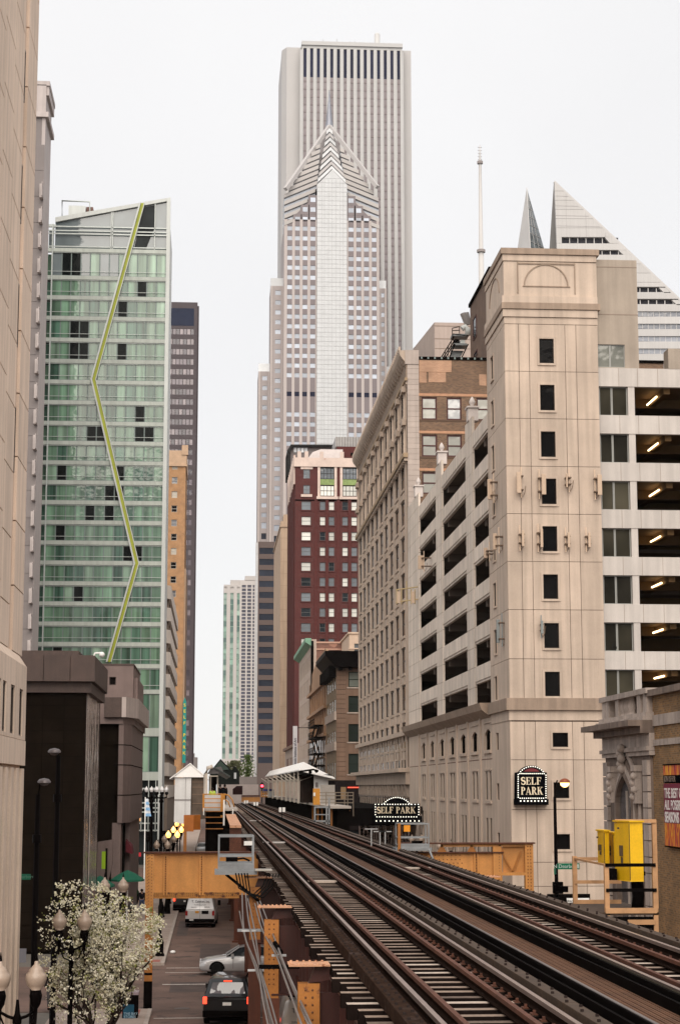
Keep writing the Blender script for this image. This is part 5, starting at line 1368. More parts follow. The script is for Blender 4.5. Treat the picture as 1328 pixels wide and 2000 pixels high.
# decks
XB = XRt + 27
pY = [(Yt, Yt + .1), (aX(926, 1200, XRt).y, aX(912.5, 1200, XRt).y), (aX(864.5, 1200, XRt).y, aX(853, 1200, XRt).y), (aX(819, 1200, XRt).y, Ye)]
ztop = aX(948, 778, XRt).z
nf = 8; z00 = zrim1 + .15; fh = (ztop - z00) / 7.42
lit = EM('warm_tube', (1, .70, .36), 2.4, (.9, .8, .6))
for k in range(nf):
    zb_ = z00 + k * fh + fh * .575 - (fh * .0)
    zt_ = zb_ + fh * .425
    if k == nf - 1: pass
    if zt_ > ztop + .5: break
    for (a, b), (c, d) in zip(pY, pY[1:]):
        part('spandrel', (lambda m: (fS.box(m, b + .02, c - .02, zb_ + .16, zt_, -.22, 0), fS.box(m, b + .02, c - .02, zb_, zb_ + .15, -.3, -.06), m)[2])(MB()), dk, GP)
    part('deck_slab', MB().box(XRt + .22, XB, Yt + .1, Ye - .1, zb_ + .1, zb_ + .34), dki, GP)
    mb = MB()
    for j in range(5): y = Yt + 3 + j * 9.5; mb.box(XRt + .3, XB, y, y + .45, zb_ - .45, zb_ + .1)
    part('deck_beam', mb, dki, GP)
for a, b in pY[1:]:
    mb = MB(); z = z00
    while z < ztop + .1:
        fS.box(mb, a, b, z + .015, min(z + fh / 2, ztop + .1) - .015, -.14, .03); z += fh / 2
    part('pier', mb, dk, GP)
    part('pier_core', MB().box(XRt + .02, XRt + .12, a + .05, b - .05, z00, ztop), grv, GP)
mb = MB()
for j in range(4):
    for i in range(3): y = Yt + 8 + j * 11.5; mb.box(XRt + 7 + i * 8, XRt + 7.6 + i * 8, y, y + .6, z00, ztop - 1)
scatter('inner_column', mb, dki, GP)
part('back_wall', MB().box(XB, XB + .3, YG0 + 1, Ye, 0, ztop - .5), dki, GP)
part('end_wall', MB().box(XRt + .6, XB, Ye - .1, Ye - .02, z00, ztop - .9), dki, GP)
# ramp wall visible inside
for i, (a, b) in enumerate(pY[1:]):
    m_ = (a + b) / 2 if i < 2 else aX(813, 1200, XRt).y
    F_ = thing('garage_finial', ('white urn finial on the roof pier nearest the stair tower', 'white urn finial on the middle roof pier of the garage', 'white urn finial on the far roof pier next to the brick wall')[i], 'finial', (XRt + .2, m_, ztop), group='roof finials on the garage')
    part('pedestal', MB().box(XRt - .1, XRt + .6, m_ - .45, m_ + .45, ztop + .05, ztop + .95).box(XRt - .18, XRt + .68, m_ - .55, m_ + .55, ztop + .95, ztop + 1.07), M('urn_white', (.52, .46, .43), .6), F_)
    zt_ = ztop + 1.07; part('urn', MB().lathe(XRt + .25, m_, [(.17, zt_), (.08, zt_ + .1), (.19, zt_ + .25), (.22, zt_ + .38), (.13, zt_ + .6), (.01, zt_ + .76)], 12), MATS['urn_white'], F_)
# front right of the stair tower
XF = XT1; YF_ = YG0 + .35
fX = Fa('front', YF_); x1g, x2g, x3g = gx(1178), gx(1240), gx(1254)
XE = XRt + 27.3
lv = []
for k in range(8):
    yb_ = 751 + 92.6 * k; y1_ = yb_ - 36
    lv.append((gz(yb_), gz(y1_)))
pwh = M('painted_concrete', (.50, .455, .42), .75, var=.08, scale=.5, streak=.1)
ocw = M('lamp_glow_ochre', (.10, .052, .014), .8, var=.2)  # ochre base puts the tubes' warm glow into the bay concrete
pillar = MB(); 
for k, (z0, z1) in enumerate(lv):
    part('spandrel', MB().box(XF + .02, XE, YF_ - .1, YF_ + .2, z0, z1), pwh, GP)
    mb = MB()
    for px in (1213, 1250, 1290): x = aY(px, 1000, YF_).x; mb.box(x - .012, x + .012, YF_ - .105, YF_ - .1, z0, z1)
    part('spandrel_joint', mb, crd, GP)
    zl_ = gz(751 + 92.6 * k + 56.5)
    if k < 8:
        windows(GP, fX, [(XF + .1, x1g + .95), (x1g + .97, x2g)], [(zl_, z0)], M('alu_frame', (.3, .3, .28), .4), [GL('garage_glass', (.045, .04, .028), .05, .5, var=.5), GL('garage_glass_dark', (.018, .016, .012), .05, .5, var=.5)], d=-.15, fr=.05)
        part('pillar', MB().box(x2g + .02, x3g, YF_ - .06, YF_ + .5, zl_, z0), pwh, GP)
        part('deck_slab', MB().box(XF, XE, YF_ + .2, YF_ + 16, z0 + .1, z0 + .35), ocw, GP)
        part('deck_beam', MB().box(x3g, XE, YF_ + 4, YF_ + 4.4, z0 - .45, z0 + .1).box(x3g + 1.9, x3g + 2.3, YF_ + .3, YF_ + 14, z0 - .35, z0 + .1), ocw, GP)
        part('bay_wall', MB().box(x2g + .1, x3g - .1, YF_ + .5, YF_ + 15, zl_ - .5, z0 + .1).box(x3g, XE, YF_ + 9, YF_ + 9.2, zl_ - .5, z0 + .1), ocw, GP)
        tx_ = aY(1281, 1000, YF_ + 2.2).x
        part('tube_light', MB().tube([(tx_, YF_ + 1.4, z0 - .28), (tx_, YF_ + 3.8, z0 - .28)], .06, 6), lit, GP)
part('glazing_back', MB().box(XF, x2g, YF_ + 1.2, YF_ + 1.3, 3, lv[0][0]), M('olive_dim_wall', (.10, .085, .06), .9, var=.4), GP)
zb2 = gz(715)
mb = MB(); wq = [(x1g, gx(1237))]; zq_ = [(gz(713), gz(668))]
fX.wall(mb, XF, gx(1247, 600), zb2, gz(502), wq, zq_, .3)
part('upper_block_wall', mb, beige2 if 'beige2' in globals() else M('taupe_render', (.36, .30, .245), .85, var=.12, scale=.6, streak=.12), GP)
part('upper_block_core', MB().box(XF, gx(1247, 600) - .01, YF_ + .31, YF_ + 12, zb2, gz(503)), crd, GP)
windows(GP, fX, [(x1g, (x1g + gx(1237)) / 2), ((x1g + gx(1237)) / 2, gx(1237))], zq_, MATS['alu_frame'], [GL('penthouse_glass', (.16, .16, .13), .05, .8, var=.3)], d=-.12, fr=.05)
mb = MB()
for y in (517, 610): z = gz(y); mb.box(XF, gx(1247, 600), YF_ - .012, YF_, z, z + .05)
part('joint_line', mb, crd, GP)
part('roof_parapet', MB().box(gx(1323), XE, YF_ - .12, YF_ + 1, lv[0][1], gz(675)), M('taupe_render', (.36, .30, .245)), GP)
# the number 6 painted on a garage window
n6 = text_mesh('6', .75, M('number_print', (.02, .02, .018), .6), .006)
place('floor_number', n6, GP, (aY(1199, 1250, YF_).x, YF_ + .08, gz(1268)))

# antennas on the tower: panel, mounting pole, brackets, cable
antm = M('antenna_tan', (.50, .37, .27), .6, var=.06); antg = M('antenna_grey', (.22, .24, .24), .5, .4)
def antenna(px, y0, y1, pole=(0, 0), side='front', w=.26, mat=antm, lab='', off=.45, pw=6):
    yA = YG0 - off
    a = aY(px, y0, yA) if side == 'front' else aX(px, y0, XRt - off); b = aY(px, y1, yA) if side == 'front' else aX(px, y1, XRt - off)
    z1, z0 = a.z, b.z; x, y = a.x, a.y
    t = thing('cell_antenna', lab, 'antenna', (x, y, z0), group='cell antennas fixed to the stair tower')
    part('antenna_panel', MB().box(x - w / 2, x + w / 2, y - .08, y + .08, z0, z1), mat, t, bevel=.02)
    px_, py_ = (x + pw * .03, y + .22) if side == 'front' else (x + .2, y - .25)
    part('mounting_pole', MB().tube([(px_, py_, z0 - .25), (px_, py_, z1 + .35)], .035, 6), mat, t)
    mb = MB()
    for z in (z0 + .2, z1 - .25):
        if side == 'front': mb.box(min(x, px_) - .05, max(x, px_) + .12, y + .05, YG0 + .0, z, z + .07)
        else: mb.box(x, XRt, min(y, py_) - .05, max(y, py_) + .05, z, z + .07)
    scatter('bracket', mb, M('bracket_brown', (.14, .09, .06), .7), t)
    part('cable', MB().tube([(px_, py_, z0 + .1), (px_ + .08, py_ + .03, z0 - .2), (px_ + .22, py_ + .1, z0 + .05), (px_ + .3, py_ + .15, z0 + .5)], .02, 5), M('bracket_brown', (.14, .09, .06)), t)
    return t
antenna(1012.5, 922, 963, lab='wide tan antenna panel left of the fourth tower window, upper row')
antenna(1061, 926, 966, lab='wide tan antenna panel covering the left edge of the fourth tower window', pw=-8)
antenna(1106, 925, 952, w=.09, lab='slim tan antenna on a cross bracket right of the fourth tower window')
antenna(1170, 927, 967, lab='wide tan antenna panel at the right edge of the tower, upper row', pw=-8)
antenna(1020.5, 1036, 1067, w=.14, lab='slim tan antenna at left of the lower antenna row', pw=-5)
antenna(1057, 1033, 1069, w=.15, lab='tan antenna crowded with equipment beside the fifth tower window', pw=-6)
antenna(1110, 1040, 1069, w=.14, lab='slim tan antenna right of the fifth tower window', pw=-5)
antenna(1150, 1040, 1069, w=.14, lab='slim tan antenna at right of the lower antenna row', pw=-5)
antenna(1057.5, 1212, 1238, w=.14, mat=antg, lab='grey antenna with a small round dish left of the seventh tower window', pw=0)
antenna(956, 936, 976, side='side', w=.3, lab='wide tan antenna panel hung off the side face of the tower, upper row')
antenna(948, 1070, 1090, side='side', w=.25, lab='short tan antenna over the garage opening at the tower side')
antenna(966, 1042, 1074, side='side', w=.25, lab='tan antenna crowd on the side face of the tower, lower row')
antenna(972, 1210, 1256, side='side', w=.2, mat=antg, lab='long grey antenna on the side face of the tower', off=.35)
antenna(822, 1085, 1112, side='side', w=.5, lab='tan antenna cluster on the garage pier by the ornate block', off=.8)
a_ = thing('cantilever_antenna_frame', 'tan pipe frame antenna mount sticking out from the garage corner pier', 'antenna', (XRt - 1.5, 152, 20))
YM = aX(812, 1165, XRt).y - 2
mb = MB()
for y_ in (1152, 1176): p = aY(773, y_ , YM); q_ = aX(815, y_ - 4, XRt); mb.tube([p, (XRt, YM, q_.z)], .06, 5)
for px in (775, 784, 794, 803, 810): p = aY(px, 1180, YM); mb.tube([p, (p.x, p.y, p.z + (1.3 if px != 794 else 2.0))], .05, 5)
part('pipe_frame', mb, M('antenna_yellow_tan', (.42, .32, .17), .6), a_)
mb = MB()
for px in (778, 806): p = aY(px, 1178, YM); mb.box(p.x - .14, p.x + .14, YM - .12, YM + .06, p.z, p.z + 1.)
part('antenna_panel', mb, antm, a_)

# ================================================================== SELF PARK signs
gold_l = M('cream_letters', (.78, .66, .48), .5, var=.03); sblk = M('sign_black', (.003, .003, .004), .4, var=.1)
bulb = EM('bulb', (1, .95, .8), .6, (.85, .82, .75))
def glyph(ch):
    """serif capitals on a 0..1 height grid: list of polygons"""
    T, t, s = .17, .06, .045
    def bar(x0, z0, x1, z1): return [(x0, z0), (x1, z0), (x1, z1), (x0, z1)]
    if ch in 'EFL':
        p = [bar(.08, 0, .08 + T, 1), bar(0, 0, .34, s), bar(0, 1 - s, .34, 1)]
        w = .6
        if ch in 'EF': p += [bar(.25, 1 - t, .60, 1), [(.60, 1), (.60, .74), (.57, .74), (.50, 1 - t)], bar(.25, .49, .47, .49 + t), bar(.45, .38, .48, .66)]
        if ch in 'EL': p += [bar(.25, 0, .60, t), [(.64, .30), (.60, 0), (.48, t), (.61, .30)]]
        return p, .66
    if ch in 'PR':
        p = [bar(.08, 0, .08 + T, 1), bar(0, 0, .34, s), bar(0, 1 - s, .34, 1)]
        n = 10; zc, rz, rx = .73, .27, .34
        for k in range(n):
            a, b = -math.pi / 2 + math.pi * k / n, -math.pi / 2 + math.pi * (k + 1) / n
            o = lambda q: (.27 + rx * math.cos(q), zc + rz * math.sin(q)); i = lambda q: (.27 + (rx - T * .95) * math.cos(q), zc + (rz - t) * math.sin(q))
            p.append([o(a), o(b), i(b), i(a)])
        if ch == 'R': p += [[(.30, .47), (.45, .47), (.72, s), (.54, s)], bar(.54, 0, .80, s)]
        return p, (.66 if ch == 'P' else .78)
    if ch == 'A':
        return [[(.33, 1), (.42, 1), (.78, 0), (.58, 0)], [(.34, .97), (.38, .86), (.12, 0), (.06, 0)], bar(.17, .30, .60, .30 + t), bar(-.02, 0, .22, s), bar(.50, 0, .86, s)], .82
    if ch == 'K':
        return [bar(.08, 0, .08 + T, 1), bar(0, 0, .34, s), bar(0, 1 - s, .34, 1), [(.25, .42), (.25, .50), (.62, 1), (.68, 1)], [(.33, .52), (.45, .66), (.76, 0), (.56, 0)], bar(.50, 0, .84, s), bar(.50, 1 - s, .80, 1)], .80
    if ch == 'S':
        p = []; n = 22; pts = []
        for k in range(n + 1):
            u = k / n
            if u < .5: q = R(35) + u * 2 * R(235); c = (.29 + .22 * math.cos(q), .745 + .225 * math.sin(q))
            else: q = R(90) - (u - .5) * 2 * R(235); c = (.29 + .24 * math.cos(q), .275 + .245 * math.sin(q))
            pts.append(c)
        for k in range(n):
            (x0, z0), (x1, z1) = pts[k], pts[k + 1]; dx, dz = x1 - x0, z1 - z0; L_ = math.hypot(dx, dz) or 1
            th = .035 + .06 * (1 - abs(2 * (k + .5) / n - 1)) ** .8 + .008; nx_, nz_ = -dz / L_ * th, dx / L_ * th; e = .25
            p.append([(x0 - dx * e + nx_, z0 - dz * e + nz_), (x1 + dx * e + nx_, z1 + dz * e + nz_), (x1 + dx * e - nx_, z1 + dz * e - nz_), (x0 - dx * e - nx_, z0 - dz * e - nz_)])
        p += [bar(.46, .70, .50, .97), bar(.04, .03, .08, .32)]
        return p, .60
    return [], .35
def serif(par, word, x0, x1, y, z0, h, mat):
    ws = [glyph(c)[1] for c in word]; tot = sum(ws) + .04 * (len(word) - 1); sx = (x1 - x0) / tot; x = x0
    for c in word:
        ps, w = glyph(c)
        if ps:
            mb = MB()
            for n_, pl_ in enumerate(ps): mb.prism([(x + a * sx, z0 + b * h) for a, b in pl_], 'y', y - .05 - .0007 * n_, y)
            part('letter', mb, mat, par)
        x += (w + .04) * sx
def dots(par, pts, y, r):
    me = MB().lathe(0, 0, [(r, 0), (r * .75, .03), (.005, .05)], 8).mesh('bulb', bulb); me.transform(Matrix.Rotation(R(90), 4, 'X'))
    for p in pts: place('bulb', me, par, (p[0], y, p[1]))
def arc(px0, py0, px1, py1, h, n, X): # pixel arc
    cxx = (px0 + px1) / 2; hw = (px1 - px0) / 2; rad = (hw * hw + h * h) / (2 * h); a0 = math.asin(hw / rad); out = []
    for k in range(n): t = -a0 + 2 * a0 * k / (n - 1); out.append(X(cxx + rad * math.sin(t), py0 - (rad * math.cos(t) - (rad - h))))
    return out
YS = YG0 - .45
P1 = lambda px, py: (aY(px, py, YS).x, aY(px, py, YS).z)
s1 = thing('wall_sign', 'black arched SELF PARK sign ringed with white bulbs on the stair tower front', 'sign', (P1(1037, 1570)[0], YS, P1(1037, 1570)[1]))
poly = [P1(1006, 1571), P1(1069, 1571), P1(1068, 1561), P1(1067.5, 1509), P1(1062, 1508)] + arc(1013, 1508, 1062, 1508, 13, 11, P1)[::-1] + [P1(1013, 1508), P1(1006.5, 1509), P1(1006, 1561)]
part('sign_box', MB().prism(poly, 'y', YS, YG0 - .01), sblk, s1)
part('tray', MB().box(P1(1005, 1570)[0], P1(1070, 1570)[0], YS - .15, YG0 - .02, P1(0, 1573)[1] if False else P1(1037, 1572)[1], P1(1037, 1560.5)[1]), sblk, s1)
serif(s1, 'SELF', P1(1017, 1540)[0], P1(1057, 1540)[0], YS - .01, P1(1037, 1532.5)[1], P1(1037, 1518)[1] - P1(1037, 1532.5)[1], gold_l)
serif(s1, 'PARK', P1(1016.5, 1540)[0], P1(1059, 1540)[0], YS - .01, P1(1037, 1552)[1], P1(1037, 1537)[1] - P1(1037, 1552)[1], gold_l)
d_ = [P1(1011.4, 1513 + 4.4 * i) for i in range(11)] + [P1(1065.5, 1514 + 4.4 * i) for i in range(11)] + [P1(1014.5 + 3.95 * i, 1511) for i in range(13)] + arc(1016, 1507, 1060, 1507, 10, 12, P1) + [P1(1015 + 4.15 * i, 1559) for i in range(12)]
dots(s1, d_, YS - .005, .034); dots(s1, [P1(1015.5 + 6.9 * i, 1564.5) for i in range(8)], YS - .16, .045)
part('red_panel', MB().prism(arc(1022, 1507, 1053, 1507, 6.5, 8, P1)[::-1] + [P1(1022, 1507.5), P1(1053, 1507.5)][:0] , 'y', YS - .02, YS - .002), M('dark_red_print', (.14, .01, .015), .5), s1)
YS2 = 151.
P2 = lambda px, py: (aY(px, py, YS2).x, aY(px, py, YS2).z)
s2 = thing('blade_sign', 'wide black SELF PARK sign with an arched top projecting over the right-hand pavement', 'sign', (P2(776, 1608)[0], YS2, P2(776, 1608)[1]))
poly = [P2(729, 1608), P2(824, 1608), P2(824, 1594), P2(820, 1594), P2(820, 1569), P2(801, 1569)] + arc(747, 1569, 801, 1569, 13, 11, P2)[::-1] + [P2(747, 1569), P2(730, 1569), P2(730, 1594)]
part('sign_box', MB().prism(poly, 'y', YS2, YS2 + .5), sblk, s2)
serif(s2, 'SELF PARK', P2(736, 1580)[0], P2(811, 1580)[0], YS2 - .01, P2(776, 1588.5)[1], P2(776, 1576)[1] - P2(776, 1588.5)[1], gold_l)
d_ = [P2(733 + 6.3 * i, 1571) for i in range(3)] + [P2(804 + 6.3 * i, 1571) for i in range(3)] + arc(750, 1569, 799, 1569, 11.5, 14, P2) + [P2(736 + 5.1 * i, 1571) for i in range(3, 14)] + [P2(733, 1576 + 5 * i) for i in range(4)] + [P2(817.5, 1576 + 5 * i) for i in range(4)] + [P2(736 + 5.15 * i, 1595.5) for i in range(16)]
dots(s2, d_, YS2 - .005, .05); dots(s2, [P2(735 + 8.3 * i, 1603.5) for i in range(11)], YS2 - .005, .06)
part('wall_bracket', MB().box(P2(822, 1580)[0], XRt - .05, YS2 + .1, YS2 + .35, P2(1, 1590)[1] if False else P2(800, 1590)[1], P2(800, 1575)[1]), sblk, s2)

# ================================================================== RIGHT near: stone frontispiece and brick wall on this side of Dearborn
NB = thing('brick_corner_building', 'brown brick building with a carved stone corner bay and balustrade at the right edge', 'building', (24, 70, 0))
yc0, yc1 = aX(1269, 1500, XRt).y, aX(1181, 1500, XRt).y
lim = M('grey_limestone', (.44, .365, .32), .8, var=.2, scale=1.2, streak=.25, bump=.4, fine=.1)
limd = M('dark_limestone', (.22, .165, .135), .85, var=.3, scale=1.5, streak=.3)
bb = BR('ochre_brown_brick', (.34, .175, .06), (.16, .085, .034), (.26, .18, .10), 'right', dirt=.35)
ztn = aX(1300, 1336, XRt).z
nz_ = lambda y: aX(1225, y, XRt).z
fNr = Fa('right', XRt)
Z = {y: nz_(y) for y in (1349, 1360, 1398, 1406, 1413, 1424, 1437, 1458, 1462, 1470, 1478)}
part('brick_wall', MB().box(XRt + .12, XRt + 14, 30, yc0, 0, ztn - .35), bb, NB)
part('core', MB().box(XRt + .5, XRt + 14, yc0, yc1 - .4, 0, Z[1398]), limd, NB)
part('coping', MB().box(XRt - .12, XRt + 14, 30, yc0, ztn - .35, ztn - .1), limd, NB)
for y0_, y1_ in ((1416, 1394), (1455, 1443)):
    z0_, z1_ = aX(1290, y0_, XRt).z, aX(1290, y1_, XRt).z; part('stone_band', MB().box(XRt + .05, XRt + .2, 30, yc0, z0_, z1_), lim, NB)
# bay: quoins both sides, arch between, entablature, balustrade
me = MB().box(-.42, .42, 0, .5, 0, .60).mesh('quoin', lim)
z = .2
while z + .6 < Z[1478]:
    for y in (yc0 + .46, yc1 - .5): place('quoin', me, NB, fNr.P(y, .12, z), fNr.rz())
    z += .645
part('bay_wall', MB().box(XRt + .02, XRt + .5, yc0, yc1 - .06, 0, Z[1478]), limd, NB)
za0, za1 = aX(1228, 1600, XRt).z, aX(1228, 1512, XRt).z
ca = (aX(1243, 1560, XRt).y + aX(1212, 1560, XRt).y) / 2; hw = abs(aX(1243, 1560, XRt).y - aX(1212, 1560, XRt).y) / 2
def lancet(c, hw, z0, zs, zt_, n=7):
    out = [(c - hw, z0)]
    for k in range(n + 1): t = k / n; out.append((c - hw * (1 - t ** 1.7), zs + (zt_ - zs) * t ** .8))
    for k in range(n - 1, -1, -1): t = k / n; out.append((c + hw * (1 - t ** 1.7), zs + (zt_ - zs) * t ** .8))
    return out + [(c + hw, z0)]
zsp = za0 + (za1 - za0) * .35
for j, (e, d1, mt) in enumerate(((.75, .10, lim), (.5, .16, limd), (.32, .22, lim), (.12, .26, limd))):
    mb = MB(); o_ = lancet(ca, hw + e, 2, zsp, za1 + e * 1.3); i_ = lancet(ca, hw + e - .17, 2, zsp, za1 + (e - .17) * 1.3)
    for k in range(len(o_) - 1): fNr.poly(mb, [o_[k], o_[k + 1], i_[k + 1], i_[k]], 0, d1)
    part('arch_moulding', mb, mt, NB)
mb = MB(); fNr.poly(mb, lancet(ca, hw, 2, zsp, za1), .02, .05); part('window', mb, GL('grey_lancet_glass', (.10, .10, .11), .1, .7, var=.4), NB)
part('mullion', MB().box(XRt - .12, XRt - .05, ca - .07, ca + .07, 2, za1 - .7).box(XRt - .1, XRt - .05, ca - hw, ca + hw, zsp - 1.6, zsp - 1.5), lim, NB)
mb = MB()
for s in (-1, 1):
    y = ca + s * (hw + .75); mb.box(XRt - .35, XRt, y - .3, y + .3, za1 + .1, za1 + .35)
    for k in range(4): mb.ball((XRt - .3, y + (k % 2 - .5) * .22, za1 - .1 - .28 * k), .17, 6)
    mb.box(XRt - .3, XRt, y - .22, y + .22, za1 - 1.2, za1 + .2)
for k in range(5): mb.ball((XRt - .3, ca + (k % 2 - .5) * .16, za1 + .2 + .22 * k), .2, 6)
scatter('carved_ornament', mb, lim, NB)
y0b, y1b = yc0 - .35, yc1
def slab(z0, z1, o, mt, nm='entablature'): part(nm, MB().box(XRt - o, XRt + .6, y0b, y1b + o * .6, z0, z1), mt, NB)
slab(Z[1478], Z[1470], .12, lim); slab(Z[1470] + .01, Z[1462], .22, lim); slab(Z[1462], Z[1437], .10, lim)
slab(Z[1437], Z[1424], .45, limd, 'cornice'); slab(Z[1424], Z[1413], .95, limd, 'cornice'); slab(Z[1413], Z[1406], .35, lim); slab(Z[1406], Z[1398], .22, lim)
zt0, zt1 = Z[1398], nz_(1353)
slab(zt1 - .22, zt1, .2, lim, 'balustrade_rail')
for y in (y0b + .5, y0b + 1.6, ca + 1.35, y1b - 1.2, y1b - .5): part('balustrade_pier', MB().box(XRt - .12, XRt + .4, y - .3, y + .3, zt0, zt1 - .22), lim, NB)
me = MB().lathe(0, 0, [(.1, 0), (.06, .15), (.13, .4), (.06, .75), (.1, zt1 - .22 - zt0)], 8).mesh('baluster', lim)
for k in range(9): place('baluster', me, NB, (XRt + .05, ca - 1.15 + k * .27, zt0))
part('balustrade_back', MB().box(XRt + .25, XRt + .35, y0b, y1b, zt0, zt1 - .25), limd, NB)
# theatre poster banner on the brick
yp0, yp1 = aX(1356, 1570, XRt).y, aX(1297, 1570, XRt).y
zp0, zp1 = aX(1298, 1651, XRt).z, aX(1298, 1495, XRt).z
Bn = thing('theatre_banner', 'orange, red and black season banner hung on the brown brick wall at the right edge', 'banner', (XRt - .1, yp1 - 2, zp0))
pm, nt, b_ = _new('flame_print'); N = nt.nodes.new; L = nt.links.new
geo = N('ShaderNodeNewGeometry'); mp = N('ShaderNodeMapping'); mp.inputs['Scale'].default_value = (1, 5, .9); L(geo.outputs['Position'], mp.inputs['Vector'])
nz2 = N('ShaderNodeTexNoise'); nz2.inputs['Scale'].default_value = 1.2; nz2.inputs['Detail'].default_value = 3; nz2.inputs['Distortion'].default_value = 1.2; L(mp.outputs[0], nz2.inputs['Vector'])
rp = N('ShaderNodeValToRGB'); e_ = rp.color_ramp.elements; e_[0].position = .38; e_[0].color = (.28, .01, .04, 1); e_[1].position = .62; e_[1].color = (.75, .40, .02, 1)
x_ = e_.new(.5); x_.color = (.62, .10, .01, 1); L(nz2.outputs['Fac'], rp.inputs[0]); L(rp.outputs[0], b_.inputs['Base Color']); b_.inputs['Roughness'].default_value = .6
part('banner_cloth', MB().box(XRt - .02, XRt + .02, yp0, yp1, zp0, zp1), pm, Bn)
zc_ = lambda y: aX(1300, y, XRt).z
part('black_strip', MB().box(XRt - .026, XRt - .021, yp0, yp1, zc_(1530), zc_(1514)), sblk, Bn)
part('crimson_field', MB().box(XRt - .026, XRt - .021, yp0, yp1, zc_(1607), zc_(1530.5)), M('crimson_print', (.17, .008, .035), .6, var=.1), Bn)
wpr = M('white_print', (.72, .68, .66), .6, var=.02); gpr = M('grey_print', (.22, .16, .13), .6)
for tx_, s_, yy, mt, bo in (('JOIN US FOR', .32, 1527, gpr, .0), ('THE BEST OF', .52, 1558, wpr, .008), ('ALL POSSIBLE', .52, 1581, wpr, .008), ('SEASONS', .54, 1605, wpr, .018)):
    me = text_mesh(tx_, s_, mt, .004, 'LEFT', bo, .95)
    place('lettering', me, Bn, (XRt - .032, yp1 - .12, zc_(yy)), -math.pi / 2)
part('frame', MB().box(XRt - .04, XRt + .03, yp0, yp1 + .02, zp0 - .05, zp0).box(XRt - .04, XRt + .03, yp0, yp1 + .02, zp1, zp1 + .05), dark, Bn)
# green street sign post on the right: a tall lamp with its head lit
YPp = 88.
p0 = aY(1087, 1750, YPp); pt_ = aY(1081, 1556, YPp)
LP = thing('lit_cobra_lamp', 'black lamp post with a glowing orange head in front of the parking tower', 'street lamp', (p0.x, YPp, 0))
part('pole', MB().tube([(p0.x, YPp, 0), (p0.x - .02, YPp, pt_.z)], .12, 8, r1=.075), iron, LP)
hh_ = aY(1101, 1529, YPp)
part('arm', MB().tube([(p0.x - .02, YPp, pt_.z), (p0.x + .02, YPp, pt_.z + .55), (hh_.x - .35, YPp - .1, hh_.z + .12)], .04, 6), iron, LP)
lp = Vector((hh_.x, YPp - .15, hh_.z))
part('head', MB().lathe(lp.x, lp.y, [(.26, lp.z), (.24, lp.z + .12), (.12, lp.z + .2), (.01, lp.z + .22)], 14), M('copper_hood', (.25, .06, .02), .4, .3), LP)
part('lamp_glass', MB().lathe(lp.x, lp.y, [(.23, lp.z), (.2, lp.z - .12), (.1, lp.z - .2), (.005, lp.z - .22)], 14), EM('sodium_glow', (1, .55, .18), 2.2, (.9, .7, .4)), LP)
part('signal_box', MB().box(p0.x - .22, p0.x + .25, YPp - .35, YPp - .05, aY(1087, 1745, YPp).z, aY(1087, 1722, YPp).z).box(p0.x + .1, p0.x + .5, YPp - .3, YPp - .05, aY(1087, 1742, YPp).z, aY(1087, 1731, YPp).z), iron, LP)
grn = M('sign_green', (.0, .16, .085), .5, var=.04)
SS = thing('street_sign', 'green N Dearborn street name sign fixed to the lamp post on the right', 'street sign', (p0.x + 1, YPp - .1, 5.5))
a, b = aY(1088, 1698, YPp - .15), aY(1131, 1686, YPp - .15)
part('sign_plate', MB().box(a.x, b.x, YPp - .17, YPp - .13, a.z, b.z), grn, SS)
place('lettering', text_mesh('N Dearborn', .24, M('sign_white', (.55, .68, .6), .5), .004), SS, ((a.x + b.x) / 2 - .14, YPp - .18, a.z + .07))
part('badge', MB().box(b.x - .22, b.x - .03, YPp - .18, YPp - .172, a.z + .05, b.z - .05), MATS['sign_white'], SS)
SS2 = thing('street_sign', 'green street name sign turned edge-on on the same lamp post', 'street sign', (p0.x - .1, YPp - .4, 5.4))
a, b = aY(1076, 1707, YPp - .2), aY(1084, 1695, YPp - .2)
part('sign_plate', MB().prism([(a.x, YPp - .9), (b.x, YPp - .2), (b.x + .03, YPp - .22), (a.x + .03, YPp - .92)], 'z', a.z, b.z), grn, SS2)
# ================================================================== ELEVATED RAILWAY
ZR = 6.80                       # rail head
ZT = ZR - .19                   # tie top
tied = M('creosoted_shaded_tie_side', (.012, .008, .007), .9, var=.3, scale=3)  # creosote, darkened further to put the shade between ties into the colour
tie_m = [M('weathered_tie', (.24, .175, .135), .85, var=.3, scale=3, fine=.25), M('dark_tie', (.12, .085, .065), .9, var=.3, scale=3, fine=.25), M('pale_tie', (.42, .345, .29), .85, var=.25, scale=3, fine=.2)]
rust = M('rusty_steel', (.095, .033, .018), .75, .15, var=.35, scale=2.5, fine=.3)
railh = M('polished_rail_head', (.36, .28, .25), .38, .75, var=.15, scale=1.5)
raild = M('rail_web', (.014, .008, .006), .8, .2, var=.3, scale=3)
timb = M('guard_timber', (.034, .021, .016), .7, var=.35, scale=2.2, fine=.3, grime=((.055, .04, .036), 1.6, .55))
timb2 = M('mossy_guard_timber', (.055, .033, .020), .8, var=.35, scale=2.5, fine=.3)
blackst = M('black_steel', (.005, .004, .004), .6, .2, var=.3)
thirdm = M('third_rail_cover', (.17, .155, .155), .4, .7, var=.2, scale=1.)
yst = M('yellow_ochre_paint', (.55, .245, .065), .5, var=.14, scale=1.2, streak=.12, fine=.08, grime=((.12, .035, .015), 1.7, .66))
yst2 = M('ochre_paint_dark', (.36, .135, .025), .5, var=.2, scale=1.2, streak=.2, grime=((.10, .03, .015), 2.5, .62))
redst = M('red_oxide_paint', (.105, .026, .010), .55, var=.25, scale=.9, streak=.3)
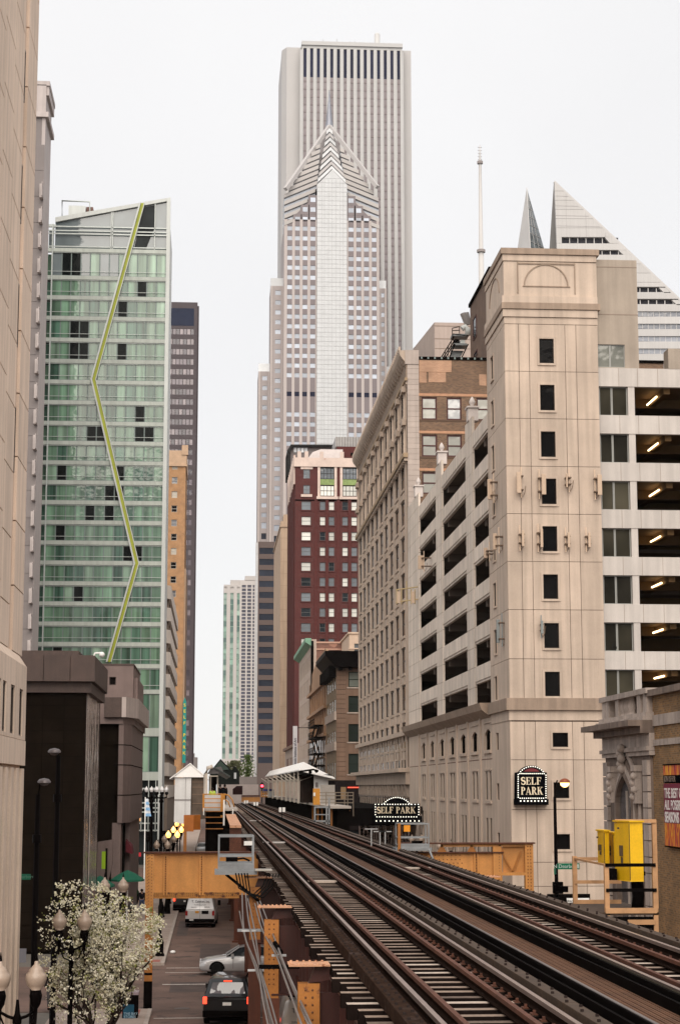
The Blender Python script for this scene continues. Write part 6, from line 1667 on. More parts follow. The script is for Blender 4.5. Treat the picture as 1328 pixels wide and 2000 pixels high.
pkst = M('peeling_top_flange', (.50, .26, .15), .7, var=.2, scale=3, grime=((.16, .05, .02), 5, .54))
Y_A, Y_B = 17.0, 300.0
def rail(par, x, top, web, h=.17, w=.033, name='rail'):
    # foot, web and head as one profile
    part(name + '_foot' if False else name, MB().prism([(x - .07, ZT + .02), (x + .07, ZT + .02), (x + .07, ZT + .035), (x + .012, ZT + .05), (x + .012, ZT + h - .045), (x - .012, ZT + h - .045), (x - .012, ZT + .05), (x - .07, ZT + .035)], 'y', Y_A, Y_B), web, par)
    part(name + '_head', MB().box(x - w, x + w, Y_A, Y_B, ZT + h - .045, ZT + h + .012), top, par)
def track(lab, xl, xr, gl, gr, tims, t0, t1):
    T = thing('railway_track', lab, 'railway track', ((xl + xr) / 2, Y_A, ZT), group=None)
    rail(T, xl, railh, raild); rail(T, xr, railh, raild)
    rail(T, gl, rust, raild, .155, .034, 'guard_rail'); rail(T, gr, rust, raild, .155, .034, 'guard_rail')
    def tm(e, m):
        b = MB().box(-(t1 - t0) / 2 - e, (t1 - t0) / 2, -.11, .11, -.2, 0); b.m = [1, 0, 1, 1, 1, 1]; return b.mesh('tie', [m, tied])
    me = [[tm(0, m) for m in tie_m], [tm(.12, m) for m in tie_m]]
    y = Y_A; k = 0; ex = MB()
    r2 = random.Random(int(xl * 10))
    while y < Y_B:
        if k < 290:
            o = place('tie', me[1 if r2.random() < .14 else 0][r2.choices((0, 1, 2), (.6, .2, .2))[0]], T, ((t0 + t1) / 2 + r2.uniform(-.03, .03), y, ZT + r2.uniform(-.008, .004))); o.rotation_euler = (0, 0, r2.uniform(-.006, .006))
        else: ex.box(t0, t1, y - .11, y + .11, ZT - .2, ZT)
        y += .64 + r2.uniform(-.015, .015); k += 1
    if ex.v: part('far_ties', ex, tie_m[0], T, kind='stuff')
    # spikes, plates and bolts
    pb = MB()
    for x in (xl, xr):
        y = Y_A
        while y < 110:
            pb.box(x - .14, x + .14, y - .08, y + .08, ZT + .001, ZT + .02)
            for s in (-.1, .1): pb.box(x + s - .018, x + s + .018, y - .05, y - .01, ZT + .02, ZT + .06)
            y += .64
    part('tie_plates', pb, rust, T, kind='stuff')
    for n_, (a, b, z0, z1, mt) in enumerate(tims):
        y = Y_A
        L_ = 5.6
        while y < 130:
            part('guard_timber', MB().box(a, b, y + .01, y + L_ - .01, ZT + .005, ZT + z1), mt, T, bevel=.008); y += L_
        part('guard_timber', MB().box(a, b, y + .01, Y_B, ZT + .005, ZT + z1), mt, T)
        bt = MB(); y = Y_A; i = 0
        while y < 95:
            for q in ((a + .05,), (b - .05,))[i % 2]: bt.box(q - .018, q + .018, y - .018, y + .018, ZT + z1, ZT + z1 + .028)
            y += .235 if n_ == 0 and xl < 5 else .47; i += 1
        part('timber_bolts', bt, M('bolt_black', (.03, .022, .02), .6), T, kind='stuff')
    return T
T1 = track('left-hand elevated track with a bolted guard timber along the street side', 2.6, 4.1, 2.87, 3.68, [(2.18, 2.40, 0, .20, timb), (4.34, 4.52, 0, .16, timb2)], 1.90, 4.72)
T2 = track('right-hand elevated track beyond the slatted walkway', 6.1, 7.6, 6.34, 7.10, [(7.92, 8.12, 0, .18, timb2)], 5.35, 8.35)
M('insulator_dim', (.03, .025, .02), .6)
# slatted walkway between the tracks and the covered third rails
WK = thing('slatted_walkway', 'brown slatted walkway running between the two elevated tracks', 'walkway', (5.2, Y_A, ZT))
wkm = [M('walkway_slat_a', (.135, .062, .031), .8, var=.3, scale=1.5, fine=.2), M('walkway_slat_b', (.115, .052, .026), .85, var=.3, scale=1.5, fine=.2)]
for k in range(14):
    x = 4.95 + k * .051; part('slat', MB().box(x, x + .027, Y_A, Y_B, ZT + .02, ZT + .06 + .004 * (k % 2)), wkm[k % 2], WK)
mb = MB(); y = Y_A
while y < 160: mb.box(4.93, 5.68, y, y + .08, ZT - .03, ZT + .019); y += 1.4
part('joist', mb, blackst, WK); part('gap_shade_sheet', MB().box(4.96, 5.64, Y_A, Y_B, ZT - .2, ZT - .16), blackst, WK)  # black sheet added so the gaps between slats read as shaded
for nm_, x, lab in (('left', 4.82, 'grey-topped third rail on the left edge of the slatted walkway'), ('right', 5.82, 'black covered third rail on the right edge of the slatted walkway')):
    t3 = thing('third_rail', lab, 'third rail', (x, Y_A, ZT))
    part('contact_rail', MB().box(x - .035, x + .035, Y_A, Y_B, ZT + .10, ZT + .24), blackst, t3); part('rail_top', MB().box(x - .012, x + .036, Y_A, Y_B, ZT + .241, ZT + .25), thirdm if nm_ == 'left' else MATS['insulator_dim'], t3)
    part('side_board', MB().box(x - .17, x - .13, Y_A, Y_B, ZT, ZT + .2).box(x + .05, x + .08, Y_A, Y_B, ZT, ZT + .08), blackst, t3)
    mb = MB(); y = Y_A
    while y < 120: mb.box(x - .12, x + .04, y, y + .12, ZT, ZT + .10); y += 1.9
    part('insulators', mb, M('insulator', (.03, .02, .016), .5), t3, kind='stuff')
mb = MB().tube([(5.98, Y_A, ZT + .03), (5.98, 160, ZT + .03)], .025, 5).tube([(4.66, Y_A, ZT + .03), (4.66, 160, ZT + .03)], .022, 5)
t = part('trackside_cable', mb, M('grey_cable', (.13, .12, .10), .6)); tag(t, 'thin grey cables lying beside the third rails', 'cable')
wb = [(3.27, 54, 1.0, .7), (3.27, 92, .9, .5), (4.98, 132, .7, .5)]
for i, (x, y, w, d) in enumerate(((3.28, 53.5, .9, .55), (3.15, 91, 1.2, .9), (3.6, 150, 1.0, .8), (7.0, 62, .9, .55))):
    b_ = part('walking_board', MB().box(x - w / 2, x + w / 2, y, y + d, ZT + .02, ZT + .07), M('pale_board', (.50, .46, .43), .8) if i in (1, 2) else tie_m[2]); tag(b_, ('weathered board laid across the ties of the left track, nearest', 'white board laid between the rails of the left track', 'small pale board between the rails far along the left track', 'weathered board on the ties of the right track')[i], 'board')
# small white trackside markers on stakes
for i, (px, py, Y) in enumerate(((551, 1600, 152), (481, 1575, 232), (500, 1580, 205), (539, 1612, 150))[:3]):
    m_ = thing('track_marker', ('pair of white marker plates on a stake between the tracks, nearest', 'smallest white marker plates farthest up the tracks', 'white marker plates midway up the tracks')[i], 'marker', (5.2, Y, ZT))
    x = aY(px, py, Y).x; part('stake', MB().box(x - .03, x + .03, Y, Y + .06, ZT, ZT + 1.1), blackst, m_)
    part('plate', MB().box(x - .26, x - .04, Y - .03, Y, ZT + .72, ZT + 1.1).box(x + .04, x + .26, Y - .03, Y, ZT + .72, ZT + 1.1), wht, m_)

# longitudinal girders, bents and columns
ST = thing('viaduct', 'rust-red and ochre riveted steel viaduct carrying the two elevated tracks over the street', 'viaduct', (5.2, 60, 0))
rivm = MB().ball((0, 0, 0), .024, 6).mesh('rivet', yst2)
def rivets(par, pts, mt=None, r=.022):
    mb = MB()
    for p in pts: mb.ball(p, r, 6)
    part('rivets', mb, mt or yst2, par, kind='stuff')
gird = M('girder_oxide', (.045, .008, .004), .55, var=.2, scale=.7, streak=.25)
for x in (2.15, 4.3, 6.1, 8.1):
    part('girder', MB().box(x - .02, x + .02, Y_A - 4, Y_B, 5.0, 6.2).box(x - .15, x + .15, Y_A - 4, Y_B, 6.2, 6.24).box(x - .15, x + .15, Y_A - 4, Y_B, 4.96, 5.0), gird, ST)
mb = MB(); y = Y_A
while y < 200: mb.box(2.03, 2.13, y, y + .06, 5.0, 6.2); y += 1.5
scatter('girder_stiffener', mb, gird, ST)
bents = [29.6, 43.6, 57.6, 95.0, 113, 131, 149, 167, 185, 203, 221, 239, 257, 275]
for k, Yb_ in enumerate(bents):
    yw = .34 if k < 2 else .36
    xc = (1.57, 1.43, 1.37)[k] if k < 3 else 1.6
    for side, x in ((-1, xc), (1, 8.75)):
        top = yst2 if k < 3 else redst
        mb = MB().box(x - .17, x + .17, Yb_ - .14, Yb_ - .12, 4.2, 6.30).box(x - .01, x + .01, Yb_ - .12, Yb_ + .12, 4.2, 6.3).box(x - .17, x + .17, Yb_ + .12, Yb_ + .14, 4.2, 6.3)
        part('column_head', mb, top, ST)
        mb = MB().box(x - .19, x + .19, Yb_ - .16, Yb_ - .13, .1, 4.5 if k != 2 else 4.7).box(x - .01, x + .01, Yb_ - .12, Yb_ + .12, .1, 4.5).box(x - .19, x + .19, Yb_ + .13, Yb_ + .16, .1, 4.5)
        part('column', mb, redst, ST)
        part('column_base', MB().box(x - .3, x + .3, Yb_ - .3, Yb_ + .3, 0, .12), redst, ST)
        if k < 3:
            x0, x1 = (x - .33, 1.90) if side < 0 else (8.4, x + .33)
            part('cap_plate', MB().box(x0, x1, Yb_ - .32, Yb_ + .32, 6.58, 6.605), pkst, ST)
            part('cap_bracket', MB().prism([(x, 6.3), (x + .1, 6.57), (x1, 6.57), (x1, 6.35)] if side < 0 else [(x, 6.3), (x - .1, 6.57), (x0, 6.57), (x0, 6.35)], 'y', Yb_ - .1, Yb_ + .1), gird, ST)
            pts = [(x0 + .06 + .1 * i, Yb_ - .28, 6.605) for i in range(7)] + [(x0 + .06 + .1 * i, Yb_ + .26, 6.605) for i in range(7)] + [(x0 + .05, Yb_ - .28 + .1 * i, 6.605) for i in range(6)]
            rivets(ST, [p for p in pts if p[0] < x1], pkst, .028)
            pts = [(x + s * .055, Yb_ - .142, 6.2 - .115 * i) for i in range(17) for s in (-1, 1) if i not in (8, 13)] 
            rivets(ST, pts, M('rivet_brown', (.13, .05, .02), .6), .019)
    if k >= 3 or k < 3:
        zc_b = 5.0 if k < 3 else 5.0
        mb = MB().box(xc, 8.75, Yb_ - .02, Yb_ + .02, 4.6, 6.15).box(xc, 8.75, Yb_ - .16, Yb_ + .16, 4.56, 4.6)
        part('cross_girder', mb, gird if k < 3 else redst, ST)
# the big ochre cross-bent at the near side of Dearborn
YX = 79.
def X_(px, py, Y=YX): p = aY(px, py, Y); return p
xl0, xl1, xl2 = X_(285, 1700).x, X_(301, 1700).x, X_(470, 1700).x
zt_, zb_ = X_(340, 1665).z, X_(340, 1753).z
BL = thing('ochre_cross_girder', 'big ochre riveted plate girder on a yellow column, reaching left over the street', 'girder', (xl0, YX, 0))
part('web_plate', MB().box(xl1, 2.0, YX - .02, YX + .02, zb_ + .1, zt_ - .03), yst, BL)
part('top_flange', MB().box(xl0 - .12, 2.0, YX - .25, YX + .25, zt_ - .03, zt_ + .03), rust, BL)
part('top_angle', MB().box(xl1, 2.0, YX - .13, YX - .02, zt_ - .05, zt_ - .03), yst, BL)
part('bottom_flange', MB().prism([(xl1, zb_ + .22), (1.2, zb_ + .22), (1.2, zb_), (xl1, zb_)], 'y', YX - .05, YX - .02).box(xl1, 1.2, YX - .2, YX + .2, zb_ - .03, zb_), M('rusting_ochre', (.40, .18, .04), .6, var=.2, grime=((.09, .028, .012), 5, .53)), BL)
for px in (321, 327, 391, 397): 
    x = X_(px, 1700).x; part('stiffener', MB().box(x - .03, x + .03, YX - .11, YX - .02, zb_ + .1, zt_ - .05), yst, BL)
part('end_post', MB().box(xl0, xl1, YX - .16, YX - .12, zb_ - .4, zt_ - .05).box((xl0 + xl1) / 2 - .02, (xl0 + xl1) / 2 + .02, YX - .12, YX + .16, zb_, zt_ - .05), yst, BL)
part('column', MB().box(xl0 + .02, xl1, YX - .17, YX - .13, 1.6, zb_ - .4).box((xl0 + xl1) / 2 - .02, (xl0 + xl1) / 2 + .02, YX - .13, YX + .13, .15, zb_).box(xl0 + .02, xl1, YX + .13, YX + .17, .15, zb_), yst2, BL)
part('column_foot', MB().box(xl0, xl1 + .01, YX - .19, YX - .12, .13, 1.25), blackst, BL)
part('foot_band', MB().box(xl0 + .02, xl1, YX - .18, YX - .13, 1.25, 1.5).box(xl0 + .02, xl1, YX - .182, YX - .13, 1.5, 1.6, 1), [yst2, blackst], BL)
z = zb_ - .3; pts = []
while z < zt_ - .1: pts += [(xl0 + .09, YX - .165, z), (xl0 + .15, YX - .165, z + .04), (xl1 - .08, YX - .165, z)]; z += .13
x = xl1 + .06
while x < 1.2: pts += [(x, YX - .055, zb_ + .07), (x, YX - .055, zb_ + .16)]; x += .09
for px in (324, 394):
    z = zb_ + .3
    while z < zt_ - .1: pts.append((X_(px, 1700).x, YX - .03, z)); z += .1
rivets(BL, pts, M('rivet_brown', (.13, .05, .02)), .022)
z = 1.8; pts = []
while z < zb_ - .5: pts += [(xl0 + .1, YX - .172, z), (xl1 - .1, YX - .172, z)]; z += .22
rivets(BL, pts, M('rivet_brown', (.13, .05, .02)), .02)
xr0, xr1 = 8.4, X_(1040, 1690).x
ztr = X_(1000, 1648).z; zmr = X_(900, 1665).z
BRt = thing('ochre_truss_girder', 'ochre riveted girder with a trussed upper part, right of the tracks before the parking tower', 'girder', (xr1, YX, 0))
part('web_plate', MB().box(xr0 - .5, X_(966, 1690).x, YX - .02, YX + .02, zb_ - .2, zmr - .02), yst, BRt)
part('mid_flange', MB().box(xr0 - .5, X_(982, 1690).x, YX - .2, YX + .2, zmr - .02, zmr + .03), rust, BRt)
part('top_chord', MB().box(X_(775, 1650).x, xr1 + .08, YX - .25, YX + .25, ztr, ztr + .06), rust, BRt)
part('top_angle', MB().box(X_(860, 1650).x, xr1, YX - .1, YX - .02, ztr - .12, ztr), yst, BRt)
mb = MB()
for px in (926, 932, 970, 978): x = X_(px, 1690).x; mb.box(x - .03, x + .03, YX - .12, YX - .02, zb_, zmr - .03)
part('stiffener', mb, yst, BRt)
zq_ = X_(1000, 1705).z
part('end_post', MB().box(X_(1024, 1700).x, xr1, YX - .16, YX + .16, .1, ztr), yst, BRt)
part('lower_chord', MB().box(X_(966, 1700).x, xr1, YX - .15, YX + .15, zq_ - .1, zq_ + .03).box(X_(962, 1700).x, X_(978, 1700).x, YX - .14, YX + .14, zq_ - 1, ztr - .1), yst, BRt)
mb = MB()
for (a, b) in (((977, 1662), (1000, 1703)), ((1000, 1703), (1016, 1662))): mb.tube([X_(*a) - Vector((0, .1, 0)), X_(*b) - Vector((0, .1, 0))], .045, 4)
for px in (862, 920, 975): p = X_(px, 1650); mb.prism([(p.x - .2, zmr + .03), (p.x, ztr), (p.x + .2, zmr + .03)], 'y', YX - .1, YX - .07)
part('bracing', mb, yst2, BRt)
part('back_plate', MB().box(X_(982, 1700).x, X_(1024, 1700).x, YX + .05, YX + .08, zq_, ztr), yst, BRt)
pts = []
for px in (929, 974):
    z = zb_
    while z < zmr: pts.append((X_(px, 1690).x, YX - .13, z)); z += .12
z = zb_ - .4
while z < ztr - .1: pts += [(xr1 - .12, YX - .165, z), (xr1 - .24, YX - .165, z)]; z += .14
x = xr0
while x < X_(905, 1690).x: pts += [(x, YX - .03, zmr - .12), (x, YX - .03, zmr - .3), (x + .09, YX - .03, zmr - .45)]; x += .18
rivets(BRt, pts, M('rivet_brown', (.13, .05, .02)), .025)
# cross girder of the same bent under the deck
part('cross_girder', MB().box(2.0, 8.4, YX - .03, YX + .03, 4.6, 6.15), gird, ST)
part('column', MB().box(1.45, 1.8, YX - .17, YX + .17, 0, 4.6), redst, ST)
mb = MB().tube([(14.3, YX + 2.2, 5.6), (13.6, YX + 2, 6.1), (12.6, YX + 2, 6.0), (12.2, YX + 2.1, 5.4)], .28, 10)

# grey equipment enclosure hung on the left edge, with its wiring
galv = M('galvanised_steel', (.25, .26, .27), .55, .4, var=.18, scale=3); galvl = M('pale_galvanised', (.42, .42, .42), .5, .4, var=.1)
YE_ = 57.2
def frame(nm, lab, px0, px1, yt, ybm, Y, Yback, floor=.12, inner=True, mat=galv):
    t = thing(nm, lab, 'equipment frame', (aY(px0, ybm, Y).x, Y, aY(px0, ybm, Y).z))
    a, b = aY(px0, ybm, Y), aY(px1, yt, Y); x0, x1, z0, z1 = a.x, b.x, a.z, b.z; s = .05
    for x in (x0, x1 - s):
        for y in (Y, Yback): part('post', MB().box(x, x + s, y, y + s, z0, z1), mat, t)
    for z in (z1 - s, z0 + (z1 - z0) * .40, z0 + floor):
        part('rail', MB().box(x0 + s, x1 - s, Y + .004, Y + s, z, z + s * 1.2).box(x0 + s, x1 - s, Yback + .004, Yback + s, z, z + s * 1.2).box(x0 + .004, x0 + s, Y + s, Yback, z, z + s).box(x1 - s, x1 - .004, Y + s, Yback, z, z + s), mat, t)
    part('floor_plate', MB().box(x0 - .1, x1 + .1, Y - .1, Yback + .2, z0 - .1, z0 + .02), mat, t)
    part('kick_plate', MB().box(x0 + s, x1 - s, Y + .01, Y + .03, z0 + .02, z0 + .2), mat, t)
    return t, x0, x1, z0, z1
EF, ex0, ex1, ez0, ez1 = frame('equipment_cage', 'grey galvanised equipment cage hung on the left edge of the viaduct with looping black cables', 426, 497, 1632, 1702, YE_, YE_ + 1.3, .2)
part('black_box', MB().box(ex0 + .25, ex0 + .62, YE_ + .5, YE_ + .8, ez0 + .28, ez0 + .46).tube([(ex0 + .6, YE_ + .6, ez0 + .35), (ex0 + .8, YE_ + .6, ez0 + .38), (ex0 + 1.0, YE_ + .6, ez0 + .3)], .03, 5), blackst, EF)
part('white_plate', MB().box(ex1 - .32, ex1 - .06, YE_ - .01, YE_ + .0, ez1 - .3, ez1 - .17), wht, EF)
part('grating', MB().box(ex1 + .02, ex1 + .55, YE_ - .3, YE_ + .5, ez0 + .02, ez0 + .06), M('pale_grating', (.40, .37, .33), .6, var=.3, scale=30), EF)
part('knee_brace', MB().tube([(ex0 + .25, YE_ + .2, ez0 - .1), (ex1 + .2, YE_ + .2, ez0 - .95)], .06, 4), blackst, EF)
mb = MB()
for i in range(5):
    x = ex0 + .55 + i * .09; mb.tube([(x, YE_ - .1, ez0 - .05), (x + .1, YE_ - .1, ez0 - .5 - .05 * i), (x + .5, YE_ - .1, ez0 - .75 - .05 * (i % 3)), (x + .85, YE_, ez0 - .45), (x + 1.0, YE_ + .2, ez0 - .1)], .022, 6)
part('looping_cable', mb, M('black_rubber', (.012, .012, .012), .5), EF)
EF2, fx0, fx1, fz0, fz1 = frame('equipment_cage', 'small grey equipment cage with an orange notice on the right side of the tracks', 777, 838, 1608, 1657, 77.5, 78.6, .1)
part('orange_notice', MB().box(fx0 + .25, fx0 + .52, 77.45, 77.48, fz1 - .35, fz1 - .08), M('orange_notice', (.75, .28, .01), .6, var=.03), EF2)
part('ochre_post', MB().box(fx0 - .02, fx0 + .1, 77.3, 77.42, fz0 - .2, fz1), yst2, EF2)
part('small_box', MB().box(fx1 - .7, fx1 - .25, 77.8, 78.1, fz0 + .15, fz0 + .3), blackst, EF2)
mb = MB()
for px, py in ((725, 1620), (742, 1625), (752, 1625)): p = aY(px, py, 84); mb.box(p.x - .3, p.x + .3, 84, 84.1, p.z, p.z + .04).tube([(p.x, 84, p.z), (p.x, 84, p.z - .9)], .03, 5)
t = part('tee_posts', mb, galvl); tag(t, 'short pale T-shaped posts beside the right-hand track in front of the blade sign', 'posts')
t = part('slanting_conduit', MB().tube([aY(838, 1660, 77), aY(850, 1690, 76), aY(868, 1700, 75)], .05, 6), galv); tag(t, 'grey conduit slanting down from the right equipment cage', 'conduit')

# conduit bundle hanging down the left face
CD = thing('conduit_bundle', 'bundle of thin grey conduits sweeping down the left face of the viaduct', 'conduits', (1.0, 36, 3))
condm = M('grey_conduit', (.20, .175, .165), .45, .4, var=.15)
def pth(pts): return [aY(px, py, Y) for px, py, Y in pts]
runs = [[(473, 1745, 54), (478, 1825, 46), (503, 1890, 40), (513, 1950, 36), (528, 2020, 32)],
        [(480, 1745, 54), (486, 1800, 47), (506, 1885, 40), (524, 1965, 35), (540, 2020, 32)],
        [(484, 1755, 54), (496, 1810, 47), (509, 1890, 40), (530, 1960, 35), (546, 2020, 32)],
        [(498, 1765, 54), (512, 1815, 46), (538, 1862, 38), (556, 1910, 33), (592, 2010, 27)],
        [(503, 1762, 54), (520, 1820, 46), (545, 1866, 38), (566, 1915, 33), (606, 2010, 27)],
        [(508, 1760, 54), (528, 1812, 46), (543, 1850, 38), (560, 1895, 33), (612, 2010, 27)],
        [(468, 1780, 54), (480, 1835, 46), (500, 1893, 40), (520, 1960, 36), (533, 2020, 33)]]
for r_ in runs:
    P_s = pth(r_); sm = []
    for i in range(len(P_s) - 1):
        p0, p1, p2, p3 = P_s[max(0, i - 1)], P_s[i], P_s[i + 1], P_s[min(len(P_s) - 1, i + 2)]
        for k in range(6):
            t = k / 6; sm.append(.5 * ((2 * p1) + (p2 - p0) * t + (2 * p0 - 5 * p1 + 4 * p2 - p3) * t * t + (3 * p1 - p0 - 3 * p2 + p3) * t ** 3))
    sm.append(P_s[-1]); part('conduit', MB().tube(sm, .020, 7), condm, CD)
for (px, py, Y, w) in ((500, 1895, 40, .35), (545, 1866, 38, .3), (486, 1818, 46, .35)):
    p = aY(px, py, Y); part('clamp', MB().box(p.x - w / 2, p.x + w / 2, Y - .04, Y + .04, p.z - .02, p.z + .02), galvl, CD)
part('junction', MB().tube([aY(537, 1842, 38), aY(549, 1860, 37.5)], .05, 8), blackst, CD)
part('strut', MB().box(aY(506, 1890, 39.5).x, 1.9, 39.4, 39.5, aY(506, 1892, 39.5).z, aY(506, 1884, 39.5).z), blackst, CD)
part('strut', MB().box(aY(464, 1815, 46.5).x, aY(514, 1815, 46.5).x, 46.4, 46.5, aY(500, 1819, 46.5).z, aY(500, 1814, 46.5).z), galv, CD)

# yellow relay boxes on their own little platform at the right
yel = M('relay_box_yellow', (.72, .42, .008), .45, var=.08, scale=2, streak=.08, grime=((.35, .16, .02), 3, .68))
yeld = M('yellow_box_scuff', (.05, .03, .01), .7)
YY = 40.
tanp = M('tan_painted_timber', (.42, .23, .11), .7, var=.2, scale=3, streak=.1)
PF = thing('relay_platform', 'ochre railed platform holding yellow relay boxes beside the right-hand track', 'platform', (8.9, YY, 6.4))
def V(px, py, Y=YY): return aY(px, py, Y)
a0, a1 = V(1181, 1790), V(1281, 1775); zf = V(1230, 1782).z
zp_t = V(1230, 1692).z
part('deck', MB().box(V(1122, 1760, 43).x - .1, a1.x + .05, YY, YY + 3.4, zf - .06, zf), timb2, PF)
for px, yt, Y in ((1184, 1690, YY), (1278, 1690, YY), (1277, 1604, YY + 1.2), (1122, 1674, YY + 3)):
    p = V(px, yt, Y); part('post', MB().box(p.x - .05, p.x + .05, Y, Y + .1, zf - (.45 if Y == YY else 0), p.z + .02), tanp, PF)
for ytm, ybm, Y, p0_, p1_, mt in ((1686, 1693, YY, 1181, 1279, blackst), (1735, 1742, YY, 1183, 1281, blackst), (1773, 1784, YY, 1182, 1282, tanp), (1796, 1806, YY, 1225, 1278, tanp), (1674, 1681, YY + 3, 1122, 1196, tanp), (1719, 1726, YY + 3, 1122, 1212, tanp), (1757, 1766, YY + 3, 1122, 1212, tanp), (1600, 1607, YY + 1.2, 1200, 1280, tanp)):
    a, b = V(p0_, ybm, Y), V(p1_, ytm, Y); part('rail', MB().box(a.x, b.x, Y - .03, Y - .001, a.z, b.z), mt, PF)
part('side_rail', MB().tube([V(1200, 1740, YY + 3), V(1279, 1738, YY)], .04, 4).tube([V(1122, 1677, YY + 3), V(1184, 1690, YY)], .03, 4), tanp, PF)
part('under_board', MB().box(V(1186, 1795).x, V(1276, 1795).x, YY + .05, YY + .1, zf - .4, zf - .1), blackst, PF)
part('vertical_trunk', MB().tube([V(1243, 1722, YY + .9), V(1246, 1750, YY + .9), V(1244, 1775, YY + .9)], .14, 10), blackst, PF)
part('strap_hinge', MB().box(V(1254, 1620).x, V(1270, 1620).x, YY + .7, YY + .75, V(1262, 1631)[2], V(1262, 1623)[2]).box(V(1258, 1620).x, V(1272, 1620).x, YY + .7, YY + .75, V(1262, 1713)[2], V(1262, 1705)[2]), blackst, PF)
def relay(lab, pxl, pxm, pxr, yt, yb_, Y, dl, lean=0):
    t = thing('relay_box', lab, 'relay box', tuple(V(pxm, yb_, Y)), group='yellow relay boxes')
    L0, M0, R0 = V(pxl, yb_, Y + dl), V(pxm, yb_, Y), V(pxr, yb_, Y + .06)
    z0 = M0.z; z1 = V(pxm, yt, Y).z; poly = [(L0.x, L0.y), (M0.x, M0.y), (R0.x, R0.y), (R0.x + L0.x - M0.x, L0.y + .12)]
    part('cabinet', MB().prism(poly, 'z', z0, z1), yel, t, bevel=.01)
    part('lid', MB().prism([(L0.x - .04, L0.y), (M0.x, M0.y - .05), (R0.x + .03, R0.y - .02), (R0.x + L0.x - M0.x, L0.y + .15)], 'z', z1, z1 + .035), yel, t)
    part('door_seam', MB().box(M0.x - .004, M0.x + .01, M0.y - .012, M0.y, z0 + .03, z1 - .03), yeld, t)
    dx = (L0.x * .5 + M0.x * .5); dy = (L0.y * .5 + M0.y * .5)
    part('hasp', MB().box(dx - .06, dx + .02, dy - .06, dy + .02, z0 + (z1 - z0) * .42, z0 + (z1 - z0) * .60).box(dx - .03, dx + .01, dy - .05, dy + .02, z0 + (z1 - z0) * .3, z0 + (z1 - z0) * .4), yeld, t)
    part('rivet', MB().box(dx - .1, dx - .06, dy - .05, dy, z1 - .16, z1 - .12), yeld, t)
    return t
relay('tallest yellow relay box with its broad bright side facing the camera', 1201, 1230, 1257, 1606, 1722, YY + .5, .8)
relay('narrow yellow relay box at the left of the group, hung highest', 1167, 1180, 1190, 1624, 1690, YY + 1.6, .6)
relay('small yellow relay box squeezed behind the tallest one', 1187, 1197, 1206, 1628, 1690, YY + 1.8, .5)
part('lower_black_box', MB().box(V(1190, 1720, YY + 1).x, V(1204, 1690, YY + 1).x, YY + 1, YY + 1.3, V(1190, 1719, YY + 1).z, V(1190, 1697, YY + 1).z), blackst, PF)

# ------------------------------------------------ stations
sheet = M('white_sheeting', (.58, .57, .56), .6, var=.05, streak=.06)
rfm = M('white_canopy_roof', (.80, .78, .76), .6, var=.06)
RS = thing('right_station_canopy', 'white-roofed station canopy on the right platform', 'station canopy', (10, 165, 8))
ZP = 7.95
xL, xRg, xE, Yn1, Yn2 = aY(584, 1503, 160).x, aY(593, 1488, 165).x, aY(654, 1519, 160).x, 160., 262.
zL, zG_, zE = aY(584, 1503, 160).z, aY(593, 1488, 165).z, aY(654, 1519, 160).z
def slab3(name, pts, mt, par, th=.12):
    mb = MB(); lo_ = [(p[0], p[1], p[2] - th) for p in pts]; n = len(pts); mb.face(pts); mb.face(lo_[::-1])
    for i in range(n): mb.face([pts[i], pts[(i + 1) % n], lo_[(i + 1) % n], lo_[i]])
    part(name, mb, mt, par)
slab3('roof_left', [(xL - .0, Yn1, zL), (xRg, Yn1 + 5, zG_), (xRg, Yn2, zG_), (xL, Yn2, zL)], rfm, RS)
slab3('roof_right', [(xRg, Yn1 + 5, zG_), (xE, Yn1, zE), (xE, Yn2, zE), (xRg, Yn2, zG_)], rfm, RS)
slab3('roof_front', [(xL, Yn1, zL), (xE, Yn1 - .1, zE), (xRg, Yn1 + 5, zG_)], rfm, RS)
for y in (163, 171, 180, 190, 202, 216, 232, 250):
    x = aY(581, 1550, 163).x; part('post', MB().box(x, x + .16, y, y + .16, ZP, zL - .1), M('cream_post', (.42, .37, .31), .6), RS)
    part('canopy_arm', MB().tube([(x + .08, y + .08, zL - 1.0), (x - .9, y + .08, zL - .35)], .05, 4).tube([(x + .08, y + .08, zL - 1.0), (x + 1.3, y + .08, zL - .6)], .05, 4), MATS['cream_post'], RS)
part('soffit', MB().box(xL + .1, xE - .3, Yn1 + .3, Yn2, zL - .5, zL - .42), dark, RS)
part('dark_interior', MB().box(aY(590, 1550, 168).x, xE - .8, 168, 172, ZP, zL - .4), M('dark_brown_hall', (.035, .024, .02), .9, var=.3), RS)
a = aY(613, 1560, 161); b = aY(641, 1512, 161); part('end_wall', MB().box(a.x, b.x, 161, 161.3, ZP, b.z), sheet, RS)
a = aY(627, 1572, 159); b = aY(654, 1533, 159); part('lower_wall', MB().box(a.x, b.x, 159, 159.4, ZP - .3, b.z), M('grey_beige_panel', (.33, .30, .27), .7), RS)
a = aY(616, 1537, 160.9); b = aY(621, 1528, 160.9); part('notice', MB().box(a.x, b.x, 160.9, 160.95, a.z, b.z), gtd, RS)
part('floodlights', MB().tube([aY(585, 1507, 158), aY(612, 1503, 158), aY(622, 1506, 158)], .08, 6).ball(aY(606, 1508, 158), .16, 6).ball(aY(618, 1506, 158), .16, 6), dark, RS)
RP = thing('right_platform', 'right station platform with pale decking edge and ochre bracing', 'platform', (10, 140, 6))
xpe = 8.95
part('deck', MB().box(xpe, 10.6, 139, 330, ZP - .18, ZP), M('pale_decking', (.42, .37, .33), .8, var=.15), RP)
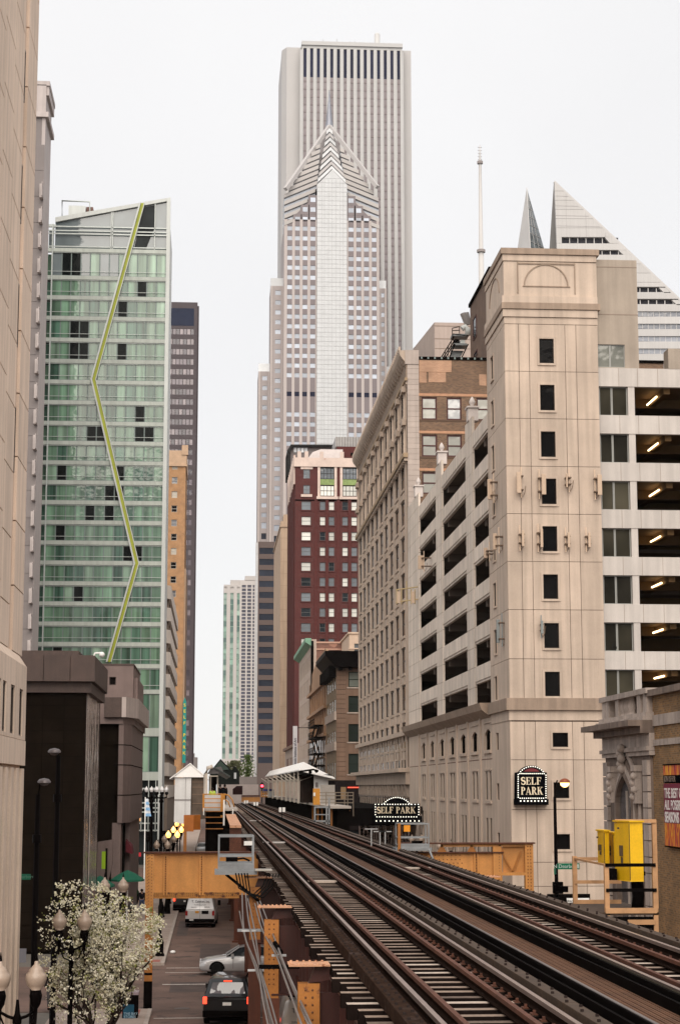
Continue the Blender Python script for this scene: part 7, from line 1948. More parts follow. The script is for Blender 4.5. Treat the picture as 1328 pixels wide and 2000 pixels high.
part('deck_edge', MB().box(xpe - .06, xpe, 139, 330, ZP - .16, ZP + .02), M('cream_edge', (.50, .44, .38), .7), RP)
part('underframe', MB().box(xpe + .6, 10.5, 139.5, 330, 4.6, ZP - .2), dark, RP)
mb = MB()
for y in (140, 146, 152, 158, 166): mb.tube([(xpe + .2, y, 5.4), (xpe + .2, y, ZP - .2)], .1, 4).tube([(xpe + .2, y, 5.6), (xpe + 1.6, y, ZP - .3)], .08, 4)
part('bracing', mb, yst2, RP)
a = aY(612, 1572, 150); b = aY(625, 1540, 150); part('orange_cabinet', MB().box(a.x, b.x, 150, 150.8, a.z, b.z), M('orange_cabinet', (.55, .24, .03), .6, var=.1), RP)
a = aY(612, 1555, 149.9); b = aY(616, 1548, 149.9); part('notice', MB().box(a.x, b.x, 149.9, 149.95, a.z, b.z), wht, RP)
mb = MB()
for y in (1548, 1554, 1561, 1568): z = aY(640, y, 148).z; mb.tube([(aY(625, y, 148).x, 148, z), (aY(690, y, 148).x, 148, z)], .035, 5)
for px in (637, 655, 673, 679, 690): x = aY(px, 1560, 148).x; mb.tube([(x, 148, ZP - .9), (x, 148, aY(640, 1547, 148).z)], .04, 5)
part('railing', mb, M('dull_railing', (.20, .16, .12), .6), RP)
mb = MB().box(aY(613, 1590, 139).x, aY(645, 1590, 139).x, 139, 139.2, aY(613, 1606, 139).z, aY(613, 1602, 139).z)
for px in (615, 638, 643): x = aY(px, 1590, 139).x; mb.box(x - .06, x + .06, 139, 139.15, aY(px, 1610, 139).z, aY(px, 1575 if px < 640 else 1558, 139).z)
mb.box(aY(615, 1590, 139).x, aY(643, 1590, 139).x, 139.02, 139.1, aY(613, 1578, 139).z, aY(613, 1575, 139).z).box(aY(615, 1590, 139).x, aY(643, 1590, 139).x, 139.02, 139.1, aY(613, 1592, 139).z, aY(613, 1590, 139).z)
part('end_frame', mb, galv, RP)
bs = thing('stair_canopy', 'white slanting stair enclosure with a red sign under the right platform end', 'stair enclosure', (aY(650, 1600, 150).x, 150, 4))
part('slanting_panel', MB().prism([(aY(645, 1580, 150).x, aY(645, 1577, 150).z), (aY(652, 1580, 150).x, aY(652, 1577, 150).z), (aY(656, 1610, 150).x, aY(656, 1617, 150).z), (aY(649, 1610, 150).x, aY(649, 1615, 150).z)], 'y', 150, 152), sheet, bs)
part('red_sign', MB().box(aY(655, 1600, 150.5).x, aY(659, 1600, 150.5).x, 150.5, 150.7, aY(655, 1604, 150.5).z, aY(655, 1591, 150.5).z), M('red_sign', (.45, .02, .03), .5), bs)
aw = part('black_awning', MB().box(aY(660, 1600, 158).x, XRt - .1, 156, 215, aY(660, 1612, 158).z, aY(660, 1578, 158).z), blackst); tag(aw, 'long black awning over the right pavement below the ornate block', 'awning')
# left station
LS = thing('left_station_house', 'tall white gabled station stair house beside the left platform', 'station house', (aY(365, 1560, 200).x, 200, 5))
Yh = 200.; h = lambda px, py: aY(px, py, Yh)
slab3('roof_left', [tuple(h(332, 1520)), (h(372, 1490).x, Yh, h(372, 1490).z), (h(372, 1490).x, Yh + 22, h(372, 1490).z), (h(332, 1520).x, Yh + 22, h(332, 1520).z)], rfm, LS)
slab3('roof_right', [(h(372, 1490).x, Yh, h(372, 1490).z), tuple(h(408, 1521)), (h(408, 1521).x, Yh + 22, h(408, 1521).z), (h(372, 1490).x, Yh + 22, h(372, 1490).z)], rfm, LS)
part('gable', MB().prism([(h(338, 1518).x, h(338, 1518).z), (h(372, 1492).x, h(372, 1493).z), (h(404, 1518).x, h(404, 1518).z)], 'y', Yh + .1, Yh + .4), rfm, LS)
part('white_wall', MB().prism([(h(342, 1520).x, h(342, 1519).z), (h(374, 1520).x, h(374, 1519).z), (h(372, 1610).x, h(372, 1612).z), (h(340, 1610).x, h(338, 1606).z)], 'y', Yh + .3, Yh + 14), sheet, LS)
for y in (1561, 1563): part('wall_seam', MB().box(h(341, y).x, h(373, y).x, Yh + .27, Yh + .3, h(341, y + 1).z, h(341, y).z), gtd, LS)
part('seam', MB().box(h(362, 1560).x, h(362, 1560).x + .04, Yh + .27, Yh + .3, h(362, 1605).z, h(362, 1520).z), gtd, LS)
part('brown_shaft', MB().box(h(374, 1560).x, h(404, 1560).x, Yh + .5, Yh + 14, h(374, 1600).z, h(374, 1518).z), M('brown_shaft', (.10, .07, .05), .8, var=.4, scale=.8), LS)
mb = MB()
for y in (1528, 1538, 1552, 1570): mb.box(h(376, y).x, h(402, y).x, Yh + .45, Yh + .5, h(376, y).z, h(376, y).z + .06)
part('shaft_rail', mb, M('brown_trim', (.20, .13, .09), .7), LS)
LPl = thing('left_platform', 'left station platform end with ochre railings and steps down to the track', 'platform', (.4, 125, 6))
Yq = 125.; q = lambda px, py: aY(px, py, Yq)
part('deck', MB().box(q(400, 1580).x, 1.75, Yq, 300, ZP - .16, ZP), MATS['pale_decking'], LPl)
part('underframe', MB().box(q(402, 1580).x, 1.3, Yq + .6, 300, 4.8, ZP - .18), dark, LPl)
mb = MB()
for y in (1551, 1560, 1568, 1577): z = q(400, y).z; mb.box(q(398, y).x, q(433, y).x, Yq - .05, Yq, z - .03, z + .03)
for px in (398, 433, 438): x = q(px, 1560).x; mb.box(x - .06, x + .06 if px != 433 else x + .14, Yq - .06, Yq + .02, q(px, 1600).z if px > 430 else ZP - .2, q(px, 1550).z)
part('railing', mb, M('orange_ochre_rail', (.48, .20, .03), .6, var=.1), LPl)
part('back_panel', MB().box(q(400, 1560).x, q(432, 1560).x, Yq + .5, Yq + .55, ZP, q(400, 1553).z), M('grey_white_panel', (.55, .52, .50), .7), LPl)
part('bent_rail', MB().tube([q(436, 1551), q(446, 1553), q(454, 1562), q(458, 1577)], .045, 6).tube([q(440, 1562), q(446, 1566), q(450, 1577)], .04, 6), MATS['orange_ochre_rail'], LPl)
part('stringer', MB().box(q(397, 1600).x, q(399, 1600).x, Yq - .1, Yq + .1, q(397, 1592).z, q(397, 1578).z), wht, LPl)
for k in range(4):
    z = q(400, 1584 + 11 * k).z; part('tread', MB().box(q(402, 1590).x, q(436, 1590).x, Yq - .9 - k * .35, Yq - .5 - k * .35, z - .04, z), yst2, LPl)
    part('riser', MB().box(q(402, 1590).x, q(436, 1590).x, Yq - .5 - k * .35, Yq - .46 - k * .35, z - .28, z), dark, LPl)
part('white_post', MB().box(q(436, 1600).x, q(439, 1600).x, Yq - .5, Yq - .4, q(436, 1612).z, q(436, 1562).z).box(q(454, 1590).x, q(456, 1590).x, Yq - .3, Yq - .2, q(454, 1594).z, q(454, 1580).z), wht, LPl)
# pale rusted girder top and brackets in front of the steps
YGt = 92.; w_ = lambda px, py, Y=YGt: aY(px, py, Y)
GT = thing('rust_flaked_bracket', 'bracket girder with a pale rust-flaked top just left of the track', 'girder', (w_(460, 1600).x, 84, 5))
part('top_plate', MB().face([w_(441, 1590, 118), w_(460, 1590, 118), w_(472, 1612, 84), w_(449, 1612, 84)]).face([w_(449, 1612, 84), w_(472, 1612, 84), w_(472, 1617, 84), w_(449, 1617, 84)]), pkst, GT)
part('face', MB().box(w_(449, 1612, 84).x, w_(472, 1612, 84).x, 84.1, 84.6, 4.9, w_(449, 1617, 84).z), rust, GT)
OX = thing('orange_relay_cabinet', 'orange-brown steel cabinet on a post above the street lamps', 'cabinet', (w_(370, 1640, 118).x, 118, 4))
a = w_(359, 1624, 118); b = w_(392, 1592, 118)
part('cabinet', MB().box(a.x, (a.x + b.x) / 2 + .1, 118, 119, a.z, b.z).prism([((a.x + b.x) / 2 + .1, 118), (b.x, 118.7), (b.x, 119.6), ((a.x + b.x) / 2 + .1, 119)], 'z', a.z + .1, b.z), M('orange_brown_steel', (.40, .12, .015), .5, var=.25, scale=1.5), OX)
part('post', MB().box(a.x, a.x + .2, 118, 118.2, 5.3, a.z).box(a.x, 1.6, 118, 118.2, 5.1, 5.3), yst2, OX)
# canopy with dark roof and posts on the left platform
LC = thing('left_platform_canopy', 'dark-roofed canopy with an arched white end frame on the left platform', 'station canopy', (.5, 150, 8))
Yc_ = 150.; c_ = lambda px, py: aY(px, py, Yc_)
part('end_frame', MB().tube([c_(402, 1552), c_(402, 1512), c_(406, 1500), c_(416, 1497)], .18, 8), M('cream_frame', (.48, .42, .36), .6), LC)
slab3('roof_inner', [tuple(c_(418, 1497)), tuple(c_(450, 1515)), (c_(450, 1515).x, 190, c_(450, 1515).z), (c_(418, 1497).x, 190, c_(418, 1497).z)], M('dark_green_grey_roof', (.05, .06, .055), .6), LC)
part('glass_end', MB().prism([(c_(405, 1515).x, c_(405, 1512).z), (c_(412, 1500).x, c_(412, 1500).z), (c_(432, 1497).x, c_(432, 1497).z), (c_(438, 1510).x, c_(438, 1510).z)], 'y', Yc_ + .2, Yc_ + .3), M('smoky_canopy', (.12, .11, .11), .3, var=.4), LC)
for px in (410, 424): part('post', MB().box(c_(px, 1540).x, c_(px, 1540).x + .12, Yc_ + 1, Yc_ + 1.12, ZP, c_(px, 1514).z), MATS['cream_post'], LC)
part('arm', MB().tube([c_(408, 1516), c_(426, 1516)], .05, 5), MATS['cream_post'], LC)
part('dark_interior', MB().box(c_(408, 1540).x, c_(423, 1540).x, Yc_ + 6, Yc_ + 8, ZP, c_(408, 1514).z), dark, LC)
# gabled dark head houses straddling the line, and the clutter at the far end
HH = thing('dark_gabled_headhouse', 'dark green gabled glass headhouse over the far end of the tracks', 'station house', (aY(433, 1530, 305).x, 305, 8))
e = lambda px, py, Y=305.: aY(px, py, Y)
dkgl = GL('dark_green_glass', (.04, .075, .055), .15, .5)
part('gable', MB().prism([(e(410, 1532).x, e(410, 1532).z), (e(410, 1510).x, e(410, 1508).z), (e(431, 1482).x, e(431, 1482).z), (e(453, 1505).x, e(453, 1505).z), (e(453, 1532).x, e(453, 1532).z)], 'y', 305, 318), M('black_green_frame', (.018, .022, .02), .5), HH)
part('gable_glass', MB().prism([(e(414, 1506).x, e(414, 1506).z), (e(431, 1486).x, e(431, 1486).z), (e(448, 1503).x, e(448, 1503).z)], 'y', 304.9, 304.98), dkgl, HH)
HH2 = thing('small_dark_gable', 'smaller dark gable with a pale slot window right of the headhouse', 'station house', (e(461, 1530).x, 305, 8))
part('gable', MB().prism([(e(453, 1532).x, e(453, 1532).z), (e(453, 1505).x, e(453, 1505).z), (e(460, 1497).x, e(460, 1497).z), (e(468, 1507).x, e(468, 1507).z), (e(468, 1532).x, e(468, 1532).z)], 'y', 306, 315), MATS['black_green_frame'], HH2)
part('slot_window', MB().box(e(457.5, 1520).x, e(462, 1520).x, 305.9, 305.95, e(457, 1521).z, e(457, 1509).z), wgl, HH2)
fwall = part('concrete_parapet', MB().box(e(424, 1540, 330).x, e(505, 1540, 330).x, 330, 331, 5.5, e(450, 1532, 330).z), M('grey_parapet', (.34, .29, .27), .85, var=.1)); tag(fwall, 'pale grey parapet wall closing the far end of the tracks', 'wall')
bw_ = part('road_deck_wall', MB().box(e(466, 1540, 345).x, e(502, 1540, 345).x, 345, 346, 5.5, e(450, 1517, 345).z), M('taupe_deck', (.20, .175, .165), .85)); tag(bw_, 'taller taupe wall behind the parapet below the far green tree', 'wall')
ob = thing('orange_track_barrier', 'orange barrier across the far end of the tracks', 'barrier', (e(490, 1560, 296).x, 296, 7))
mb = MB(); a, b = e(472, 1566, 296), e(508, 1553, 296); mb.box(a.x, b.x, 296, 296.1, b.z - .25, b.z)
part('top_board', mb, rust, ob); part('panel', MB().box(a.x, b.x, 296.1, 296.2, a.z, b.z - .28), yst, ob)
rt = thing('red_railway_signal', 'red light signal on a short mast at the far end of the right platform', 'signal', (e(512, 1540, 280).x, 280, 7.5))
p = e(512, 1535, 280); part('mast', MB().tube([(p.x, 280, ZP - 1), (p.x, 280, p.z + .6)], .08, 6).box(p.x - .25, p.x + .25, 280, 280.2, p.z - .4, p.z + .4), blackst, rt)
part('lens', MB().ball((p.x, 279.9, p.z), .2, 8), EM('red_signal', (1, .03, .05), 5, (.4, 0, 0)), rt)
bl = thing('blue_platform_sign', 'blue and white sign above orange frames at the far platform end', 'sign', (e(524, 1545, 262).x, 262, 8))
a, b = e(514, 1545, 262), e(535, 1541, 262); part('blue_board', MB().box(a.x, b.x, 262, 262.1, a.z, b.z), M('navy_sign', (.02, .035, .18), .6), bl)
a, b = e(525, 1556, 262), e(536, 1545.5, 262); part('white_panel', MB().box(a.x, b.x, 262, 262.1, a.z, b.z), sheet, bl)
a, b = e(511, 1557, 262), e(524, 1545.5, 262); mb = MB()
for k in range(4): x = a.x + (b.x - a.x) * k / 3; mb.box(x - .08, x + .08, 262.2, 262.3, a.z, b.z)
mb.box(a.x, b.x, 262.25, 262.3, a.z, a.z + .15).box(a.x, b.x, 262.25, 262.3, (a.z + b.z) / 2, (a.z + b.z) / 2 + .12); part('orange_frame', mb, MATS['orange_ochre_rail'], bl)
dv = part('dark_signal_cabinet', MB().prism([(e(455, 1552, 292).x, e(455, 1552, 292).z), (e(455, 1541, 292).x, e(455, 1541, 292).z), (e(463, 1535, 292).x, e(463, 1535, 292).z), (e(474, 1535, 292).x, e(474, 1535, 292).z), (e(474, 1552, 292).x, e(474, 1552, 292).z)], 'y', 292, 294), M('dark_maroon', (.03, .014, .014), .6)); tag(dv, 'dark maroon hooded cabinet in front of the far parapet', 'cabinet')
# ================================================================== STREET LAMPS
cerm = M('cream_globe', (.36, .275, .215), .35, var=.1, scale=5, spec=.5)
glow = EM('lit_globe', (1, .42, .07), 1.5, (.9, .7, .4))
def acorn(cx, cy, z, s=1.):
    return MB().lathe(cx, cy, [(.10 * s, z), (.19 * s, z + .10 * s), (.235 * s, z + .24 * s), (.225 * s, z + .34 * s), (.16 * s, z + .40 * s), (.165 * s, z + .43 * s), (.10 * s, z + .50 * s), (.05 * s, z + .55 * s), (.045 * s, z + .60 * s), (.012 * s, z + .66 * s)], 16)
def make_lamp(name, label, lit_=False, gz=4.85, half=.39, s=1.):
    t = thing(name, label, 'street lamp', (0, 0, 0), group='double-globe street lamps')
    part('base', MB().lathe(0, 0, [(.26, 0), (.26, .12), (.20, .2), (.22, .75), (.15, .95), (.13, 1.1)], 12), iron, t, local=True)
    part('pole', MB().lathe(0, 0, [(.085, 1.1), (.065, gz - .75), (.10, gz - .7), (.10, gz - .6), (.06, gz - .5), (.03, gz - .2)], 10), iron, t, local=True)
    for sg_ in (-1, 1):
        part('arm', MB().tube([(0, 0, gz - .62), (sg_ * half * .5, 0, gz - .56), (sg_ * half, 0, gz - .45), (sg_ * half, 0, gz - .28)], .035, 6).tube([(0, 0, gz - .95), (sg_ * half * .6, 0, gz - .85), (sg_ * half, 0, gz - .5)], .022, 5), iron, t, local=True)
        part('socket', MB().lathe(sg_ * half, 0, [(.03, gz - .75), (.05, gz - .4), (.11, gz - .3), (.14, gz - .12), (.11, gz)], 12), iron, t, local=True)
        part('globe', acorn(sg_ * half, 0, gz, s), glow if lit_ else cerm, t, local=True)
        part('finial', MB().lathe(sg_ * half, 0, [(.03, gz + .60 * s), (.035, gz + .66 * s), (.006, gz + .82 * s)], 8), iron, t, local=True)
    return t
LM = make_lamp('street_lamp', 'nearest double-globe street lamp, cut by the bottom left corner')
p = aZ(36, 1925, 5.08); LM.location = (p.x, p.y, .13); LM.rotation_euler = (0, 0, R(4))
def put_lamp(src, px, py, lab):
    p = aZ(px, py, 5.08); return copy_tree(src, (p.x, p.y, .13), R(rnd.uniform(-3, 3)), lab)
put_lamp(LM, 141, 1810, 'double-globe street lamp standing in front of the blossoming tree')
put_lamp(LM, 223, 1738, 'double-globe street lamp half hidden above the blossoming tree')
put_lamp(LM, 315, 1690, 'street lamp whose black pole stands right of the ochre column, behind the cross girder')
put_lamp(LM, 317, 1655, 'unlit double-globe lamp just above the left end of the ochre cross girder')
put_lamp(LM, 331, 1643, 'unlit double-globe lamp next behind, above the ochre cross girder')
LL = make_lamp('street_lamp', 'first of three glowing amber lamps above the ochre cross girder', True)
p = aZ(338, 1634, 5.08); LL.location = (p.x, p.y, .13)
put_lamp(LL, 347, 1624, 'middle one of three glowing amber lamps below the orange cabinet')
put_lamp(LL, 352.5, 1612, 'farthest of three glowing amber lamps below the orange cabinet')
for i, (X_l, Y_l) in enumerate(((16.4, 128.), (16.4, 146.), (16.4, 172.), (16.4, 195.))):
    copy_tree(LM, (X_l, Y_l, .13), 0, ('double-globe lamp on the right pavement under the blade sign', 'second lamp along the right pavement, globes just over the tracks', 'third lamp along the right pavement near the black awning', 'fourth lamp along the right pavement, farthest')[i])
# State Street five-globe lamps
def big_lamp(x, y, lab, n=5):
    t = thing('multi_globe_lamp', lab, 'street lamp', (x, y, 0), group='tall many-globed lamps on the far corner')
    zt = 9.15
    part('pole', MB().lathe(x, y, [(.5, 0), (.45, .5), (.28, 1.2), (.22, 1.6), (.17, zt - 1.6), (.3, zt - 1.5), (.2, zt - 1.2), (.22, zt - .7)], 10), iron, t)
    for k in range(n):
        dx = (k - (n - 1) / 2) * .62; dy = .5 if k % 2 else -.3
        part('arm', MB().tube([(x, y, zt - 1.1), (x + dx, y + dy, zt - .95), (x + dx, y + dy, zt - .5)], .09, 6).lathe(x + dx, y + dy, [(.1, zt - .7), (.22, zt - .5), (.16, zt - .32)], 8), iron, t)
        part('globe', acorn(x + dx, y + dy, zt - .34, 1.05), M('white_globe', (.62, .60, .60), .3, var=.05), t)
big_lamp(aY(296, 1600, 214).x, 214, 'tall five-globe lamp in front of the green glass tower lobby')
big_lamp(aY(315, 1600, 216).x, 216, 'slimmer three-globe lamp just right of the tall five-globe one', 3)
def cobra(pxb, pyt, Y, hx, hy, lab, mat):
    b = aY(pxb, pyt, Y); t = thing('cobra_lamp', lab, 'street lamp', (b.x, Y, 0)); hd = aY(hx, hy, Y)
    part('pole', MB().tube([(b.x, Y, .13), (b.x, Y, b.z)], .13, 8, r1=.09), mat, t)
    part('collar', MB().lathe(b.x, Y, [(.17, b.z - 1.8), (.17, b.z - 1.5)], 8), mat, t)
    part('arm', MB().tube([(b.x, Y, b.z - .1), ((b.x * .6 + hd.x * .4), Y, hd.z + .06), (hd.x, Y, hd.z)], .05, 6), mat, t)
    part('head', MB().lathe(hd.x, Y, [(.24, hd.z - .02), (.26, hd.z + .03), (.18, hd.z + .12), (.01, hd.z + .16)], 12).lathe(hd.x, Y, [(.2, hd.z - .03), (.14, hd.z - .1), (.01, hd.z - .13)], 12), M('dull_lamp_head', (.14, .12, .12), .4, .3), t)
    return t
cobra(115, 1476, 72, 107, 1469, 'tall black lamp post with a short hood against the dark granite wall', iron)
cobra(75, 1552, 70, 87, 1528, 'lamp post with a curved pale arm left of the taller black one', iron)

# ================================================================== TREE in blossom
TR = thing('blossoming_pear_tree', 'street tree covered in cream-white blossom beside the near lamp posts', 'tree', (-3.7, 59, 0))
bark = M('dark_bark', (.035, .024, .02), .9, var=.3, scale=6)
tr = random.Random(11)
from mathutils import noise as mnoise
br_mb = MB(); tips = []
tc = Vector((-3.45, 59, .1))
def cw(px, py, Y=59): return aY(px, py, Y)
def inside(p):
    # crown outline measured as a lopsided heart: wide low mass right, thinner top left
    from_px = proj_(p); x, y = from_px
    if y > 2120: return False
    if y < 1722: return False
    L_ = 78 + max(0, (1790 - y)) * .55 + max(0, (y - 1900)) * .35
    Rr = 318 - max(0, (1790 - y)) * 1.6 - max(0, y - 1840) * .62
    if y < 1790: Rr = min(Rr, 228 + (y - 1740) * 1.75)
    return L_ < x < Rr
def proj_(p):
    v = Vector(p) - Vector((0, 0, CZ)); c = v.dot(_F); return 664 + FPX * v.dot(_R) / c, 1000 - FPX * v.dot(_U) / c
def grow(p, d, L_, r, lvl):
    n = 3; pts = [p.copy()]; q = p.copy(); dd = d.copy()
    for i in range(n):
        dd = (dd + Vector((tr.uniform(-.22, .22), tr.uniform(-.22, .22), tr.uniform(-.05, .16)))).normalized(); q = q + dd * (L_ / n); pts.append(q.copy())
    br_mb.tube(pts, r * 1.25, 6 if lvl < 2 else 4, r1=r * .75, cap=False)
    if lvl >= 2: tips.extend(pts[1:])
    if lvl < 5:
        for i in range(3 if lvl < 4 else 2):
            a = tr.uniform(.35, .8); ax = Vector((tr.uniform(-1, 1), tr.uniform(-1, 1), tr.uniform(-.2, .4))).normalized()
            nd = (dd * math.cos(a) + ax * math.sin(a) + Vector((0, 0, .12))).normalized(); st_ = pts[tr.choice((1, 2, 3))]
            if inside(st_ + nd * L_ * .5) or lvl < 2: grow(st_, nd, L_ * tr.uniform(.62, .82), r * .55, lvl + 1)
grow(tc, Vector((-.05, 0, 1)), 1.7, .09, 0)
for dx in (-.55, -.3, .1, .4, .6): grow(tc + Vector((0, 0, 1.2)), Vector((dx, tr.uniform(-.5, .5), 1)).normalized(), 1.9, .055, 1)
part('branches', br_mb, bark, TR)
blos = [M('cream_blossom', (.72, .67, .48), .8, var=.25, scale=9), M('white_blossom', (.82, .78, .64), .8, var=.15, scale=9), M('yellow_green_leaf', (.26, .27, .07), .7, var=.3, scale=9)]
pts = []
while len(pts) < 1350:
    # points in the crown volume, clustered round random twigs
    x = tr.uniform(74, 322); y = tr.uniform(1722, 2060); Yd = 59 + tr.gauss(0, .85); p = cw(x, y, Yd)
    if not inside(p): continue
    dn = .25 + .75 * min(1, max(0, (x - 130) / 90)) if y < 1990 else .35
    if y < 1800 and x < 250: dn = max(dn, .55)
    if tr.random() > dn: continue
    if mnoise.noise(p * 2.6) < -.04 + .16 * (y < 1790): continue
    pts.append(p)
for t_ in tips:
    if inside(t_) and tr.random() < .8: pts.append(t_)
bl_mb = MB()
def tuft(mb, c, s, m):
    for k in range(tr.choice((4, 5, 6))):
        o = Vector((tr.gauss(0, s), tr.gauss(0, s), tr.gauss(0, s * .8))); q = c + o; r_ = s * tr.uniform(.45, .8)
        a = Vector((tr.gauss(0, 1), tr.gauss(0, 1), tr.gauss(0, 1))).normalized(); b = a.orthogonal().normalized(); c2 = a.cross(b)
        v = [q + b * r_, q + c2 * r_, q - b * r_, q - c2 * r_, q + a * r_ * .6]
        for i in range(4): mb.face([v[i], v[(i + 1) % 4], v[4]], m)
for i, p in enumerate(pts): tuft(bl_mb, p, tr.uniform(.04, .07), 2 if tr.random() < .12 else (1 if tr.random() < .45 else 0))
part('blossom_crown', bl_mb, blos, TR)

# far trees at the end of the street
def far_tree(lab, px, pyb, pyt, Y, wpx, col, seed):
    b = aY(px, pyb, Y); t_ = aY(px, pyt, Y); r3 = random.Random(seed); w = wpx / 3514 * Y / 2; hgt = t_.z - b.z
    t = thing('leafy_tree', lab, 'tree', (b.x, Y, b.z - 3)); part('trunk', MB().tube([(b.x, Y, b.z - 4), (b.x, Y, b.z + hgt * .6)], .3, 6), bark, t)
    mb = MB()
    for i in range(900):
        u = r3.gauss(0, .42); v = r3.random(); ww = w * (1 - abs(v - .45) * 1.1)
        c = Vector((b.x + u * ww * 1.5, Y + r3.gauss(0, .5) * w, b.z + v * hgt)); s = w * .10
        for k in range(2):
            a = Vector((r3.gauss(0, 1), r3.gauss(0, 1), r3.gauss(0, 1))).normalized() * s; e2 = a.orthogonal().normalized() * s
            mb.face([c + a, c + e2, c - a, c - e2])
    part('crown', mb, M(col[0], col[1], .8, var=.35, scale=.6), t)
far_tree('bright green tree beyond the parapet, left of the dark tower base', 484, 1530, 1474, 430, 26, ('spring_leaf', (.10, .17, .03)), 3)
far_tree('olive tree beyond the headhouse under the white highrise', 458, 1522, 1486, 470, 38, ('olive_leaf', (.13, .14, .06)), 5)

# ================================================================== VEHICLES
tyre = M('tyre', (.012, .012, .012), .8); rim = M('wheel_rim', (.30, .30, .31), .35, .7)
glassd = GL('car_glass', (.015, .017, .02), .04, .7, wob=0)
tail = EM('tail_light_on', (1, .05, .02), 1.3, (.6, .02, .01)); tailo = M('tail_light', (.25, .01, .01), .25); headl = M('headlight', (.6, .6, .62), .15, spec=.9)
def loft(rings, m=0, cap=True):
    mb = MB(); n = len(rings[0]); 
    for r_ in rings: mb.v += [tuple(p) for p in r_]
    for i in range(len(rings) - 1):
        for k in range(n):
            a, b = i * n + k, i * n + (k + 1) % n; mb.f.append((a, b, b + n, a + n)); mb.m.append(m); mb.s.append(True)
    if cap:
        for i in (0, len(rings) - 1): mb.f.append(tuple(i * n + k for k in range(n))); mb.m.append(m); mb.s.append(False)
    return mb
def section(y, hw, z0, z1, rc=.12, top=None):
    """rounded car body section at length y: half width hw, from z0 to z1, top narrower by 'top'"""
    t = hw if top is None else top
    return [(-hw + .05, y, z0), (hw - .05, y, z0), (hw, y, z0 + .1), (hw, y, (z0 + z1) / 2), (hw - .02, y, z1 - rc), (t - rc * .6, y, z1 - .02), (t - rc * 1.6, y, z1), (-t + rc * 1.6, y, z1), (-t + rc * .6, y, z1 - .02), (-hw + .02, y, z1 - rc), (-hw, y, (z0 + z1) / 2), (-hw, y, z0 + .1)]
def wheels(t, xs, ys, r=.33):
    for x in xs:
        for y in ys:
            s = 1 if x > 0 else -1
            w = MB(); w.lathe(0, 0, [(r * .62, -.11), (r * .96, -.11), (r, -.06), (r, .06), (r * .96, .11), (r * .62, .11)], 18); me = w.mesh('wheel', tyre); me.transform(Matrix.Rotation(R(90), 4, 'Y'))
            o = place('wheel', me, t, (x, y, r), local=True)
            h_ = MB(); h_.lathe(0, 0, [(r * .60, -.02), (r * .62, .09), (r * .5, .07), (r * .15, .06), (.02, .10)], 14); mh = h_.mesh('rim', rim); mh.transform(Matrix.Rotation(R(90 * s), 4, 'Y'))
            q = bpy.data.objects.new('rim', mh); COL.objects.link(q); q.parent = o
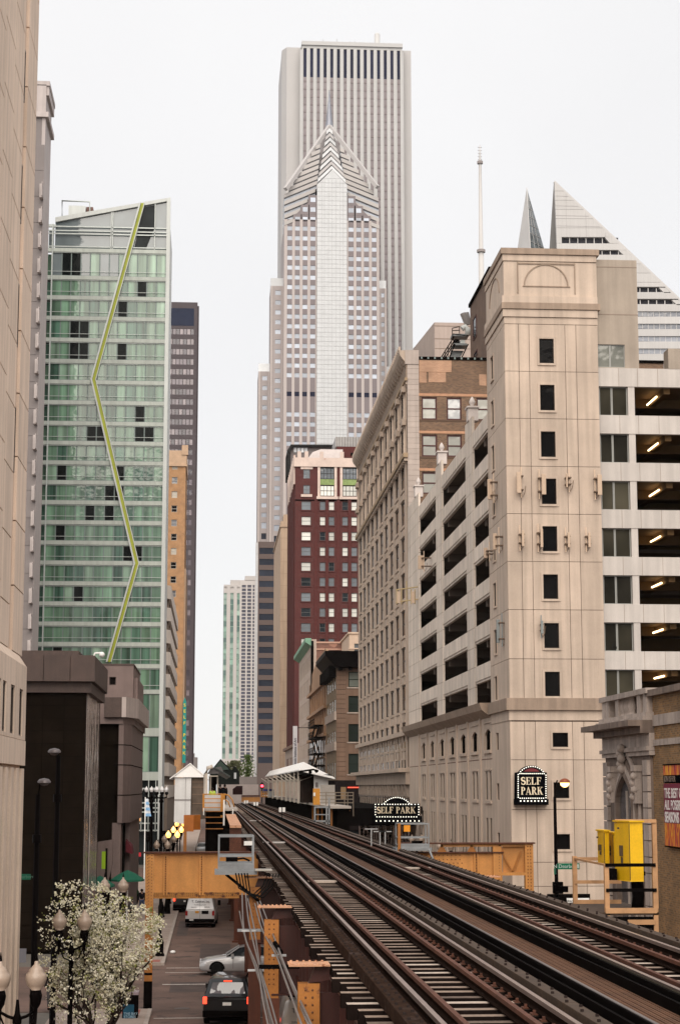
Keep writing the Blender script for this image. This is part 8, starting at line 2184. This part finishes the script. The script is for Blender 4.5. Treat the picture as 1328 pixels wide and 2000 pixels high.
def make_car(kind, lab, col, loc, rz, cat='car'):
    t = thing('parked_car' if kind == 'hatch' else kind, lab, cat, (0, 0, 0))
    body = M('paint_' + kind + str(len(MATS)), col, .28, .25, var=.03, coat=.6, fine=0)
    P_ = lambda nm, mb, mt: part(nm, mb, mt, t, local=True)
    if kind in ('sedan', 'hatch'):
        # length along y, nose at -y
        L_ = [(-2.3, .72, .28, .60), (-2.22, .82, .24, .70), (-1.9, .88, .20, .80), (-1.0, .90, .18, .93), (-.6, .90, .18, .97), (1.3, .90, .18, .99), (1.9, .88, .20, .98), (2.25, .80, .26, .88), (2.32, .72, .32, .75)]
        P_('body', loft([section(y, w, a, b, .10, w - .06) for y, w, a, b in L_]), body)
        G_ = [(-.95, .78, .94, .97, .76), (-.30, .78, .95, 1.36, .60), (.05, .78, .96, 1.43, .58), (.75, .78, .97, 1.42, .58), (1.15, .78, .97, 1.33, .60), (1.75, .76, .97, 1.01, .72)]
        cab = [[(-w, y, a), (w, y, a), (w - .02, y, a + .02), (tp, y, b - .04), (tp - .1, y, b), (-tp + .1, y, b), (-tp, y, b - .04), (-w + .02, y, a + .02)] for y, w, a, b, tp in G_]
        P_('windows', loft(cab), glassd)
        P_('roof', loft([[(-tp - .01, y, b - .02), (tp + .01, y, b - .02), (tp - .08, y, b + .02), (-tp + .08, y, b + .02)] for y, w, a, b, tp in G_[1:5]]), body)
        mb = MB()
        for s in (-1, 1):
            for ya, yb, za, zb in ((-.95, -.28, .96, 1.38), (.42, .42, .97, 1.41), (1.7, 1.12, .98, 1.34)): mb.tube([(s * .785, ya, za), (s * (.595 if yb != .42 else .59), yb, zb)], .035, 5)
        P_('pillars', mb, body)
        for s in (-1, 1):
            P_('headlight', MB().box(s * .50, s * .78, -2.28, -2.18, .58, .70), headl); P_('tail_light', MB().box(s * .5, s * .78, 2.22, 2.30, .68, .84), tailo)
            P_('mirror', MB().box(s * .88, s * 1.05, -.72, -.58, .95, 1.08), body)
            P_('door_seam', MB().box(s * .897, s * .905, .35, .365, .35, .95).box(s * .897, s * .905, -.62, -.605, .35, .95), blackst)
        P_('sill_shadow', MB().box(-.84, .84, -1.9, 1.9, .14, .22), blackst)
        wheels(t, (-.84, .84), (-1.42, 1.35), .32)
        P_('wheel_arch', (lambda m: [m.prism([(y + .40 * math.cos(a), .32 + .40 * math.sin(a)) for a in [math.pi * i / 10 for i in range(11)]], 'x', s * .86, s * .908) for s in (-1, 1) for y in (-1.42, 1.35)] and m)(MB()), blackst)
    else:
        suv = kind == 'suv'; W_2 = .97 if suv else .99; H_ = 1.82 if suv else 2.08; ln = 2.4 if suv else 2.6; belt = 1.12 if suv else 1.22
        L_ = [(-ln, W_2 - .04, .35, belt - .1), (-ln + .1, W_2, .30, belt), (0, W_2, .28, belt), (ln - 1.2, W_2, .28, belt - .04), (ln - .2, W_2 - .08, .3, belt - .2), (ln, W_2 - .2, .4, .8)]
        P_('body', loft([section(y, w, a, b, .08, w - .03) for y, w, a, b in L_]), body)
        G_ = [(-ln + .06, W_2 - .03, belt - .03, belt, W_2 - .05), (-ln + .12, W_2 - .03, belt - .03, belt + .02, W_2 - .05), (-ln + (.42 if suv else .28), W_2 - .03, belt - .02, H_ - .06, W_2 - .20), (-ln + .8, W_2 - .03, belt - .02, H_, W_2 - .22), (.6, W_2 - .03, belt - .02, H_ - .02, W_2 - .22), (1.15, W_2 - .05, belt - .05, H_ - .2, W_2 - .26), (ln - .9, W_2 - .1, belt - .08, belt, W_2 - .2)]
        cab = [[(-w, y, a), (w, y, a), (w - .02, y, a + .02), (tp, y, b - .06), (tp - .12, y, b), (-tp + .12, y, b), (-tp, y, b - .06), (-w + .02, y, a + .02)] for y, w, a, b, tp in G_]
        P_('upper_body', loft(cab), body)
        yb0, yb1 = -ln + .13, -ln + (.40 if suv else .275)
        def rear(z, x, o=0.):      # point on the raked rear screen
            f_ = (z - belt) / (H_ - .06 - belt); return (x, yb0 + (yb1 - yb0) * f_ - .012 - o, z)
        za, zb = belt + .08, H_ - .16
        mb = MB().face([rear(za, -.72), rear(za, .72), rear(zb, .60), rear(zb, -.60)])
        if suv:
            P_('rear_window', mb, GL('rear_screen_reflecting', (.10, .10, .115), .03, 1., var=.6, wob=.15))
            for s in (-1, 1): P_('side_window', MB().face([(s * (W_2 - .012), -1.9, belt + .05), (s * (W_2 - .03), .9, belt + .03), (s * (W_2 - .16), .6, H_ - .2), (s * (W_2 - .17), -1.75, H_ - .2)]), glassd)
            P_('roof_rail', MB().tube([(-.72, -1.6, H_ + .05), (-.72, .4, H_ + .05)], .03, 5).tube([(.72, -1.6, H_ + .05), (.72, .4, H_ + .05)], .03, 5), blackst)
            P_('high_brake_light', MB().box(-.16, .16, yb1 - .03, yb1, H_ - .14, H_ - .09), tail)
        else:
            P_('door_seam', MB().box(-.006, .006, -ln - .01, -ln + .02, .45, belt).face([rear(za - .05, -.006, .004), rear(za - .05, .006, .004), rear(zb + .05, .006, .004), rear(zb + .05, -.006, .004)]), blackst)
            P_('ladder_rack', MB().tube([(-.7, -2.1, H_ + .12), (.7, -2.1, H_ + .12)], .03, 5).tube([(-.7, -.4, H_ + .12), (.7, -.4, H_ + .12)], .03, 5).box(-.62, -.57, -2.1, -.4, H_ - .02, H_ + .1).box(.57, .62, -2.1, -.4, H_ - .02, H_ + .1), blackst)
            prn = M('van_print', (.10, .08, .08), .6)
            def lay(txt, s, z, x=0, mt=prn, b=0.):
                me = text_mesh(txt, s, mt, .003, 'CENTER', b); f_ = (z - belt) / (H_ - .06 - belt) if z > belt else 0
                o = place('lettering', me, t, (x, (yb0 + (yb1 - yb0) * max(0, f_) - .03) if z > belt else -ln - .015, z), local=True); o.rotation_euler = (math.atan2(yb1 - yb0, H_ - .06 - belt) * -1 if z > belt else 0, 0, 0)
            lay('T. Cabinet Inc.', .21, 1.68, .05, b=.002); lay('The Finishing Touch', .10, 1.50); lay('SERVICE', .10, 1.34, -.42); lay('REPAIRS', .10, 1.34, .48)
            P_('orange_sticker', MB().box(-.32, -.06, -ln - .012, -ln, .98, 1.12), M('orange_sticker', (.55, .25, .03), .5))
            P_('plate_panel', MB().box(.12, .58, -ln - .012, -ln, .92, 1.14), blackst)
            P_('side_mirror', MB().box(-1.22, -1.0, 1.3, 1.42, 1.25, 1.6).box(1.0, 1.2, 1.3, 1.42, 1.25, 1.6), blackst)
        if suv: P_('side_mirror', MB().box(-1.16, -.97, .95, 1.1, 1.12, 1.3).box(.97, 1.14, .95, 1.1, 1.12, 1.3), body)
        P_('bumper', MB().box(-W_2 + .01, W_2 - .01, -ln - .1, -ln + .1, .36, .60), blackst)
        P_('number_plate', MB().box(-.17 if suv else -.7, .17 if suv else -.42, -ln - (.045 if suv else .11), -ln + .02, .80 if suv else .5, .92 if suv else .58), wht)
        for s in (-1, 1):
            zt0, zt1 = (.86, 1.12) if suv else (.82, 1.12)
            P_('tail_light', MB().box(s * (W_2 - .17), s * (W_2 - .015), -ln - .035, -ln + .12, zt0, zt1), tail if suv else tailo)
        wheels(t, (-W_2 + .1, W_2 - .1), (-1.55, 1.5), .36)
        P_('wheel_arch', (lambda m: [m.prism([(y + .43 * math.cos(a), .36 + .43 * math.sin(a)) for a in [math.pi * i / 10 for i in range(11)]], 'x', s * (W_2 - .05), s * (W_2 + .004)) for s in (-1, 1) for y in (-1.55, 1.5)] and m)(MB()), blackst)
        P_('underbody', MB().box(-.8, .8, -2.2, 2.0, .18, .32), blackst)
    t.location = loc; t.rotation_euler = (0, 0, rz); return t
p = aZ(393, 1812, 0); make_car('cargo_van', 'white cargo van with lettering on its rear doors, seen under the cross girder', (.52, .50, .49), (p.x + .05, p.y + 2.4, 0), R(-3), 'van')
p = aZ(362, 1795, 0); make_car('suv', 'dark car parked at the kerb just ahead of the white van', (.02, .02, .022), (p.x - .05, p.y + 9, 0), 0)
p = aZ(384, 1905, 0); make_car('sedan', 'silver sedan crossing the junction to the left behind the black SUV', (.42, .41, .41), (p.x + 2.45, p.y + .6, 0), R(-90))
p = aZ(440, 2003, 0); s_ = make_car('suv', 'black SUV with its left tail light glowing, stopped at the crosswalk', (.006, .006, .007), (aZ(451, 2003, 0).x + .05, p.y + 2.2, 0), R(-5)); 
make_car('sedan', 'small pale car far down the street seen between the lamps and the steps', (.45, .45, .45), (aY(396, 1650, 265).x, 265, 0), 0)
make_car('cargo_van', 'white box van mostly hidden behind the viaduct columns at the bottom', (.34, .29, .25), (3.4, 66.5, 0), 0, 'van')

# ================================================================== PEOPLE
skin = M('skin', (.36, .20, .14), .6)
def person(loc, lab, coat, legs_, rz=0., hair=(.02, .015, .012), step=.14, arm=.1, h=1.72):
    t = thing('person', lab, 'person', (0, 0, 0)); s = h / 1.72
    J = {'pel': (0, 0, .95), 'spi': (0, .01, 1.15), 'che': (0, .0, 1.36), 'nek': (0, -.01, 1.49), 'hd0': (0, -.02, 1.57), 'hd1': (0, -.02, 1.67),
         'shL': (-.18, 0, 1.42), 'elL': (-.24, .03, 1.14), 'wrL': (-.23, -arm, .90), 'haL': (-.22, -arm - .04, .80), 'shR': (.18, 0, 1.42), 'elR': (.24, -.02, 1.14), 'wrR': (.23, arm, .90), 'haR': (.22, arm + .02, .80),
         'hpL': (-.09, 0, .90), 'knL': (-.10, -step * .6, .50), 'anL': (-.10, -step, .08), 'toL': (-.10, -step - .16, .04), 'hpR': (.09, 0, .90), 'knR': (.10, step * .2, .50), 'anR': (.10, step, .09), 'toR': (.10, step - .15, .04)}
    def skinmesh(nm, chain, rad, mat, par, root):
        ks = []; ed = []
        for c in chain:
            for a, b in zip(c, c[1:]):
                for k in (a, b):
                    if k not in ks: ks.append(k)
                ed.append((ks.index(a), ks.index(b)))
        me = bpy.data.meshes.new(nm); me.from_pydata([tuple(Vector(J[k]) * s) for k in ks], ed, []); me.materials.append(mat)
        o = bpy.data.objects.new(nm, me); COL.objects.link(o); sk = o.modifiers.new('skin', 'SKIN'); 
        bm = bmesh.new(); bm.from_mesh(me); ly = bm.verts.layers.skin.verify()
        for v, k in zip(bm.verts, ks): v[ly].radius = (rad(k) * s, rad(k) * s * (.72 if k in ('pel', 'spi', 'che') else 1)); v[ly].use_root = (k == root)
        bm.to_mesh(me); bm.free(); sb = o.modifiers.new('sub', 'SUBSURF'); sb.levels = 1; sb.render_levels = 1
        dg = bpy.context.evaluated_depsgraph_get(); nm_ = bpy.data.meshes.new_from_object(o.evaluated_get(dg)); bpy.data.objects.remove(o)
        for p_ in nm_.polygons: p_.use_smooth = True
        nm_.materials.clear(); nm_.materials.append(mat); q = place(nm, nm_, par, (0, 0, 0), local=True); return q
    rb = dict(pel=.13, spi=.12, che=.145, nek=.055, hd0=.085, hd1=.095, shL=.065, shR=.065, elL=.045, elR=.045, wrL=.032, wrR=.032, haL=.038, haR=.038, hpL=.09, hpR=.09, knL=.06, knR=.06, anL=.042, anR=.042, toL=.035, toR=.035)
    ch = [['pel', 'spi', 'che', 'nek', 'hd0', 'hd1'], ['che', 'shL', 'elL', 'wrL', 'haL'], ['che', 'shR', 'elR', 'wrR', 'haR'], ['pel', 'hpL', 'knL', 'anL', 'toL'], ['pel', 'hpR', 'knR', 'anR', 'toR']]
    skinmesh('body', ch, lambda k: rb[k], skin, t, 'pel')
    skinmesh('coat', [['pel', 'spi', 'che', 'nek'], ['che', 'shL', 'elL', 'wrL'], ['che', 'shR', 'elR', 'wrR']], lambda k: rb[k] + (.05 if k in ('pel', 'spi') else .028), coat, t, 'pel')
    skinmesh('trousers', [['pel', 'hpL', 'knL', 'anL'], ['pel', 'hpR', 'knR', 'anR']], lambda k: rb[k] + .022, legs_, t, 'pel')
    mb = MB().ball((0, .015 * s, 1.655 * s), .112 * s, 10); part('hair', mb, M('hair_dark', (.02, .015, .012), .6), t, local=True)
    mb = MB()
    for sg_, dy in ((-1, -step), (1, step)): mb.box(sg_ * .10 * s - .05, sg_ * .10 * s + .05, dy * s - .2, dy * s + .06, 0, .085)
    part('shoes', mb, blackst, t, local=True, bevel=.02)
    t.location = loc; t.rotation_euler = (0, 0, rz); return t
blackc = M('black_cloth', (.012, .012, .016), .9); navyj = M('blue_jeans', (.05, .08, .16), .85); greyc = M('grey_cloth', (.06, .055, .055), .9); redc = M('red_cloth', (.30, .02, .02), .85); hiv = M('yellow_vest', (.45, .60, .08), .7)
p = aZ(277, 1783, .13); person((p.x, p.y, .13), 'pedestrian in black coat and blue jeans left of the ochre column', blackc, navyj, R(180))
p = aZ(97, 1977, 0.0); person((p.x + .05, p.y, 0.13), 'pedestrian in dark coat walking beside the base of the near tower', blackc, greyc, R(10), step=.2)
p = aZ(40, 2115, .13); person((-5.9, 58.3, .13), 'dark haired pedestrian whose head and shoulders show at the bottom left', greyc, greyc, R(160))
p = Vector((aY(243, 1700, 124).x, 124, 0)); person((p.x, p.y, .13), 'pedestrian in black under the green umbrella, left of the globes', blackc, blackc, R(30))
person((p.x + .5, p.y + 1.8, .13), 'pedestrian in grey just behind the one under the umbrella', greyc, blackc, R(190))
for i, (px, Yp, cm, lab) in enumerate(((415, 140, hiv, 'station worker in a yellow-green vest on the left platform'), (430, 152, blackc, 'taller dark-clothed person waiting on the left platform'), (439, 154, blackc, 'second dark-clothed person waiting on the left platform'))):
    person((aY(px, 1560, Yp).x, Yp, ZP - (.35 if i == 0 else .1)), lab, cm, blackc, R(180 + 20 * i), step=.05, arm=.02)
p = aZ(306, 1700, 0.13); person((aY(300, 1690, 190).x, 190, .13), 'distant pedestrian in red on the far corner pavement', redc, blackc, 0)

# ================================================================== STREET THINGS
def umbrella(px, py, Y, w, lab, col):
    p = aY(px, py, Y); t = thing('patio_umbrella', lab, 'umbrella', (p.x, Y, .13)); z1 = p.z
    part('pole', MB().tube([(p.x, Y, .13), (p.x, Y, z1 - .02)], .03, 6), wht, t)
    part('base', MB().lathe(p.x, Y, [(.3, .13), (.3, .2), (.05, .24)], 10), blackst, t)
    n = 8; mb = MB(); ring = [(p.x + w * math.cos(2 * math.pi * k / n + .2), Y + w * math.sin(2 * math.pi * k / n + .2), z1 - .62) for k in range(n)]
    mid = [(p.x + w * .5 * math.cos(2 * math.pi * k / n + .2), Y + w * .5 * math.sin(2 * math.pi * k / n + .2), z1 - .25) for k in range(n)]
    for k in range(n): mb.face([mid[k], mid[(k + 1) % n], (p.x, Y, z1)]); mb.face([ring[k], ring[(k + 1) % n], mid[(k + 1) % n], mid[k]]); mb.face([ring[k], ring[(k + 1) % n], (ring[(k + 1) % n][0], ring[(k + 1) % n][1], z1 - .74), (ring[k][0], ring[k][1], z1 - .74)])
    part('canopy', mb, col, t)
grc = M('green_canvas', (.004, .10, .055), .8, var=.1)
umbrella(250, 1699, 123.5, 1.13, 'open dark green patio umbrella on the left pavement', grc)
umbrella(196, 1710, 122, 1.0, 'second green umbrella half hidden left of the open one', grc)
lb = thing('lime_banner', 'lime green vertical banner on a dark pole in front of the granite entrance', 'banner', (aY(203, 1680, 120).x, 120, .13))
a, b = aY(199, 1697, 120), aY(207, 1663, 120); part('banner_cloth', MB().box(a.x, b.x, 120, 120.05, a.z, b.z), M('lime_cloth', (.26, .42, .01), .7, var=.05), lb)
part('pole', MB().tube([(b.x + .05, 120.1, .13), (b.x + .05, 120.1, b.z + .2)], .07, 6), iron, lb)
fp = thing('flagpole', 'white flagpole with a limp blue and white flag before the green tower', 'flagpole', (aY(283, 1650, 190).x, 190, 0))
a, b = aY(283, 1670, 190), aY(284.5, 1557, 190); part('pole', MB().tube([(a.x, 190, 0), (b.x, 190, b.z)], .05, 6), wht, fp)
f0 = aY(285, 1560, 190); mb = MB(); n = 6
for i in range(n): 
    z0, z1 = f0.z - 1.5 * i / n * 1.2, f0.z - 1.5 * (i + 1) / n * 1.2; mb.face([(f0.x, 190, z0), (f0.x + .25 + .06 * i, 190 + .1 * (i % 2), z0), (f0.x + .31 + .06 * i, 190 - .1 * (i % 2), z1), (f0.x + .02, 190, z1)], i % 2)
part('flag', mb, [M('flag_white', (.60, .64, .70), .8), M('flag_blue', (.18, .34, .55), .8)], fp)
def trafficlight(px, py, Y, lab):
    p = aY(px, py, Y); t = thing('traffic_light', lab, 'traffic light', (p.x, Y, 0))
    part('pole', MB().tube([(p.x, Y, 0), (p.x, Y, p.z + .4)], .06, 6), iron, t)
    part('housing', MB().box(p.x - .2, p.x + .2, Y - .25, Y - .05, p.z - .5, p.z + .5), blackst, t)
    for k in range(3): part('visor', MB().lathe(p.x, Y - .3, [(.12, p.z - .36 + .32 * k), (.12, p.z - .28 + .32 * k)], 8), blackst, t)
trafficlight(289, 1634, 186, 'black traffic light near the flagpole'); trafficlight(321, 1632, 187, 'black traffic light behind the amber lamps')
rs = part('red_street_sign', MB().box(aY(270, 1668, 180).x, aY(276, 1668, 180).x, 180, 180.05, aY(272, 1673, 180).z, aY(272, 1665, 180).z), M('red_sign', (.45, .02, .03), .5)); tag(rs, 'small red sign on the pavement left of the flagpole', 'sign')
# blue newspaper / information box near the corner
nb_ = thing('information_kiosk', 'black kiosk with a teal-blue poster at the kerb below the blossom', 'kiosk', (aY(252, 1990, 76.5).x, 76.5, .13))
a, b = aY(238, 2055, 75.5), aY(270, 1943, 75.5)
part('case', MB().box(a.x, b.x, 75.5, 76.3, .13, b.z), blackst, nb_)
part('top_cap', MB().box(a.x - .03, b.x + .03, 75.45, 76.35, b.z, b.z + .1), M('kiosk_cap', (.28, .22, .24), .6), nb_)
part('poster', MB().box(aY(241, 1990, 75.5).x, aY(262, 1990, 75.5).x, 75.46, 75.5, aY(250, 2030, 75.5).z, aY(250, 1962, 75.5).z), M('teal_poster', (.0, .065, .12), .5, var=.2, scale=4), nb_)
for tx_, s_, y in (('THE BAY', .14, 1982), ('STORES', .14, 1988), ('8 blocks', .09, 1993)): place('lettering', text_mesh(tx_, s_, M('poster_print', (.35, .5, .6), .6), .003, 'LEFT'), nb_, (aY(242.5, 1990, 75.5).x, 75.45, aY(250, y, 75.5).z))
# bins and pale board against the near tower, left street sign
bd = part('white_notice_board', MB().box(aY(29, 1860, 70).x, aY(52, 1860, 70).x, 70, 70.08, aY(40, 1880, 70).z, aY(40, 1853, 70).z), M('grey_white_board', (.22, .22, .25), .6)); tag(bd, 'pale grey notice board against the dark wall at far left', 'notice board')
ds = thing('street_sign', 'green Dearborn street name sign against the dark granite at far left', 'street sign', (aY(50, 1712, 71).x, 71, 4))
a, b = aY(34, 1718, 71), aY(61, 1707, 71); part('sign_plate', MB().box(a.x, b.x, 70.9, 70.95, a.z, b.z), grn, ds)
place('lettering', text_mesh('N Dearborn', .17, M('dim_sign_white', (.12, .30, .22), .5), .003), ds, ((a.x + b.x) / 2 - .02, 70.89, a.z + .06))
wb_ = thing('litter_bag', 'small white debris bag at the kerb of the crosswalk', 'litter', tuple(aZ(338, 1862, .0)))
q_ = aZ(338, 1863, 0); part('bag', MB().ball((q_.x, q_.y, .1), .17, 8, sq=.6), wht, wb_)
for i, (px, py) in enumerate(((246, 1775), (262, 1766))):
    q_ = aZ(px, py, .13); t = thing('sidewalk_planter', ('dark round planter on the left pavement by the pedestrians', 'second dark planter farther along the left pavement')[i], 'planter', tuple(q_)); part('pot', MB().lathe(q_.x, q_.y, [(.3, .13), (.42, .7), (.45, .75), (.38, .75)], 12), blackst, t); part('shrub', MB().ball((q_.x, q_.y, 1.0), .42, 8), M('dark_leaf', (.01, .03, .012), .8, var=.4, scale=6), t)
sb = thing('bollard', 'black ornamental bollard beside the ochre column foot', 'bollard', tuple(aZ(336, 1790, .13)))
q_ = aZ(327, 1785, .13); part('post', MB().lathe(q_.x, q_.y, [(.25, .13), (.22, .7), (.1, 1.5), (.3, 2.2), (.06, 2.4)], 10), blackst, sb)

# ================================================================== HAZE
hz = MB().box(-700, 800, -30, 1160, -1.6, 385)
hm = bpy.data.materials.new('haze'); hm.use_nodes = True; nt = hm.node_tree
for n_ in list(nt.nodes):
    if n_.type == 'BSDF_PRINCIPLED': nt.nodes.remove(n_)
vo = nt.nodes.new('ShaderNodeVolumePrincipled'); vo.inputs['Color'].default_value = (.97, .96, .97, 1); vo.inputs['Density'].default_value = .000032; vo.inputs['Anisotropy'].default_value = 0.
nt.links.new(vo.outputs[0], [n_ for n_ in nt.nodes if n_.type == 'OUTPUT_MATERIAL'][0].inputs['Volume'])
hzo = part('haze', hz, hm, None, kind='stuff')
